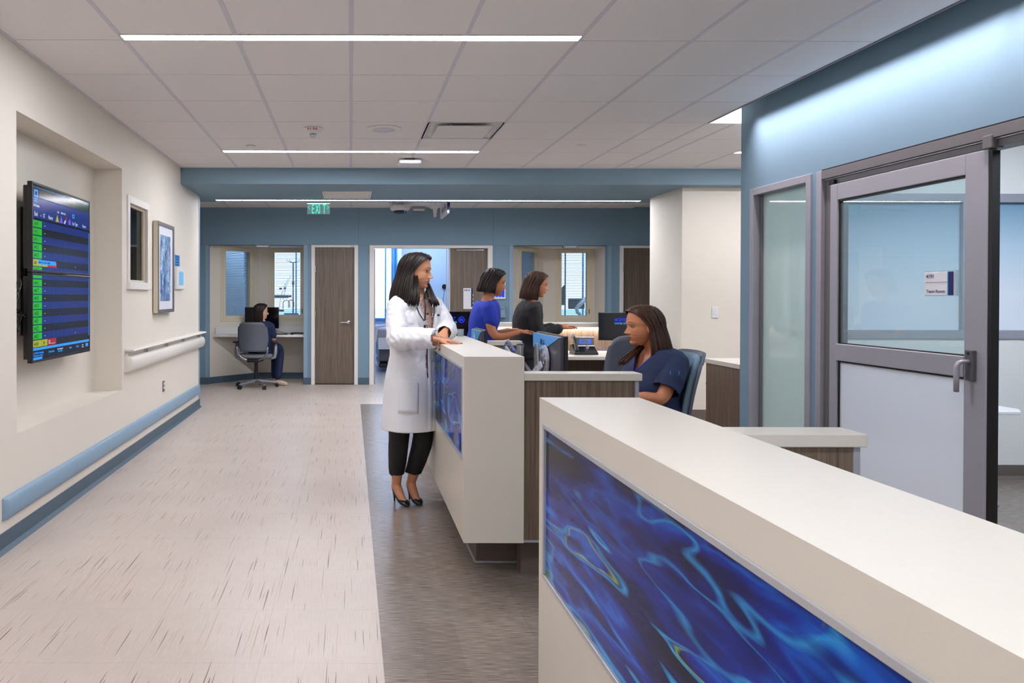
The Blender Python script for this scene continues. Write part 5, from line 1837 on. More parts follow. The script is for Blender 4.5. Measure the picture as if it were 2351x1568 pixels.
for (cx_, cz_, rr) in ((658, 697, 0.062), (669, 695, 0.05)):
    xx, zz = (cx_ - 805) * k, CAMZ + (678 - cz_) * k
    pts = [(xx - rr, 13.55, zz - 0.10)] + [(xx + rr * cos(a), 13.55, zz + rr * sin(a)) for a in [pi - pi * i / 12 for i in range(13)]] + [(xx + rr, 13.55, zz - 0.08)]
    MB().tube(pts, 0.008, 'red_tube', 8).build('red_line', r, smooth=True)
xx, zz = (648 - 805) * k, CAMZ + (678 - 713) * k
B('red_connector', xx - 0.05, xx + 0.04, 13.5, 13.55, zz - 0.02, zz + 0.02, 'red_tube', r, 0.004)
for (x0_, y0_, x1_, y1_) in ((640, 720, 655, 650), (662, 640, 655, 670), (668, 632, 650, 690)):
    MB().tube([((x0_ - 805) * k, 13.58, CAMZ + (678 - y0_) * k), (((x0_ + x1_) / 2 - 808) * k, 13.57, CAMZ + (678 - (y0_ + y1_) / 2) * k), ((x1_ - 805) * k, 13.58, CAMZ + (678 - y1_) * k)], 0.005, 'grid_metal', 6).build('infusion_line', r, smooth=True)
# hoist arm and cabinet behind the right alcove blinds
k = 13.8 / 1664
r = E('medical_boom', ((1333 - 805) * k, 13.8, 1), 'white medical boom arm and dark panel behind the right alcove blinds', 'medical equipment')
P = [((px_ - 805) * k, 13.8, CAMZ + (678 - py_) * k) for px_, py_ in ((1346, 684), (1330, 700), (1324, 706), (1326, 716), (1333, 722))]
MB().tube(P, [0.04, 0.04, 0.04, 0.035, 0.03], 'white_plastic', 10).build('boom_arm', r, smooth=True)
B('equipment_panel', (1308 - 805) * k, (1345 - 805) * k, 13.86, 13.92, CAMZ + (678 - 708) * k, CAMZ + (678 - 684) * k, 'monitor_back', r, 0.01)
MB().tube([((1301 - 805) * k, 13.9, 0.02), ((1301 - 805) * k, 13.9, 2.7)], 0.014, 'grey_plastic', 8).build('pole', r)
MB().prism([((1287 - 805) * k, CAMZ + (678 - 700) * k), ((1300 - 805) * k, CAMZ + (678 - 700) * k), ((1301 - 805) * k, CAMZ + (678 - 652) * k), ((1287 - 805) * k, CAMZ + (678 - 668) * k)], 'y', 13.9, 13.94, 'monitor_back').build('side_screen', r)
# ================================================================== PEOPLE
pmat('skin_tan', (202, 142, 106), 0.5, bump=0.08, bscale=900)
pmat('skin_warm', (184, 118, 82), 0.5, bump=0.08, bscale=900)
pmat('skin_light', (214, 166, 140), 0.5)
pmat('lip_rose', (150, 70, 64), 0.4)
pmat('lip_brown', (124, 60, 52), 0.4)
pmat('eye_white', (176, 164, 158), 0.4)
pmat('iris_dark', (34, 22, 16), 0.15)
pmat('nail_red', (120, 8, 16), 0.2)
pmat('coat_white', (224, 225, 230), 0.8, bump=0.15, bscale=500, sheen=0.2)
pmat('trouser_black', (15, 15, 17), 0.75)
pmat('shoe_black', (16, 16, 18), 0.3)
pmat('scrub_navy', (16, 32, 68), 0.8, bump=0.2, bscale=600)
pmat('scrub_royal', (24, 52, 168), 0.8, bump=0.2, bscale=600)
pmat('top_black', (24, 23, 26), 0.8)
pmat('shoe_beige', (214, 190, 172), 0.6)


def m_hair(name, c1, c2):
    m, nt, b = _new(name)
    g = worldpos(nt)
    mp = nt.nodes.new('ShaderNodeMapping')
    mp.inputs['Scale'].default_value = (260, 260, 9)
    nt.links.new(g.outputs['Position'], mp.inputs['Vector'])
    n = nt.nodes.new('ShaderNodeTexNoise')
    n.inputs['Scale'].default_value = 1.0
    n.inputs['Detail'].default_value = 3
    nt.links.new(mp.outputs[0], n.inputs['Vector'])
    r = ramp(nt, n.outputs['Fac'], [(0.3, lin(c1)), (0.72, lin(c2))])
    nt.links.new(r.outputs[0], b.inputs['Base Color'])
    b.inputs['Roughness'].default_value = 0.40
    b.inputs['Specular IOR Level'].default_value = 0.32
    bp = nt.nodes.new('ShaderNodeBump')
    bp.inputs['Strength'].default_value = 0.5
    bp.inputs['Distance'].default_value = 0.002
    nt.links.new(n.outputs['Fac'], bp.inputs['Height'])
    nt.links.new(bp.outputs[0], b.inputs['Normal'])


m_hair('hair_dark', (12, 8, 7), (44, 31, 27))
m_hair('hair_brown', (22, 12, 8), (82, 48, 30))


def m_blouse():
    m, nt, b = _new('blouse_print')
    tc = nt.nodes.new('ShaderNodeTexCoord')
    v = nt.nodes.new('ShaderNodeTexVoronoi')
    v.inputs['Scale'].default_value = 120
    nt.links.new(tc.outputs['Object'], v.inputs['Vector'])
    r = ramp(nt, v.outputs['Distance'], [(0.26, lin((70, 44, 40))), (0.36, lin((206, 168, 156)))])
    nt.links.new(r.outputs[0], b.inputs['Base Color'])
    b.inputs['Roughness'].default_value = 0.7


m_blouse()


def interp(tab, z, k):
    """smooth interpolation in table sorted descending by first column"""
    if z >= tab[0][0]:
        return tab[0][k]
    if z <= tab[-1][0]:
        return tab[-1][k]
    for i in range(len(tab) - 1):
        if tab[i][0] >= z >= tab[i + 1][0]:
            t = (tab[i][0] - z) / (tab[i][0] - tab[i + 1][0])
            p1, p2 = tab[i][k], tab[i + 1][k]
            p0 = tab[i - 1][k] if i > 0 else p1
            p3 = tab[i + 2][k] if i + 2 < len(tab) else p2
            return 0.5 * ((2 * p1) + (-p0 + p2) * t + (2 * p0 - 5 * p1 + 4 * p2 - p3) * t * t + (-p0 + 3 * p1 - 3 * p2 + p3) * t ** 3)
    return tab[-1][k]


HEAD = [  # z, front, back, halfwidth
    (0.114, 0.012, -0.030, 0.020), (0.110, 0.036, -0.052, 0.040), (0.100, 0.057, -0.074, 0.055), (0.085, 0.072, -0.090, 0.066),
    (0.065, 0.081, -0.099, 0.072), (0.040, 0.086, -0.101, 0.075), (0.018, 0.088, -0.100, 0.075), (0.000, 0.083, -0.096, 0.073),
    (-0.020, 0.082, -0.088, 0.071), (-0.040, 0.082, -0.076, 0.067), (-0.058, 0.080, -0.062, 0.062), (-0.072, 0.076, -0.050, 0.054),
    (-0.086, 0.070, -0.040, 0.046), (-0.098, 0.068, -0.028, 0.037), (-0.107, 0.061, -0.014, 0.028), (-0.113, 0.046, 0.0, 0.020)]


def gs(x, s):
    return exp(-(x / s) ** 2)


def head_pt(z, th):
    f, b, w = interp(HEAD, z, 1), interp(HEAD, z, 2), interp(HEAD, z, 3)
    yc = b + (f - b) * 0.42
    c, s_ = cos(th), sin(th)
    h = (f - yc) if c >= 0 else (yc - b)
    pw = 0.92 if c >= 0 else 1.0
    x = w * (abs(s_) ** pw) * (1 if s_ >= 0 else -1)
    y = yc + h * (abs(c) ** (0.96 if z > -0.05 else 1.1)) * (1 if c >= 0 else -1)
    if c > 0:
        ax = abs(x)
        d = 0.0
        # nose
        if -0.060 < z < 0.014:
            t = (0.010 - z) / 0.048
            hgt = 0.0
            if 0 <= t <= 1:
                hgt = 0.029 * t ** 1.15
            elif t > 1:
                hgt = 0.029 * max(0.0, 1 - (t - 1) / 0.20) ** 0.7
            sw = 0.0075 + 0.0055 * min(1, max(0, t)) ** 2
            d += hgt * gs(x, sw)
            d += 0.008 * gs(ax - 0.0125, 0.0055) * gs(z + 0.040, 0.006)
        d -= 0.0095 * gs(ax - 0.030, 0.0155) * gs(z + 0.0005, 0.0115)
        d += 0.004 * gs(ax - 0.028, 0.022) * gs(z - 0.020, 0.008)
        d += 0.004 * gs(ax - 0.046, 0.018) * gs(z + 0.024, 0.018)
        d -= 0.0035 * gs(x, 0.006) * gs(z + 0.052, 0.004)
        d += 0.0085 * gs(x, 0.021) * gs(z + 0.0605, 0.0042)
        d += 0.0088 * gs(x, 0.018) * gs(z + 0.0715, 0.0048)
        d -= 0.0030 * gs(x, 0.024) * gs(z + 0.0660, 0.0020)
        d -= 0.0035 * gs(x, 0.022) * gs(z + 0.0825, 0.005)
        d += 0.0065 * gs(x, 0.020) * gs(z + 0.098, 0.010)
        y += d
    return Vector((x, y, z))


def add_head(mb, M, skin, lip, hair, iris='iris_dark'):
    nu, nv = 88, 96
    vs, fs, mi_ = [], [], []
    zs = [0.114 - 0.227 * j / nv for j in range(nv + 1)]
    for z in zs:
        for k in range(nu):
            t = k / nu
            th = 2 * pi * t - 0.72 * sin(2 * pi * t)
            vs.append(head_pt(z, th))
    o = len(mb.v)
    mb.v += [tuple(M @ p) for p in vs]
    ks, kl, kh = mb.mi(skin), mb.mi(lip), mb.mi(hair)

    def addf(idx):
        c = Vector((0, 0, 0))
        for i in idx:
            c += vs[i]
        c /= len(idx)
        m_ = ks
        if c.y > 0.055:
            ax = abs(c.x)
            if ax < 0.022 and (c.z + 0.0660 < 0.0095 * (1 - (ax / 0.023) ** 2)) and (c.z + 0.0660 > -0.0105 * (1 - (ax / 0.023) ** 2)):
                m_ = kl
            zb = 0.0205 + 0.007 * sin(pi * min(1, max(0, (ax - 0.012) / 0.040)))
            if 0.013 < ax < 0.050 and abs(c.z - zb) < 0.0032 * (1.15 - (ax - 0.013) / 0.045):
                m_ = kh
        mb.f.append(tuple(i + o for i in idx))
        mb.m.append(m_)
    for j in range(nv):
        for k in range(nu):
            k2 = (k + 1) % nu
            addf((j * nu + k, j * nu + k2, (j + 1) * nu + k2, (j + 1) * nu + k))
    addf(tuple(range(nu)))
    addf(tuple((nv * nu + k) for k in range(nu - 1, -1, -1)))
    for sx in (-1, 1):
        # ear
        R = M @ Matrix.Translation((sx * 0.074, -0.012, -0.012)) @ Matrix.Rotation(radians(12 * sx), 4, 'Z') @ Matrix.Rotation(radians(-8), 4, 'X')
        mb.ellipsoid((0, 0, 0), (0.007, 0.018, 0.031), skin, 14, 10, R)
    return mb


def add_eyes(M, parent, iris='iris_dark'):
    m = MB()
    l = MB()
    for sx in (-1, 1):
        c = Vector((sx * 0.0305, 0.0665, 0.0))
        m.ellipsoid(tuple(c), (0.0125, 0.0110, 0.0060), 'eye_white', 14, 10, M)
        m.ellipsoid((c.x + sx * 0.001, c.y + 0.0068, c.z), (0.0062, 0.0050, 0.0056), iris, 12, 8, M)
        pts = []
        for i in range(9):
            a = pi * (0.04 + 0.92 * i / 8)
            pts.append(M @ Vector((c.x + 0.0145 * cos(a), c.y + 0.0098 - 0.0062 * cos(a) ** 2, c.z + 0.0050 * sin(a) + 0.0008)))
        l.tube(pts, 0.0017, 'iris_dark', 6)
    m.build('eyes', parent, smooth=True)
    l.build('eyelashes', parent, smooth=True)


def remesh_obj(name, mb, voxel, parent, mats, smooth_it=6, fn=None, cut=None, thick=0.0, extra=None, factor=0.6):
    me = mb.mesh('tmp')
    ob = bpy.data.objects.new('tmp', me)
    COL.objects.link(ob)
    md = ob.modifiers.new('r', 'REMESH'); md.mode = 'VOXEL'; md.voxel_size = voxel; md.use_smooth_shade = True
    if smooth_it:
        s2 = ob.modifiers.new('s', 'SMOOTH'); s2.iterations = smooth_it; s2.factor = factor
    dg = bpy.context.evaluated_depsgraph_get()
    me2 = bpy.data.meshes.new_from_object(ob.evaluated_get(dg))
    bpy.data.objects.remove(ob); bpy.data.meshes.remove(me)
    me2.name = name
    me2.materials.clear()
    for mt in mats:
        me2.materials.append(MATS[mt])
    if cut or fn:
        bm = bmesh.new(); bm.from_mesh(me2)
        if cut:
            dele = [f for f in bm.faces if cut(f.calc_center_median())]
            bmesh.ops.delete(bm, geom=dele, context='FACES')
        if fn:
            bm.normal_update()
            moves = [(v, fn(v.co, v.normal)) for v in bm.verts]
            for v, d in moves:
                v.co += d
        bm.to_mesh(me2); bm.free()
    if extra:
        # join more shells (head, hands) into the same mesh
        bm = bmesh.new(); bm.from_mesh(me2)
        for ex in extra:
            idx = []
            for mt in ex.mats:
                if MATS[mt].name not in [m_.name for m_ in me2.materials]:
                    me2.materials.append(MATS[mt])
                idx.append([m_.name for m_ in me2.materials].index(MATS[mt].name))
            tm = ex.mesh('tmpx', smooth=True)
            n0 = len(bm.faces)
            bm.from_mesh(tm)
            bm.faces.ensure_lookup_table()
            for f in bm.faces[n0:]:
                f.material_index = idx[f.material_index]
            bpy.data.meshes.remove(tm)
        bm.to_mesh(me2); bm.free()
    # offset to parent
    off = Vector((0, 0, 0)); p = parent
    while p is not None:
        off += p.location; p = p.parent
    me2.transform(Matrix.Translation(-off))
    me2.polygons.foreach_set('use_smooth', [True] * len(me2.polygons))
    ob = bpy.data.objects.new(name, me2); COL.objects.link(ob)
    if parent is not None:
        ob.parent = parent
    if thick:
        md = ob.modifiers.new('solid', 'SOLIDIFY'); md.thickness = thick; md.offset = 1
    return ob


def shell_of(mb, voxel, mat, smooth_it=3):
    """remesh a MB and return it as a new MB with one material"""
    me = mb.mesh('tmp')
    ob = bpy.data.objects.new('tmp', me); COL.objects.link(ob)
    md = ob.modifiers.new('r', 'REMESH'); md.mode = 'VOXEL'; md.voxel_size = voxel
    s2 = ob.modifiers.new('s', 'SMOOTH'); s2.iterations = smooth_it; s2.factor = 0.5
    dg = bpy.context.evaluated_depsgraph_get()
    me2 = bpy.data.meshes.new_from_object(ob.evaluated_get(dg))
    r = MB()
    r.add([tuple(v.co) for v in me2.vertices], [tuple(p.vertices) for p in me2.polygons], mat)
    bpy.data.objects.remove(ob); bpy.data.meshes.remove(me); bpy.data.meshes.remove(me2)
    return r


def hand(wrist, direction, back, side, mat, nail=None, curl=(14, 18, 14), spread=5.0, scale=0.92, thumb=35, tcurl=15, voxel=0.0026, nails_out=None):
    """direction: wrist to knuckles; back: normal of the back of the hand; side +1 thumb on +x side"""
    d = Vector(direction).normalized()
    n = Vector(back); n = (n - d * n.dot(d)).normalized()
    x = d.cross(n)
    M = Matrix.Translation(Vector(wrist)) @ Matrix((
        (x.x, d.x, n.x, 0), (x.y, d.y, n.y, 0), (x.z, d.z, n.z, 0), (0, 0, 0, 1))) @ Matrix.Scale(scale, 4)
    m = MB()

    def T(p):
        return M @ Vector(p)
    rings = []
    for (y, w, h, xo) in ((-0.045, 0.023, 0.019, 0), (-0.02, 0.024, 0.018, 0), (0.0, 0.027, 0.017, 0), (0.02, 0.034, 0.017, 0.002), (0.05, 0.040, 0.015, 0.001), (0.08, 0.041, 0.012, 0), (0.09, 0.038, 0.009, 0)):
        rings.append([T((side * xo + w * cos(a), y, h * sin(a) - (0.002 if sin(a) < 0 else 0))) for a in [2 * pi * k / 20 for k in range(20)]])
    m.loft(rings, mat)
    tips = []
    fb = [(0.030, 0.083, 0.041, 0.024, 0.020, 0.0090), (0.010, 0.088, 0.045, 0.028, 0.022, 0.0092), (-0.011, 0.085, 0.041, 0.026, 0.021, 0.0088), (-0.030, 0.076, 0.032, 0.020, 0.019, 0.0078)]
    for i, (bx, by, l1, l2, l3, r0) in enumerate(fb):
        sp = radians(spread * (1.5 - i)) * side
        ang = 0
        p = Vector((side * bx, by - 0.012, 0.0))
        pts = [p.copy()]
        base_dir = Vector((sin(sp), cos(sp), 0))
        for L, c_ in ((l1 + 0.012, curl[0] * (1 + 0.12 * i)), (l2, curl[1] * (1 + 0.1 * i)), (l3, curl[2])):
            ang += radians(c_)
            p = p + Vector((base_dir.x * cos(ang), base_dir.y * cos(ang), -sin(ang))) * L
            pts.append(p.copy())
        dd = (pts[-1] - pts[-2]).normalized()
        pts.append(pts[-1] + dd * r0 * 0.6)
        m.tube([T(q) for q in pts], [r0 * scale * 1.02, r0 * scale, r0 * scale * 0.95, r0 * scale * 0.85, r0 * scale * 0.45], mat, 10)
        tips.append((pts[-2], dd, Vector((0, cos(ang) * 0 + sin(ang), cos(ang))), r0))
    # thumb from the side of the palm near the base
    p = Vector((side * 0.020, 0.018, -0.004))
    a = radians(thumb)
    pts = [p]
    dirs = [Vector((side * sin(a), cos(a), -0.25)), Vector((side * sin(a - radians(tcurl)), cos(a - radians(tcurl)), -0.28)), Vector((side * sin(a - radians(2 * tcurl)), cos(a - radians(2 * tcurl)), -0.3))]
    for L, dv in zip((0.044, 0.032, 0.026), dirs):
        p = p + dv.normalized() * L
        pts.append(p)
    pts.append(p + dirs[-1].normalized() * 0.005)
    m.tube([T(q) for q in pts], [0.014 * scale, 0.0115 * scale, 0.0102 * scale, 0.0088 * scale, 0.005 * scale], mat, 10)
    tips.append((pts[-2], dirs[-1].normalized(), Vector((0, 0, 1)), 0.0095))
    out = shell_of(m, voxel, mat, 2)
    if nail and nails_out is not None:
        for (q, dd, up, r0) in tips:
            dd = dd.normalized()
            up = (up - dd * up.dot(dd)).normalized()
            xx = dd.cross(up)
            c = q + up * r0 * 0.62 + dd * 0.002
            R = M @ Matrix(((xx.x, dd.x, up.x, c.x), (xx.y, dd.y, up.y, c.y), (xx.z, dd.z, up.z, c.z), (0, 0, 0, 1)))
            nails_out.ellipsoid((0, 0, 0), (0.0058, 0.0085, 0.0030), nail, 10, 6, R)
    return out


def headM(c, phi, tilt=0.0, nod=0.0, scale=1.0):
    """phi: 0 faces the camera side (-y), 90 faces +x"""
    f = Vector((sin(radians(phi)), -cos(radians(phi)), 0))
    up = Vector((0, 0, 1))
    x = f.cross(up)
    M = Matrix.Translation(Vector(c)) @ Matrix(((x.x, f.x, 0, 0), (x.y, f.y, 0, 0), (x.z, f.z, 1, 0), (0, 0, 0, 1)))
    return M @ Matrix.Rotation(radians(tilt), 4, 'Y') @ Matrix.Rotation(radians(nod), 4, 'X') @ Matrix.Scale(scale, 4)


def long_hair(M, mat, parent, zend=-0.30, th0=62, flare=0.03, seed=1, side_drop=(1.0, 1.0), front_x=0.0, backoff=0.0, wave=0.0, name='hair', part_x=0.0, forward=0.0):
    """centre parted long hair made of a locked cap and hanging curtain; head frame x right, y forward"""
    rnd = random.Random(seed)
    base = MB()
    RX, RY, RZ = 0.086, 0.112, 0.124
    C0 = Vector((0, -0.006, 0.0))

    def ell(d):
        d = d.normalized()
        k_ = (abs(d.x / RX) ** 2.5 + abs(d.y / RY) ** 2.4 + abs(d.z / RZ) ** 2.5) ** (-1 / 2.5)
        return C0 + d * k_

    def path(th, sx, v, lift=0.0):
        # th in radians from the front; sx side
        u = (th - radians(th0)) / (pi - radians(th0))
        u = min(max(u, 0), 1)
        d0 = Vector((part_x + sx * 0.002, 0.078 * (1 - u) ** 0.8 - 0.085 * u, 0.10 - 0.024 * (1 - u) - 0.03 * u * u))
        d1 = Vector((sx * sin(th), cos(th), -0.12))
        vs = 0.42
        if v < vs:
            t = v / vs
            t2 = t ** 0.9
            d = (d0.normalized() * (1 - t2) + d1.normalized() * t2)
            # bulge through the side of the head
            d += Vector((sx * 0.55, 0.10 * (1 - u), 0.42)) * (sin(pi * t2) * 0.42)
            p = ell(d)
            n = (p - C0).normalized()
            return p + n * lift
        t = (v - vs) / (1 - vs)
        p0 = ell(d1)
        n = Vector((p0.x, p0.y, 0)).normalized()
        zz = p0.z + (zend * side_drop[0 if sx < 0 else 1] - p0.z) * t
        out = flare * sin(min(1, t * 1.2) * pi / 2) * (0.6 + 0.4 * min(1, u / 0.15)) * (1 - 0.5 * u)
        w_ = wave * sin(t * 9 + th * 3 + sx) * t
        q = Vector((p0.x, p0.y, 0)) * (1 - 0.10 * t * (1 - u)) + n * (out + lift + w_)
        q += Vector((0, -backoff * t * u, 0)) + Vector((front_x * t * (1 - u), forward * t * (1 - u), 0))
        return Vector((q.x, q.y, zz))
    ax = Vector((0, -0.22, 1)).normalized(); e1 = Vector((1, 0, 0)); e2 = ax.cross(e1)

    def capf(a, b_):
        ang = radians(57) * b_
        d = ax * cos(ang) + (e1 * cos(2 * pi * a) + e2 * sin(2 * pi * a)) * sin(ang)
        p = ell(d)
        return M @ (C0 + (p - C0) * (1.0 - 0.02 * b_ ** 4))
    base.grid(capf, 40, 12, mat)
    for sx in (-1, 1):
        nu, nv = 46, 34

        def fn(a, b):
            th = radians(th0) + (pi - radians(th0)) * a
            rid = 0.0022 * mnoise.noise(Vector((a * 26 + sx * 7, b * 1.2, seed)))+ 0.0030 * mnoise.noise(Vector((a * 9 + sx * 3, b * 1.5, seed + 5)))
            return M @ path(th, sx, b * (0.985 + 0.03 * mnoise.noise(Vector((a * 30, 3.3, seed)))), rid)
        base.grid(fn, nu, nv, mat)
    ob = base.build(name, parent, smooth=True, solid=0.006)
    # separate locks for body and ragged ends
    lk = MB()
    for i in range(110):
        sx = -1 if i % 2 else 1
        a = rnd.random() ** 0.85
        th = radians(th0 + 1) + (pi - radians(th0 + 1)) * a
        v0 = rnd.random() * 0.35
        lf_ = 0.001 + rnd.random() * 0.005
        vend = 0.97 + rnd.random() * 0.05
        pts = []
        dth = (rnd.random() - 0.5) * 0.10
        for j in range(12):
            v = v0 + (vend - v0) * j / 11
            pts.append(M @ path(th + dth * (j / 11), sx, min(v, 1.05), lf_))
        r0 = 0.0035 + rnd.random() * 0.004
        rr = [r0 * (0.35 + 0.65 * min(1, 4 * j / 11)) * (1 if j < 9 else (1 - 0.33 * (j - 8))) + 0.0003 for j in range(12)]
        lk.tube(pts, rr, mat, 6, flat=1.0)
    l = lk.build('hair_locks', parent, smooth=True)
    l['kind'] = 'stuff'
    return ob


class Torso:
    def __init__(s, rings):
        """rings descending z: (z, cx, cy, a, b, phi)"""
        s.r = rings

    def at(s, z):
        return [interp(s.r, z, k) for k in range(1, 6)]

    def pt(s, z, th, off=0.0, pw=0.9):
        cx, cy, a, b, phi = s.at(z)
        f = Vector((sin(radians(phi)), -cos(radians(phi)), 0))
        lft = Vector((-f.y, f.x, 0))          # her left
        c_, s_ = cos(th), sin(th)
        return Vector((cx, cy, z)) + f * (b + off) * (abs(c_) ** pw) * (1 if c_ > 0 else -1) + lft * (a + off) * (abs(s_) ** pw) * (1 if s_ > 0 else -1)

    def loft(s, mb, mat, z0, z1, n=24, off=0.0, m=40):
        rings = []
        for i in range(n + 1):
            z = z0 + (z1 - z0) * i / n
            rings.append([s.pt(z, 2 * pi * k / m, off) for k in range(m)])
        mb.loft(rings, mat)
        return mb

    def polar(s, p):
        """angle from the front and signed lateral coordinate of a point"""
        cx, cy, a, b, phi = s.at(p.z)
        f = Vector((sin(radians(phi)), -cos(radians(phi)), 0))
        lft = Vector((-f.y, f.x, 0))
        d = Vector((p.x - cx, p.y - cy, 0))
        return d.dot(f), d.dot(lft)


def limb(mb, pts, rr, mat, n=14):
    """chain with rounded ends, subdivided smoothly"""
    P, R = [], []
    pts = [Vector(p) for p in pts]
    for i in range(len(pts) - 1):
        p0 = pts[max(i - 1, 0)]; p1 = pts[i]; p2 = pts[i + 1]; p3 = pts[min(i + 2, len(pts) - 1)]
        for j in range(6):
            t = j / 6
            q = 0.5 * ((2 * p1) + (p2 - p0) * t + (2 * p0 - 5 * p1 + 4 * p2 - p3) * t * t + (3 * p1 - 3 * p2 + p3 - p0) * t ** 3)
            P.append(q)
            R.append(rr[i] + (rr[i + 1] - rr[i]) * t)
    P.append(pts[-1]); R.append(rr[-1])
    d = (P[0] - P[1]).normalized(); e = (P[-1] - P[-2]).normalized()
    P = [P[0] + d * R[0] * 0.8] + P + [P[-1] + e * R[-1] * 0.8]
    R = [R[0] * 0.5] + R + [R[-1] * 0.5]
    mb.tube(P, R, mat, n)


def wp(px, py, Y):
    return Vector(((px - VPX) * Y / F_PX, Y, CAMZ + (VPY - py) * Y / F_PX))


def folds(seed, amp, sc=(9, 9, 5)):
    def f(co, no):
        v = mnoise.noise(Vector((co.x * sc[0], co.y * sc[1], co.z * sc[2] + seed)))
        v += 0.5 * mnoise.noise(Vector((co.x * sc[0] * 2.3, co.y * sc[1] * 2.3, co.z * sc[2] * 2.0 + seed)))
        return no * (amp * (1 - 2 * abs(v)))
    return f


# ------------------------------------------------------------------ the doctor
def doctor():
    r = E('person', (0.40, 4.62, 0.0), 'standing woman with long dark hair in a white coat leaning on the counter', 'person')
    phi = 35
    tor = Torso([(1.38, 0.418, 4.635, 0.075, 0.07, phi), (1.345, 0.418, 4.635, 0.135, 0.085, phi), (1.30, 0.416, 4.63, 0.172, 0.105, phi), (1.22, 0.415, 4.62, 0.168, 0.118, phi), (1.12, 0.414, 4.62, 0.160, 0.122, phi),
                 (1.00, 0.410, 4.62, 0.150, 0.112, phi), (0.90, 0.406, 4.62, 0.162, 0.122, phi), (0.78, 0.400, 4.62, 0.180, 0.135, phi), (0.64, 0.396, 4.62, 0.186, 0.142, phi), (0.50, 0.392, 4.62, 0.190, 0.146, phi)])
    shR, shL = Vector((0.282, 4.535, 1.292)), Vector((0.545, 4.715, 1.292))
    elR, wrR = wp(913, 778, 4.43), Vector((0.488, 4.285, 1.10))
    elL, wrL = Vector((0.610, 4.60, 1.135)), Vector((0.572, 4.405, 1.128))
    hc = Vector((0.424, 4.60, 1.508))
    hM = headM(hc, 68, 0, -3, 0.96)
    # body
    b = MB()
    tor.loft(b, 'skin_tan', 1.38, 0.62, 20, -0.022, 30)
    limb(b, [(0.418, 4.64, 1.30), (0.42, 4.63, 1.38), (0.424, 4.615, 1.45)], [0.07, 0.052, 0.052], 'skin_tan')
    limb(b, [shR, elR, wrR], [0.045, 0.040, 0.025], 'skin_tan')
    limb(b, [shL, elL, wrL], [0.045, 0.040, 0.025], 'skin_tan')
    hipR, knR, anR = Vector((0.315, 4.60, 0.76)), Vector((0.310, 4.64, 0.44)), Vector((0.303, 4.745, 0.118))
    hipL, knL, anL = Vector((0.475, 4.66, 0.76)), Vector((0.468, 4.66, 0.44)), Vector((0.402, 4.79, 0.118))
    limb(b, [hipR, knR, anR], [0.085, 0.052, 0.030], 'skin_tan')
    limb(b, [hipL, knL, anL], [0.085, 0.052, 0.030], 'skin_tan')
    toeR, toeL = Vector((0.372, 4.622, 0.0)), Vector((0.455, 4.652, 0.0))
    for an, toe in ((anR, toeR), (anL, toeL)):
        d = Vector((toe.x - an.x, toe.y - an.y, 0)); L = d.length; d.normalize()
        limb(b, [an, an + d * 0.03 + Vector((0, 0, -0.045)), an + d * (L * 0.55) + Vector((0, 0, -0.088)), an + d * (L * 0.82) + Vector((0, 0, -0.103))], [0.030, 0.031, 0.025, 0.013], 'skin_tan')
        limb(b, [an - d * 0.012, an - d * 0.022 + Vector((0, 0, -0.035))], [0.028, 0.024], 'skin_tan')
    hd = MB(); add_head(hd, hM, 'skin_tan', 'lip_rose', 'hair_dark')
    nails = MB()
    # her right hand lies flat on the top, fingers to the right
    hR = hand(Vector((0.515, 4.275, 1.096)), (1, 0.10, -0.10), (0.05, -0.12, 1), 1, 'skin_tan', 'nail_red', (4, 6, 4), 4, 0.78, 40, 12, nails_out=nails)
    # her left hand drapes over it, fingers down to the left
    hL = hand(Vector((0.566, 4.385, 1.134)), (-0.36, -0.72, -0.36), (-0.18, -0.50, 0.85), -1, 'skin_tan', 'nail_red', (14, 22, 20), 6, 0.84, 25, 10, nails_out=nails)
    body = remesh_obj('body', b, 0.007, r, ['skin_tan'], 5, extra=[hd, hR, hL])
    nails.build('nails', body, smooth=True)
    add_eyes(hM, body)
    # earlier visible ring and bracelet
    rg = hM
    MB().lathe([(0.0085, -0.002), (0.0095, 0), (0.0085, 0.002)], 'chrome', tuple(Vector((0.533, 4.318, 1.104))), 14, 'y').build('ring', body, smooth=True)
    m = MB(); m.tube([wrL + Vector((0.022 * cos(a), 0.008 * sin(a) - 0.01, 0.020 * sin(a) + 0.002)) for a in [2 * pi * i / 18 for i in range(19)]], 0.003, 'top_black', 8)
    m.build('bracelet', body, smooth=True)
    # blouse
    m = MB(); tor.loft(m, 'blouse_print', 1.345, 0.80, 22, -0.008, 36)
    remesh_obj('blouse', m, 0.009, r, ['blouse_print'], 3, cut=lambda c: c.z > 1.325 and tor.polar(c)[0] > 0.0 and False)
    # trousers
    m = MB()
    limb(m, [(0.395, 4.62, 0.86), (0.395, 4.62, 0.78)], [0.13, 0.135], 'trouser_black', 20)
    limb(m, [hipR, knR, Vector((0.304, 4.73, 0.20)), Vector((0.304, 4.74, 0.15))], [0.095, 0.062, 0.048, 0.047], 'trouser_black', 16)
    limb(m, [hipL, knL, Vector((0.412, 4.765, 0.19)), Vector((0.406, 4.775, 0.15))], [0.095, 0.062, 0.048, 0.047], 'trouser_black', 16)
    remesh_obj('trousers', m, 0.009, r, ['trouser_black'], 4, cut=lambda c: c.z < 0.19, fn=folds(2, 0.004), thick=0.003)
    # coat
    m = MB()
    tor.loft(m, 'coat_white', 1.36, 0.505, 34, 0.012, 44)
    limb(m, [shR + Vector((0.01, 0, 0)), shR.lerp(elR, 0.5), elR], [0.062, 0.060, 0.060], 'coat_white', 18)
    limb(m, [elR, elR.lerp(wrR, 0.5), wrR + Vector((0.005, 0, 0))], [0.061, 0.058, 0.052], 'coat_white', 18)
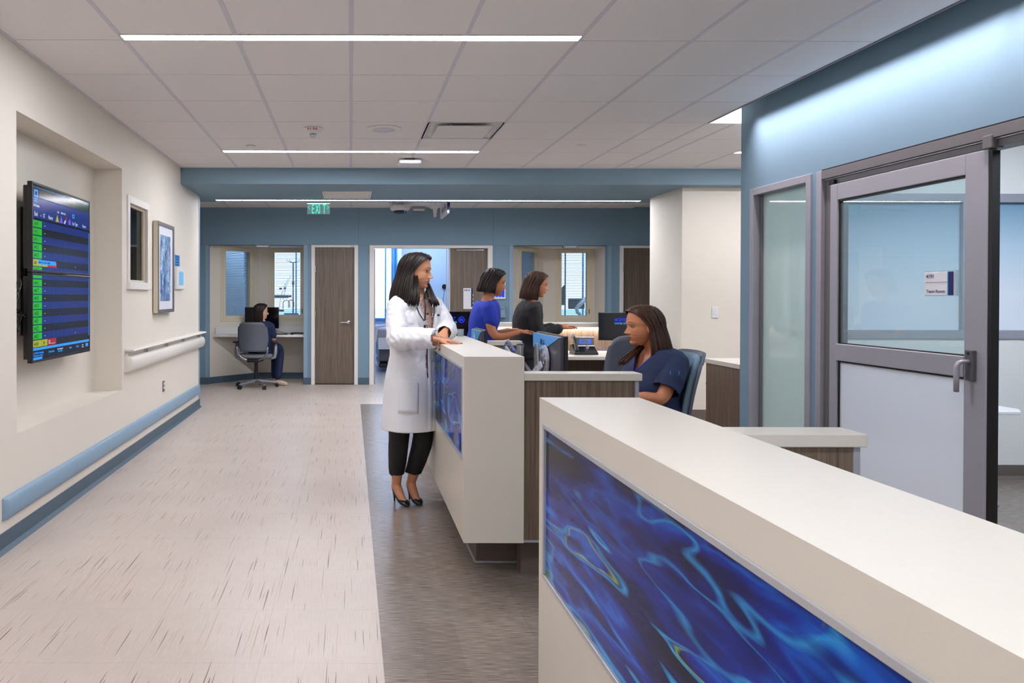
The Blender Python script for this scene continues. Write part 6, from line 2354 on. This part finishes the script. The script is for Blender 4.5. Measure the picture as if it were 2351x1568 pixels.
    limb(m, [shL + Vector((-0.01, 0, 0)), shL.lerp(elL, 0.5), elL], [0.062, 0.058, 0.057], 'coat_white', 18)
    limb(m, [elL, elL.lerp(wrL, 0.6), wrL + Vector((0.0, 0.01, 0))], [0.057, 0.054, 0.050], 'coat_white', 18)
    wdR = (wrR - elR).normalized(); wdL = (wrL - elL).normalized()

    def opening(c):
        fw, lt = tor.polar(c)
        if fw <= 0.02:
            return False
        if c.z > 1.34:
            return True
        # v shaped neck opening down to the waist, then a narrow gap to the hem
        if c.z > 1.08:
            w = 0.010 + (c.z - 1.08) * 0.235
        elif c.z > 0.90:
            w = 0.010 + (1.08 - c.z) * 0.03
        else:
            w = -1 if c.z < 0.84 else 0.008
        return abs(lt + 0.004) < w and fw > 0.04

    def cut(c):
        if (c - wrR).dot(wdR) > 0.012 and (c - wrR).length < 0.12:
            return True
        if (c - wrL).dot(wdL) > 0.008 and (c - wrL).length < 0.12:
            return True
        nr = min((c - elR.lerp(wrR, t)).length for t in (0.3, 0.6, 0.9))
        nl = min((c - elL.lerp(wrL, t)).length for t in (0.2, 0.6, 0.9))
        if nr > 0.068 and nl > 0.068 and opening(c):
            return True
        if c.z > 1.355 or c.z < 0.512:
            return True
        return False

    def cfold(co, no):
        # soft drapery: long vertical folds in the skirt, tight creases near the elbows
        sk = max(0.0, min(1.0, (0.98 - co.z) / 0.3))
        v = mnoise.noise(Vector((co.x * 11, co.y * 11, co.z * 1.6 + 4)))
        v2 = mnoise.noise(Vector((co.x * 24, co.y * 24, co.z * 26)))
        ne = exp(-((co - elR).length / 0.12) ** 2) + exp(-((co - elR.lerp(wrR, 0.6)).length / 0.10) ** 2) + exp(-((co - elL).length / 0.12) ** 2)
        v3 = mnoise.noise(Vector((co.x * 17 + co.z * 19, co.y * 9, co.z * 11 - co.x * 11)))
        return no * (0.016 * sk * v + 0.0035 * (1 - abs(v2) * 2) * (1 - sk) + 0.011 * min(1, ne) * (0.5 - abs(v3)) * 1.6)
    coat = remesh_obj('coat', m, 0.0065, r, ['coat_white'], 4, cut=cut, fn=cfold, thick=0.004)
    # lapels, collar, pocket, button placket
    lp = MB()
    for sx in (-1, 1):
        def lfn(u, v, sx=sx):
            z = 1.345 - 0.235 * v
            w0 = 0.010 + max(0, z - 1.08) * 0.235
            wl_ = 0.050 * (1 - abs(v - 0.35) * 0.9) * (1 if v < 0.97 else 0.3)
            lat = (w0 + wl_ * u) * sx - 0.004
            cx, cy, a, b_, ph = tor.at(z)
            th = math.asin(max(-0.95, min(0.95, lat / (a + 0.012))))
            return tor.pt(z, th, 0.012 + 0.010 + 0.006 * sin(pi * u), 1.0)
        lp.grid(lfn, 6, 16, 'coat_white')

    def colf(u, v):
        th = radians(38) + (2 * pi - radians(76)) * u
        z = 1.362 - 0.045 * v + 0.008 * cos(th)
        p = tor.pt(1.355, th, -0.028 + 0.055 * v)
        return Vector((p.x, p.y, z))
    lp.grid(colf, 36, 5, 'coat_white')
    lp.build('lapels', coat, smooth=True, solid=0.003)
    for (th0_, th1_, z0, z1) in ((-62, -20, 0.63, 0.84), (30, 58, 0.64, 0.82), (20, 44, 1.10, 1.205)):
        pk = MB()
        pk.grid(lambda u, v: tor.pt(z0 + (z1 - z0) * v, radians(th0_ + (th1_ - th0_) * u), 0.0165 + 0.001 * sin(pi * u)), 10, 8, 'coat_white')
        pk.build('pocket', coat, smooth=True, solid=0.003)
    pl_ = MB()
    pl_.grid(lambda u, v: tor.pt(0.515 + 0.56 * v, radians(-1 + 9 * u), 0.0185, 1.0), 3, 40, 'coat_white')
    pl_.build('placket', coat, smooth=True, solid=0.004)
    bt = MB()
    for z in (1.05, 0.93, 0.81, 0.69):
        p = tor.pt(z, radians(13), 0.024, 1.0)
        f = Vector((sin(radians(phi)), -cos(radians(phi)), 0))
        R = Matrix.Translation(p) @ f.to_track_quat('Z', 'Y').to_matrix().to_4x4()
        bt.lathe([(0.008, 0.0), (0.008, 0.002), (0.005, 0.003)], 'frame_cream', (0, 0, 0), 12, 'z', R)
    bt.build('buttons', coat, smooth=True, auto=40)
    # shoes
    for an, toe in ((anR, toeR), (anL, toeL)):
        d = Vector((toe.x - an.x, toe.y - an.y, 0)); L = d.length; d.normalize()
        s_ = Vector((-d.y, d.x, 0))
        hb = an - d * 0.030
        m = MB()
        rings = []
        for (t, w, zb, zt_) in ((-0.16, 0.013, 0.068, 0.118), (-0.05, 0.026, 0.058, 0.105), (0.15, 0.030, 0.040, 0.072), (0.45, 0.033, 0.012, 0.040), (0.66, 0.036, 0.003, 0.040), (0.80, 0.031, 0.002, 0.034), (0.93, 0.017, 0.002, 0.024), (1.02, 0.004, 0.003, 0.012)):
            c = Vector((an.x, an.y, 0)) + d * (L * t)
            ring = []
            for k in range(14):
                a = 2 * pi * k / 14
                ring.append(c + s_ * w * cos(a) + Vector((0, 0, (zb + zt_) / 2 + (zt_ - zb) / 2 * sin(a))))
            rings.append(ring)
        m.loft(rings, 'shoe_black')
        hp = Vector((an.x, an.y, 0)) - d * 0.022
        m.tube([hp + Vector((0, 0, 0.07)), hp + Vector((0, 0, 0.035)) - d * 0.002, hp + Vector((0, 0, 0.001))], [0.016, 0.007, 0.005], 'shoe_black', 10)
        m.build('shoe', r, smooth=True)
    long_hair(hM, 'hair_dark', r, zend=-0.24, th0=84, flare=0.070, seed=3, side_drop=(1.0, 1.04), backoff=0.01, forward=0.02)
    lk = MB()
    rnd = random.Random(8)
    for i in range(46):
        s1, s2 = rnd.uniform(-1, 1), rnd.uniform(-1, 1)
        pts = [wp(982 + 3 * s1, 650, 4.63), wp(985 + 5 * s1, 664, 4.60 + 0.01 * s2), wp(990 + 7 * s1, 680, 4.56 + 0.012 * s2), wp(996 + 9 * s1, 692, 4.53 + 0.012 * s2), wp(1000 + 9 * s1, 701 + 3 * s2, 4.52 + 0.012 * s2)]
        lk.tube(pts, [0.004, 0.007, 0.007, 0.006, 0.002], 'hair_dark', 6)
    for i in range(40):
        s1, s2 = rnd.uniform(-1, 1), rnd.uniform(-1, 1)
        pts = [wp(952 + 7 * s1, 628, 4.55 + 0.01 * s2), wp(953 + 9 * s1, 675, 4.475 + 0.012 * s2), wp(950 + 12 * s1, 690, 4.462 + 0.01 * s2), wp(948 + 13 * s1, 700 + 4 * s2, 4.455 + 0.008 * s2)]
        lk.tube(pts, [0.001, 0.006, 0.006, 0.0015], 'hair_dark', 6)
    o_ = lk.build('front_locks', r, smooth=True)
    o_['kind'] = 'stuff'
    # stethoscope: rests round the neck, so a thing of its own
    st_ = E('stethoscope', (0.47, 4.5, 1.2), 'black stethoscope hanging round the doctor neck over her white coat', 'stethoscope')
    def sp(px, py, o=0.0):
        return wp(px, py, 4.475 - o)
    m = MB()
    m.tube([wp(975, 672, 4.60), wp(974, 682, 4.52), sp(975, 690, 0.01), sp(977, 705, 0.02), sp(976, 730, 0.03), sp(974, 755, 0.03), sp(979, 768, 0.03)], 0.005, 'black_plastic', 8)
    m.tube([wp(978, 668, 4.60), sp(976, 684, 0.0), sp(982, 684.5, 0.01), sp(989, 687, 0.01), sp(993, 697, 0.01)], [0.005, 0.0055, 0.006, 0.007, 0.006], 'black_plastic', 8)
    m.build('tubing', st_, smooth=True)
    m = MB()
    m.tube([sp(993, 697, 0.01), sp(995, 712, 0.012), sp(993.5, 727, 0.014), sp(985, 724, 0.018), sp(982, 721, 0.02)], 0.0022, 'chrome', 8)
    m.tube([sp(993.5, 727, 0.014), sp(999, 728, 0.018), sp(1005, 724, 0.02)], 0.0022, 'chrome', 8)
    m.build('binaural', st_, smooth=True)
    m = MB()
    for (a, b_) in ((982, 720), (1006.5, 723)):
        m.ellipsoid(tuple(sp(a, b_, 0.02)), (0.009, 0.007, 0.007), 'black_plastic', 10, 8)
    m.build('ear_tips', st_, smooth=True)
    MB().lathe([(0.014, 0), (0.016, -0.006), (0.010, -0.012)], 'chrome', tuple(sp(978, 741, 0.035)), 16, 'y').build('chest_piece', st_, smooth=True, auto=40)
    ly = E('lanyard', (0.46, 4.5, 1.2), 'dark lanyard hanging beneath the stethoscope tubing on the printed blouse', 'lanyard')
    MB().tube([sp(957, 705), sp(962, 718, 0.012), sp(968, 728, 0.025), sp(975, 738, 0.03)], 0.0035, 'top_black', 6).tube([sp(976, 693), sp(975.5, 715, 0.02), sp(975, 738, 0.03), sp(978, 760, 0.03)], 0.003, 'top_black', 6).build('cord', ly, smooth=True)
    return r


doctor()


# ------------------------------------------------------------------ the seated nurse
def nurse():
    r = E('person', (1.8, 4.3, 0.45), 'seated woman in navy scrubs with long brown hair, facing left toward the doctor', 'person')
    phi = -72
    f = Vector((sin(radians(phi)), -cos(radians(phi)), 0)); lft = Vector((-f.y, f.x, 0))
    hc = Vector((1.728, 4.30, 1.176))
    hM = headM(hc, -86, 0, -2, 1.0)
    tor = Torso([(1.05, 1.815, 4.30, 0.075, 0.070, phi), (1.02, 1.825, 4.30, 0.135, 0.085, phi), (0.985, 1.825, 4.30, 0.178, 0.105, phi), (0.90, 1.80, 4.30, 0.178, 0.130, phi), (0.82, 1.775, 4.30, 0.172, 0.158, phi),
                 (0.74, 1.775, 4.30, 0.160, 0.140, phi), (0.64, 1.80, 4.30, 0.165, 0.135, phi), (0.55, 1.82, 4.30, 0.185, 0.150, phi), (0.48, 1.82, 4.30, 0.190, 0.155, phi)])
    c0 = Vector((1.825, 4.30, 0))
    sh = {1: c0 + lft * 0.165 + Vector((0, 0, 0.965)), -1: c0 - lft * 0.165 + Vector((0, 0, 0.965))}
    shL, shR = sh[1], sh[-1]
    # near arm is her left
    elN = wp(1519, 921, 4.08) + Vector((0, 0, 0.02)); wrN = wp(1436, 912, 4.05)
    near = shL if shL.y < shR.y else shR
    farr = shR if near is shL else shL
    elF, wrF = farr + Vector((-0.04, 0.03, -0.26)), farr + Vector((-0.30, -0.05, -0.22))
    b = MB()
    tor.loft(b, 'skin_warm', 1.05, 0.52, 18, -0.018, 30)
    limb(b, [(1.82, 4.30, 0.99), (1.80, 4.30, 1.05), (1.775, 4.30, 1.12)], [0.066, 0.054, 0.053], 'skin_warm')
    limb(b, [near, near.lerp(elN, 0.55), elN, elN.lerp(wrN, 0.45), wrN], [0.046, 0.043, 0.038, 0.036, 0.024], 'skin_warm')
    limb(b, [farr, elF, wrF], [0.048, 0.040, 0.026], 'skin_warm')
    for s_ in (-1, 1):
        hp = Vector((1.80, 4.30, 0.55)) + lft * 0.09 * s_
        kn = hp + f * 0.42 + Vector((0, 0, -0.02))
        an = kn + f * -0.02 + Vector((0, 0, -0.43))
        limb(b, [hp, kn, an], [0.08, 0.055, 0.035], 'skin_warm')
        limb(b, [an, an + f * 0.16 + Vector((0, 0, -0.05))], [0.035, 0.025], 'skin_warm')
    hd = MB(); add_head(hd, hM, 'skin_warm', 'lip_brown', 'hair_brown')
    hN = hand(wrN, (wrN - elN), (0, -0.1, 1), 1 if near is shR else -1, 'skin_warm', None, (16, 22, 16), 5, 0.9)
    hF = hand(wrF, (wrF - elF), (0, 0, 1), -1 if near is shR else 1, 'skin_warm', None, (16, 22, 16), 5, 0.9)
    body = remesh_obj('body', b, 0.008, r, ['skin_warm'], 5, extra=[hd, hN, hF])
    add_eyes(hM, body)
    MB().ellipsoid(tuple(hM @ Vector((-0.080, -0.008, -0.048))), (0.003, 0.003, 0.003), 'chrome', 8, 6).build('earring', body, smooth=True)
    # scrub top
    m = MB()
    tor.loft(m, 'scrub_navy', 1.04, 0.50, 24, 0.014, 44)
    msl = MB()
    limb(msl, [near + Vector((0.0, 0.03, 0.01)), near.lerp(elN, 0.35), near.lerp(elN, 0.80)], [0.066, 0.067, 0.070], 'scrub_navy', 18)
    limb(m, [farr, farr.lerp(elF, 0.35), farr.lerp(elF, 0.6)], [0.068, 0.072, 0.074], 'scrub_navy', 18)
    dN = (elN - near).normalized()

    def cut(c):
        fw, lt = tor.polar(c)
        if c.z > 1.040:
            return True
        if fw > 0.0 and c.z > 0.90 and abs(lt) < (c.z - 0.90) * 0.62:
            return True
        return False
    top = remesh_obj('scrub_top', m, 0.008, r, ['scrub_navy'], 5, cut=cut, fn=folds(7, 0.0045, (11, 11, 7)), thick=0.004)
    remesh_obj('sleeve', msl, 0.007, top, ['scrub_navy'], 5, cut=lambda c: (c - near.lerp(elN, 0.76)).dot(dN) > 0, fn=folds(12, 0.004, (12, 12, 8)), thick=0.004)
    # lanyard trim on the neckline
    m = MB()
    for s_ in (-1, 1):
        pts = []
        for i in range(12):
            z = 1.03 - 0.125 * i / 11
            lat = s_ * (0.002 + (z - 0.90) * 0.64)
            cx, cy, a, b_, ph = tor.at(z)
            th = math.asin(max(-0.98, min(0.98, lat / (a + 0.018))))
            pts.append(tor.pt(z, th, 0.020, 1.0))
        m.tube(pts, 0.0045, 'scrub_royal', 6)
    m.build('neck_trim', top, smooth=True)
    pk = MB()
    cc = near.lerp(elN, 0.50)
    pk.add([cc + Vector((-0.035, -0.082, 0.06)), cc + Vector((0.03, -0.080, 0.06)), cc + Vector((0.03, -0.086, -0.02)), cc + Vector((-0.035, -0.088, -0.02))], [(0, 1, 2, 3)], 'scrub_navy')
    m = MB()
    for dx in (-0.036, 0.012):
        m.box(cc.x + dx, cc.x + dx + 0.003, cc.y - 0.086, cc.y - 0.082, cc.z + 0.045, cc.z + 0.065, 'cyan_print')
    m.build('pocket_stitching', top)
    # trousers
    m = MB()
    for s_ in (-1, 1):
        hp = Vector((1.80, 4.30, 0.56)) + lft * 0.09 * s_
        kn = hp + f * 0.42 + Vector((0, 0, -0.02))
        an = kn + f * -0.02 + Vector((0, 0, -0.40))
        limb(m, [hp, kn, an], [0.105, 0.078, 0.06], 'scrub_navy')
    remesh_obj('trousers', m, 0.012, r, ['scrub_navy'], 4, fn=folds(9, 0.004))
    for s_ in (-1, 1):
        hp = Vector((1.80, 4.30, 0.55)) + lft * 0.09 * s_
        an = hp + f * 0.40 + Vector((0, 0, -0.50))
        m = MB()
        limb(m, [an, an + f * 0.10 + Vector((0, 0, -0.005)), an + f * 0.18 + Vector((0, 0, -0.012))], [0.04, 0.038, 0.028], 'shoe_black')
        m.build('shoe', r, smooth=True)
    long_hair(hM, 'hair_brown', r, zend=-0.26, th0=88, flare=0.030, seed=11, backoff=0.055, forward=0.0, wave=0.004)
    # front lock over the far shoulder
    lk = MB()
    rnd = random.Random(5)
    for i in range(26):
        o1, o2 = rnd.uniform(-0.018, 0.018), rnd.uniform(-0.02, 0.02)
        a = wp(1478 + rnd.uniform(-6, 6), 770, 4.36)
        pts = [a, wp(1470 + o1 * 300, 795, 4.32), wp(1452 + o1 * 300, 812 + o2 * 200, 4.27), wp(1436 + o1 * 380, 825 + o2 * 260, 4.22), wp(1426 + o1 * 420, 834 + o2 * 260, 4.20)]
        lk.tube(pts, [0.004, 0.006, 0.006, 0.005, 0.001], 'hair_brown', 6)
    o = lk.build('front_lock', r, smooth=True)
    o['kind'] = 'stuff'


nurse()


# ------------------------------------------------------------------ simpler standing or seated figures
def walker(label, X, Y, ztop, phi, top_mat, skin, hairm, trous, armspec, lean=0.10, seed=1, hair_end=-0.16, hair_bun=False, long_sleeve=False, tall=1.0, shoes='shoe_black'):
    r = E('person', (X, Y, 0), label, 'person')
    f = Vector((sin(radians(phi)), -cos(radians(phi)), 0)); lft = Vector((-f.y, f.x, 0))
    H = ztop
    hc = Vector((X, Y, 0)) + f * (lean + 0.05) + Vector((0, 0, H - 0.117))
    hM = headM(hc, phi, 0, -8, 1.0)
    nk = Vector((X, Y, 0)) + f * lean * 0.8 + Vector((0, 0, H - 0.27))
    hip = Vector((X, Y, 0)) + Vector((0, 0, H * 0.53))
    rings = []
    for (t, a, b_) in ((0, 0.07, 0.06), (0.06, 0.14, 0.085), (0.13, 0.172, 0.10), (0.35, 0.168, 0.118), (0.6, 0.148, 0.108), (0.8, 0.165, 0.12), (1.0, 0.18, 0.13), (1.12, 0.18, 0.13)):
        c = nk.lerp(hip, t)
        rings.append((c.z, c.x, c.y, a, b_, phi))
    tor = Torso(rings)
    shc = nk.lerp(hip, 0.14)
    b = MB()
    tor.loft(b, skin, nk.z, hip.z, 14, -0.02, 28)
    limb(b, [nk + Vector((0, 0, -0.04)), nk, nk.lerp(hc, 0.6)], [0.06, 0.05, 0.05], skin)
    hd = MB(); add_head(hd, hM, skin, 'lip_brown', hairm)
    extra = [hd]
    sl = MB()
    tor.loft(sl, top_mat, nk.z - 0.005, hip.z - 0.06, 16, 0.012, 36)
    for s_, (ef, ed, wf, wl_, wd) in zip((1, -1), armspec):
        sh = shc + lft * 0.16 * s_
        el = sh + f * ef + lft * 0.03 * s_ + Vector((0, 0, -ed))
        wr = el + f * wf - lft * wl_ * s_ + Vector((0, 0, wd))
        limb(b, [sh, el, wr], [0.046, 0.038, 0.025], skin)
        extra.append(hand(wr, wr - el, (0, 0, 1), -s_, skin, None, (16, 20, 14), 5, 0.86, voxel=0.004))
        te = 1.0 if long_sleeve else 0.5
        pts = [sh, sh.lerp(el, te)]
        limb(sl, pts, [0.062, 0.060 if not long_sleeve else 0.052], top_mat)
        if long_sleeve:
            limb(sl, [el, el.lerp(wr, 0.92)], [0.052, 0.040], top_mat)
    stp = 0.16
    tr_ = MB()
    limb(tr_, [hip + Vector((0, 0, 0.02)), hip - Vector((0, 0, 0.06))], [0.135, 0.14], trous, 20)
    for s_ in (1, -1):
        hp = hip + lft * 0.085 * s_ - Vector((0, 0, 0.05))
        kn = hp + f * (0.10 * s_ + 0.04) - Vector((0, 0, H * 0.235))
        an = kn + f * (0.06 * s_ - 0.08) - Vector((0, 0, kn.z - 0.085))
        limb(b, [hp, kn, an], [0.08, 0.05, 0.035], skin)
        limb(tr_, [hp, kn, an + Vector((0, 0, 0.02))], [0.105, 0.075, 0.058], trous)
        m = MB(); limb(m, [an - f * 0.02 + Vector((0, 0, -0.042)), an + f * 0.09 + Vector((0, 0, -0.045)), an + f * 0.15 + Vector((0, 0, -0.055))], [0.040, 0.038, 0.028], shoes)
        m.build('shoe', r, smooth=True)
    body = remesh_obj('body', b, 0.010, r, [skin], 4, extra=extra)
    add_eyes(hM, body)
    remesh_obj('top', sl, 0.010, r, [top_mat], 4, cut=lambda c: c.z > nk.z - 0.012, fn=folds(seed, 0.005, (10, 10, 7)), thick=0.004)
    remesh_obj('trousers', tr_, 0.012, r, [trous], 4, fn=folds(seed + 2, 0.004))
    long_hair(hM, hairm, r, zend=hair_end, th0=80, flare=0.012, seed=seed, backoff=0.01)
    return r


walker('standing woman in royal blue scrub top with dark hair behind the counter, striding right', 1.15, 6.45, 1.588, 84, 'scrub_royal', 'skin_warm', 'hair_dark', 'scrub_navy',
       ((0.02, 0.24, 0.20, 0.04, 0.03), (0.06, 0.24, 0.21, 0.03, 0.03)), lean=0.08, seed=21, hair_end=-0.10)
walker('standing woman all in black with brown hair behind the counter, striding right', 1.62, 6.80, 1.575, 86, 'top_black', 'skin_warm', 'hair_brown', 'trouser_black',
       ((0.06, 0.24, 0.20, 0.04, 0.06), (0.06, 0.24, 0.20, 0.04, 0.06)), lean=0.08, seed=31, hair_end=-0.15, long_sleeve=True)


def far_woman():
    Y = 10.72
    k = Y / F_PX
    r = E('person', ((600 - 805) * k, Y, 0.45), 'distant seated woman in navy with dark hair at the alcove desk, face turned right', 'person')
    phi = 150
    f = Vector((sin(radians(phi)), -cos(radians(phi)), 0)); lft = Vector((-f.y, f.x, 0))
    c = Vector(((600 - 805) * k, Y, 0))
    hc = Vector(((600 - 805) * k + 0.005, Y, 1.112))
    hM = headM(hc, 104, 0, 0, 0.98)
    sk = 'skin_light'
    tor = Torso([(0.985, c.x, c.y, 0.07, 0.065, phi), (0.95, c.x, c.y, 0.13, 0.085, phi), (0.91, c.x, c.y, 0.168, 0.10, phi), (0.82, c.x, c.y, 0.165, 0.115, phi), (0.68, c.x, c.y, 0.15, 0.11, phi), (0.56, c.x, c.y, 0.175, 0.14, phi), (0.48, c.x, c.y, 0.185, 0.15, phi)])
    b = MB()
    tor.loft(b, sk, 0.985, 0.52, 14, -0.02, 28)
    limb(b, [(c.x, c.y, 0.93), (c.x, c.y, 0.99), (c.x + 0.003, c.y, 1.05)], [0.06, 0.05, 0.05], sk)
    sl = MB(); tor.loft(sl, 'scrub_navy', 0.975, 0.50, 16, 0.012, 36)
    extra = []
    hd = MB(); add_head(hd, hM, sk, 'lip_brown', 'hair_dark'); extra.append(hd)
    for s_ in (1, -1):
        sh = c + lft * 0.16 * s_ + Vector((0, 0, 0.90))
        if s_ == (1 if lft.x > 0 else -1):
            el = Vector(((628 - 805) * k, Y - 0.02, 0.70)); wr = Vector(((624 - 805) * k, Y + 0.22, 0.79))
        else:
            el = sh + Vector((-0.03, 0.06, -0.24)); wr = el + Vector((0.08, 0.22, 0.05))
        limb(b, [sh, el, wr], [0.045, 0.038, 0.026], sk)
        limb(sl, [sh, sh.lerp(el, 0.75)], [0.062, 0.060], 'scrub_navy')
        extra.append(hand(wr, wr - el, (0, 0, 1), -s_, sk, None, (16, 20, 14), 5, 0.86, voxel=0.004))
    tr_ = MB()
    for i, (kx_, ky_, ax_, ay_) in enumerate(((0.16, 0.34, 0.17, 0.30), (0.24, 0.22, 0.23, 0.16))):
        hp = c + Vector((0.02 + 0.08 * i, 0.02 - 0.04 * i, 0.55))
        kn = Vector((c.x + kx_, c.y + ky_, 0.53)); an = Vector((c.x + ax_, c.y + ay_, 0.10))
        limb(b, [hp, kn, an], [0.08, 0.05, 0.035], sk)
        limb(tr_, [hp, kn, an + Vector((0, 0, 0.03))], [0.10, 0.074, 0.058], 'scrub_navy')
        m = MB(); limb(m, [an + Vector((-0.02, 0, -0.055)), an + Vector((0.07, -0.04, -0.058)), an + Vector((0.13, -0.07, -0.068))], [0.038, 0.036, 0.027], 'shoe_beige'); m.build('shoe', r, smooth=True)
    body = remesh_obj('body', b, 0.010, r, [sk], 4, extra=extra)
    add_eyes(hM, body)
    remesh_obj('scrub_top', sl, 0.010, r, ['scrub_navy'], 4, cut=lambda q: q.z > 0.968, fn=folds(41, 0.004), thick=0.004)
    remesh_obj('trousers', tr_, 0.012, r, ['scrub_navy'], 4)
    long_hair(hM, 'hair_dark', r, zend=-0.17, th0=80, flare=0.008, seed=51)


far_woman()
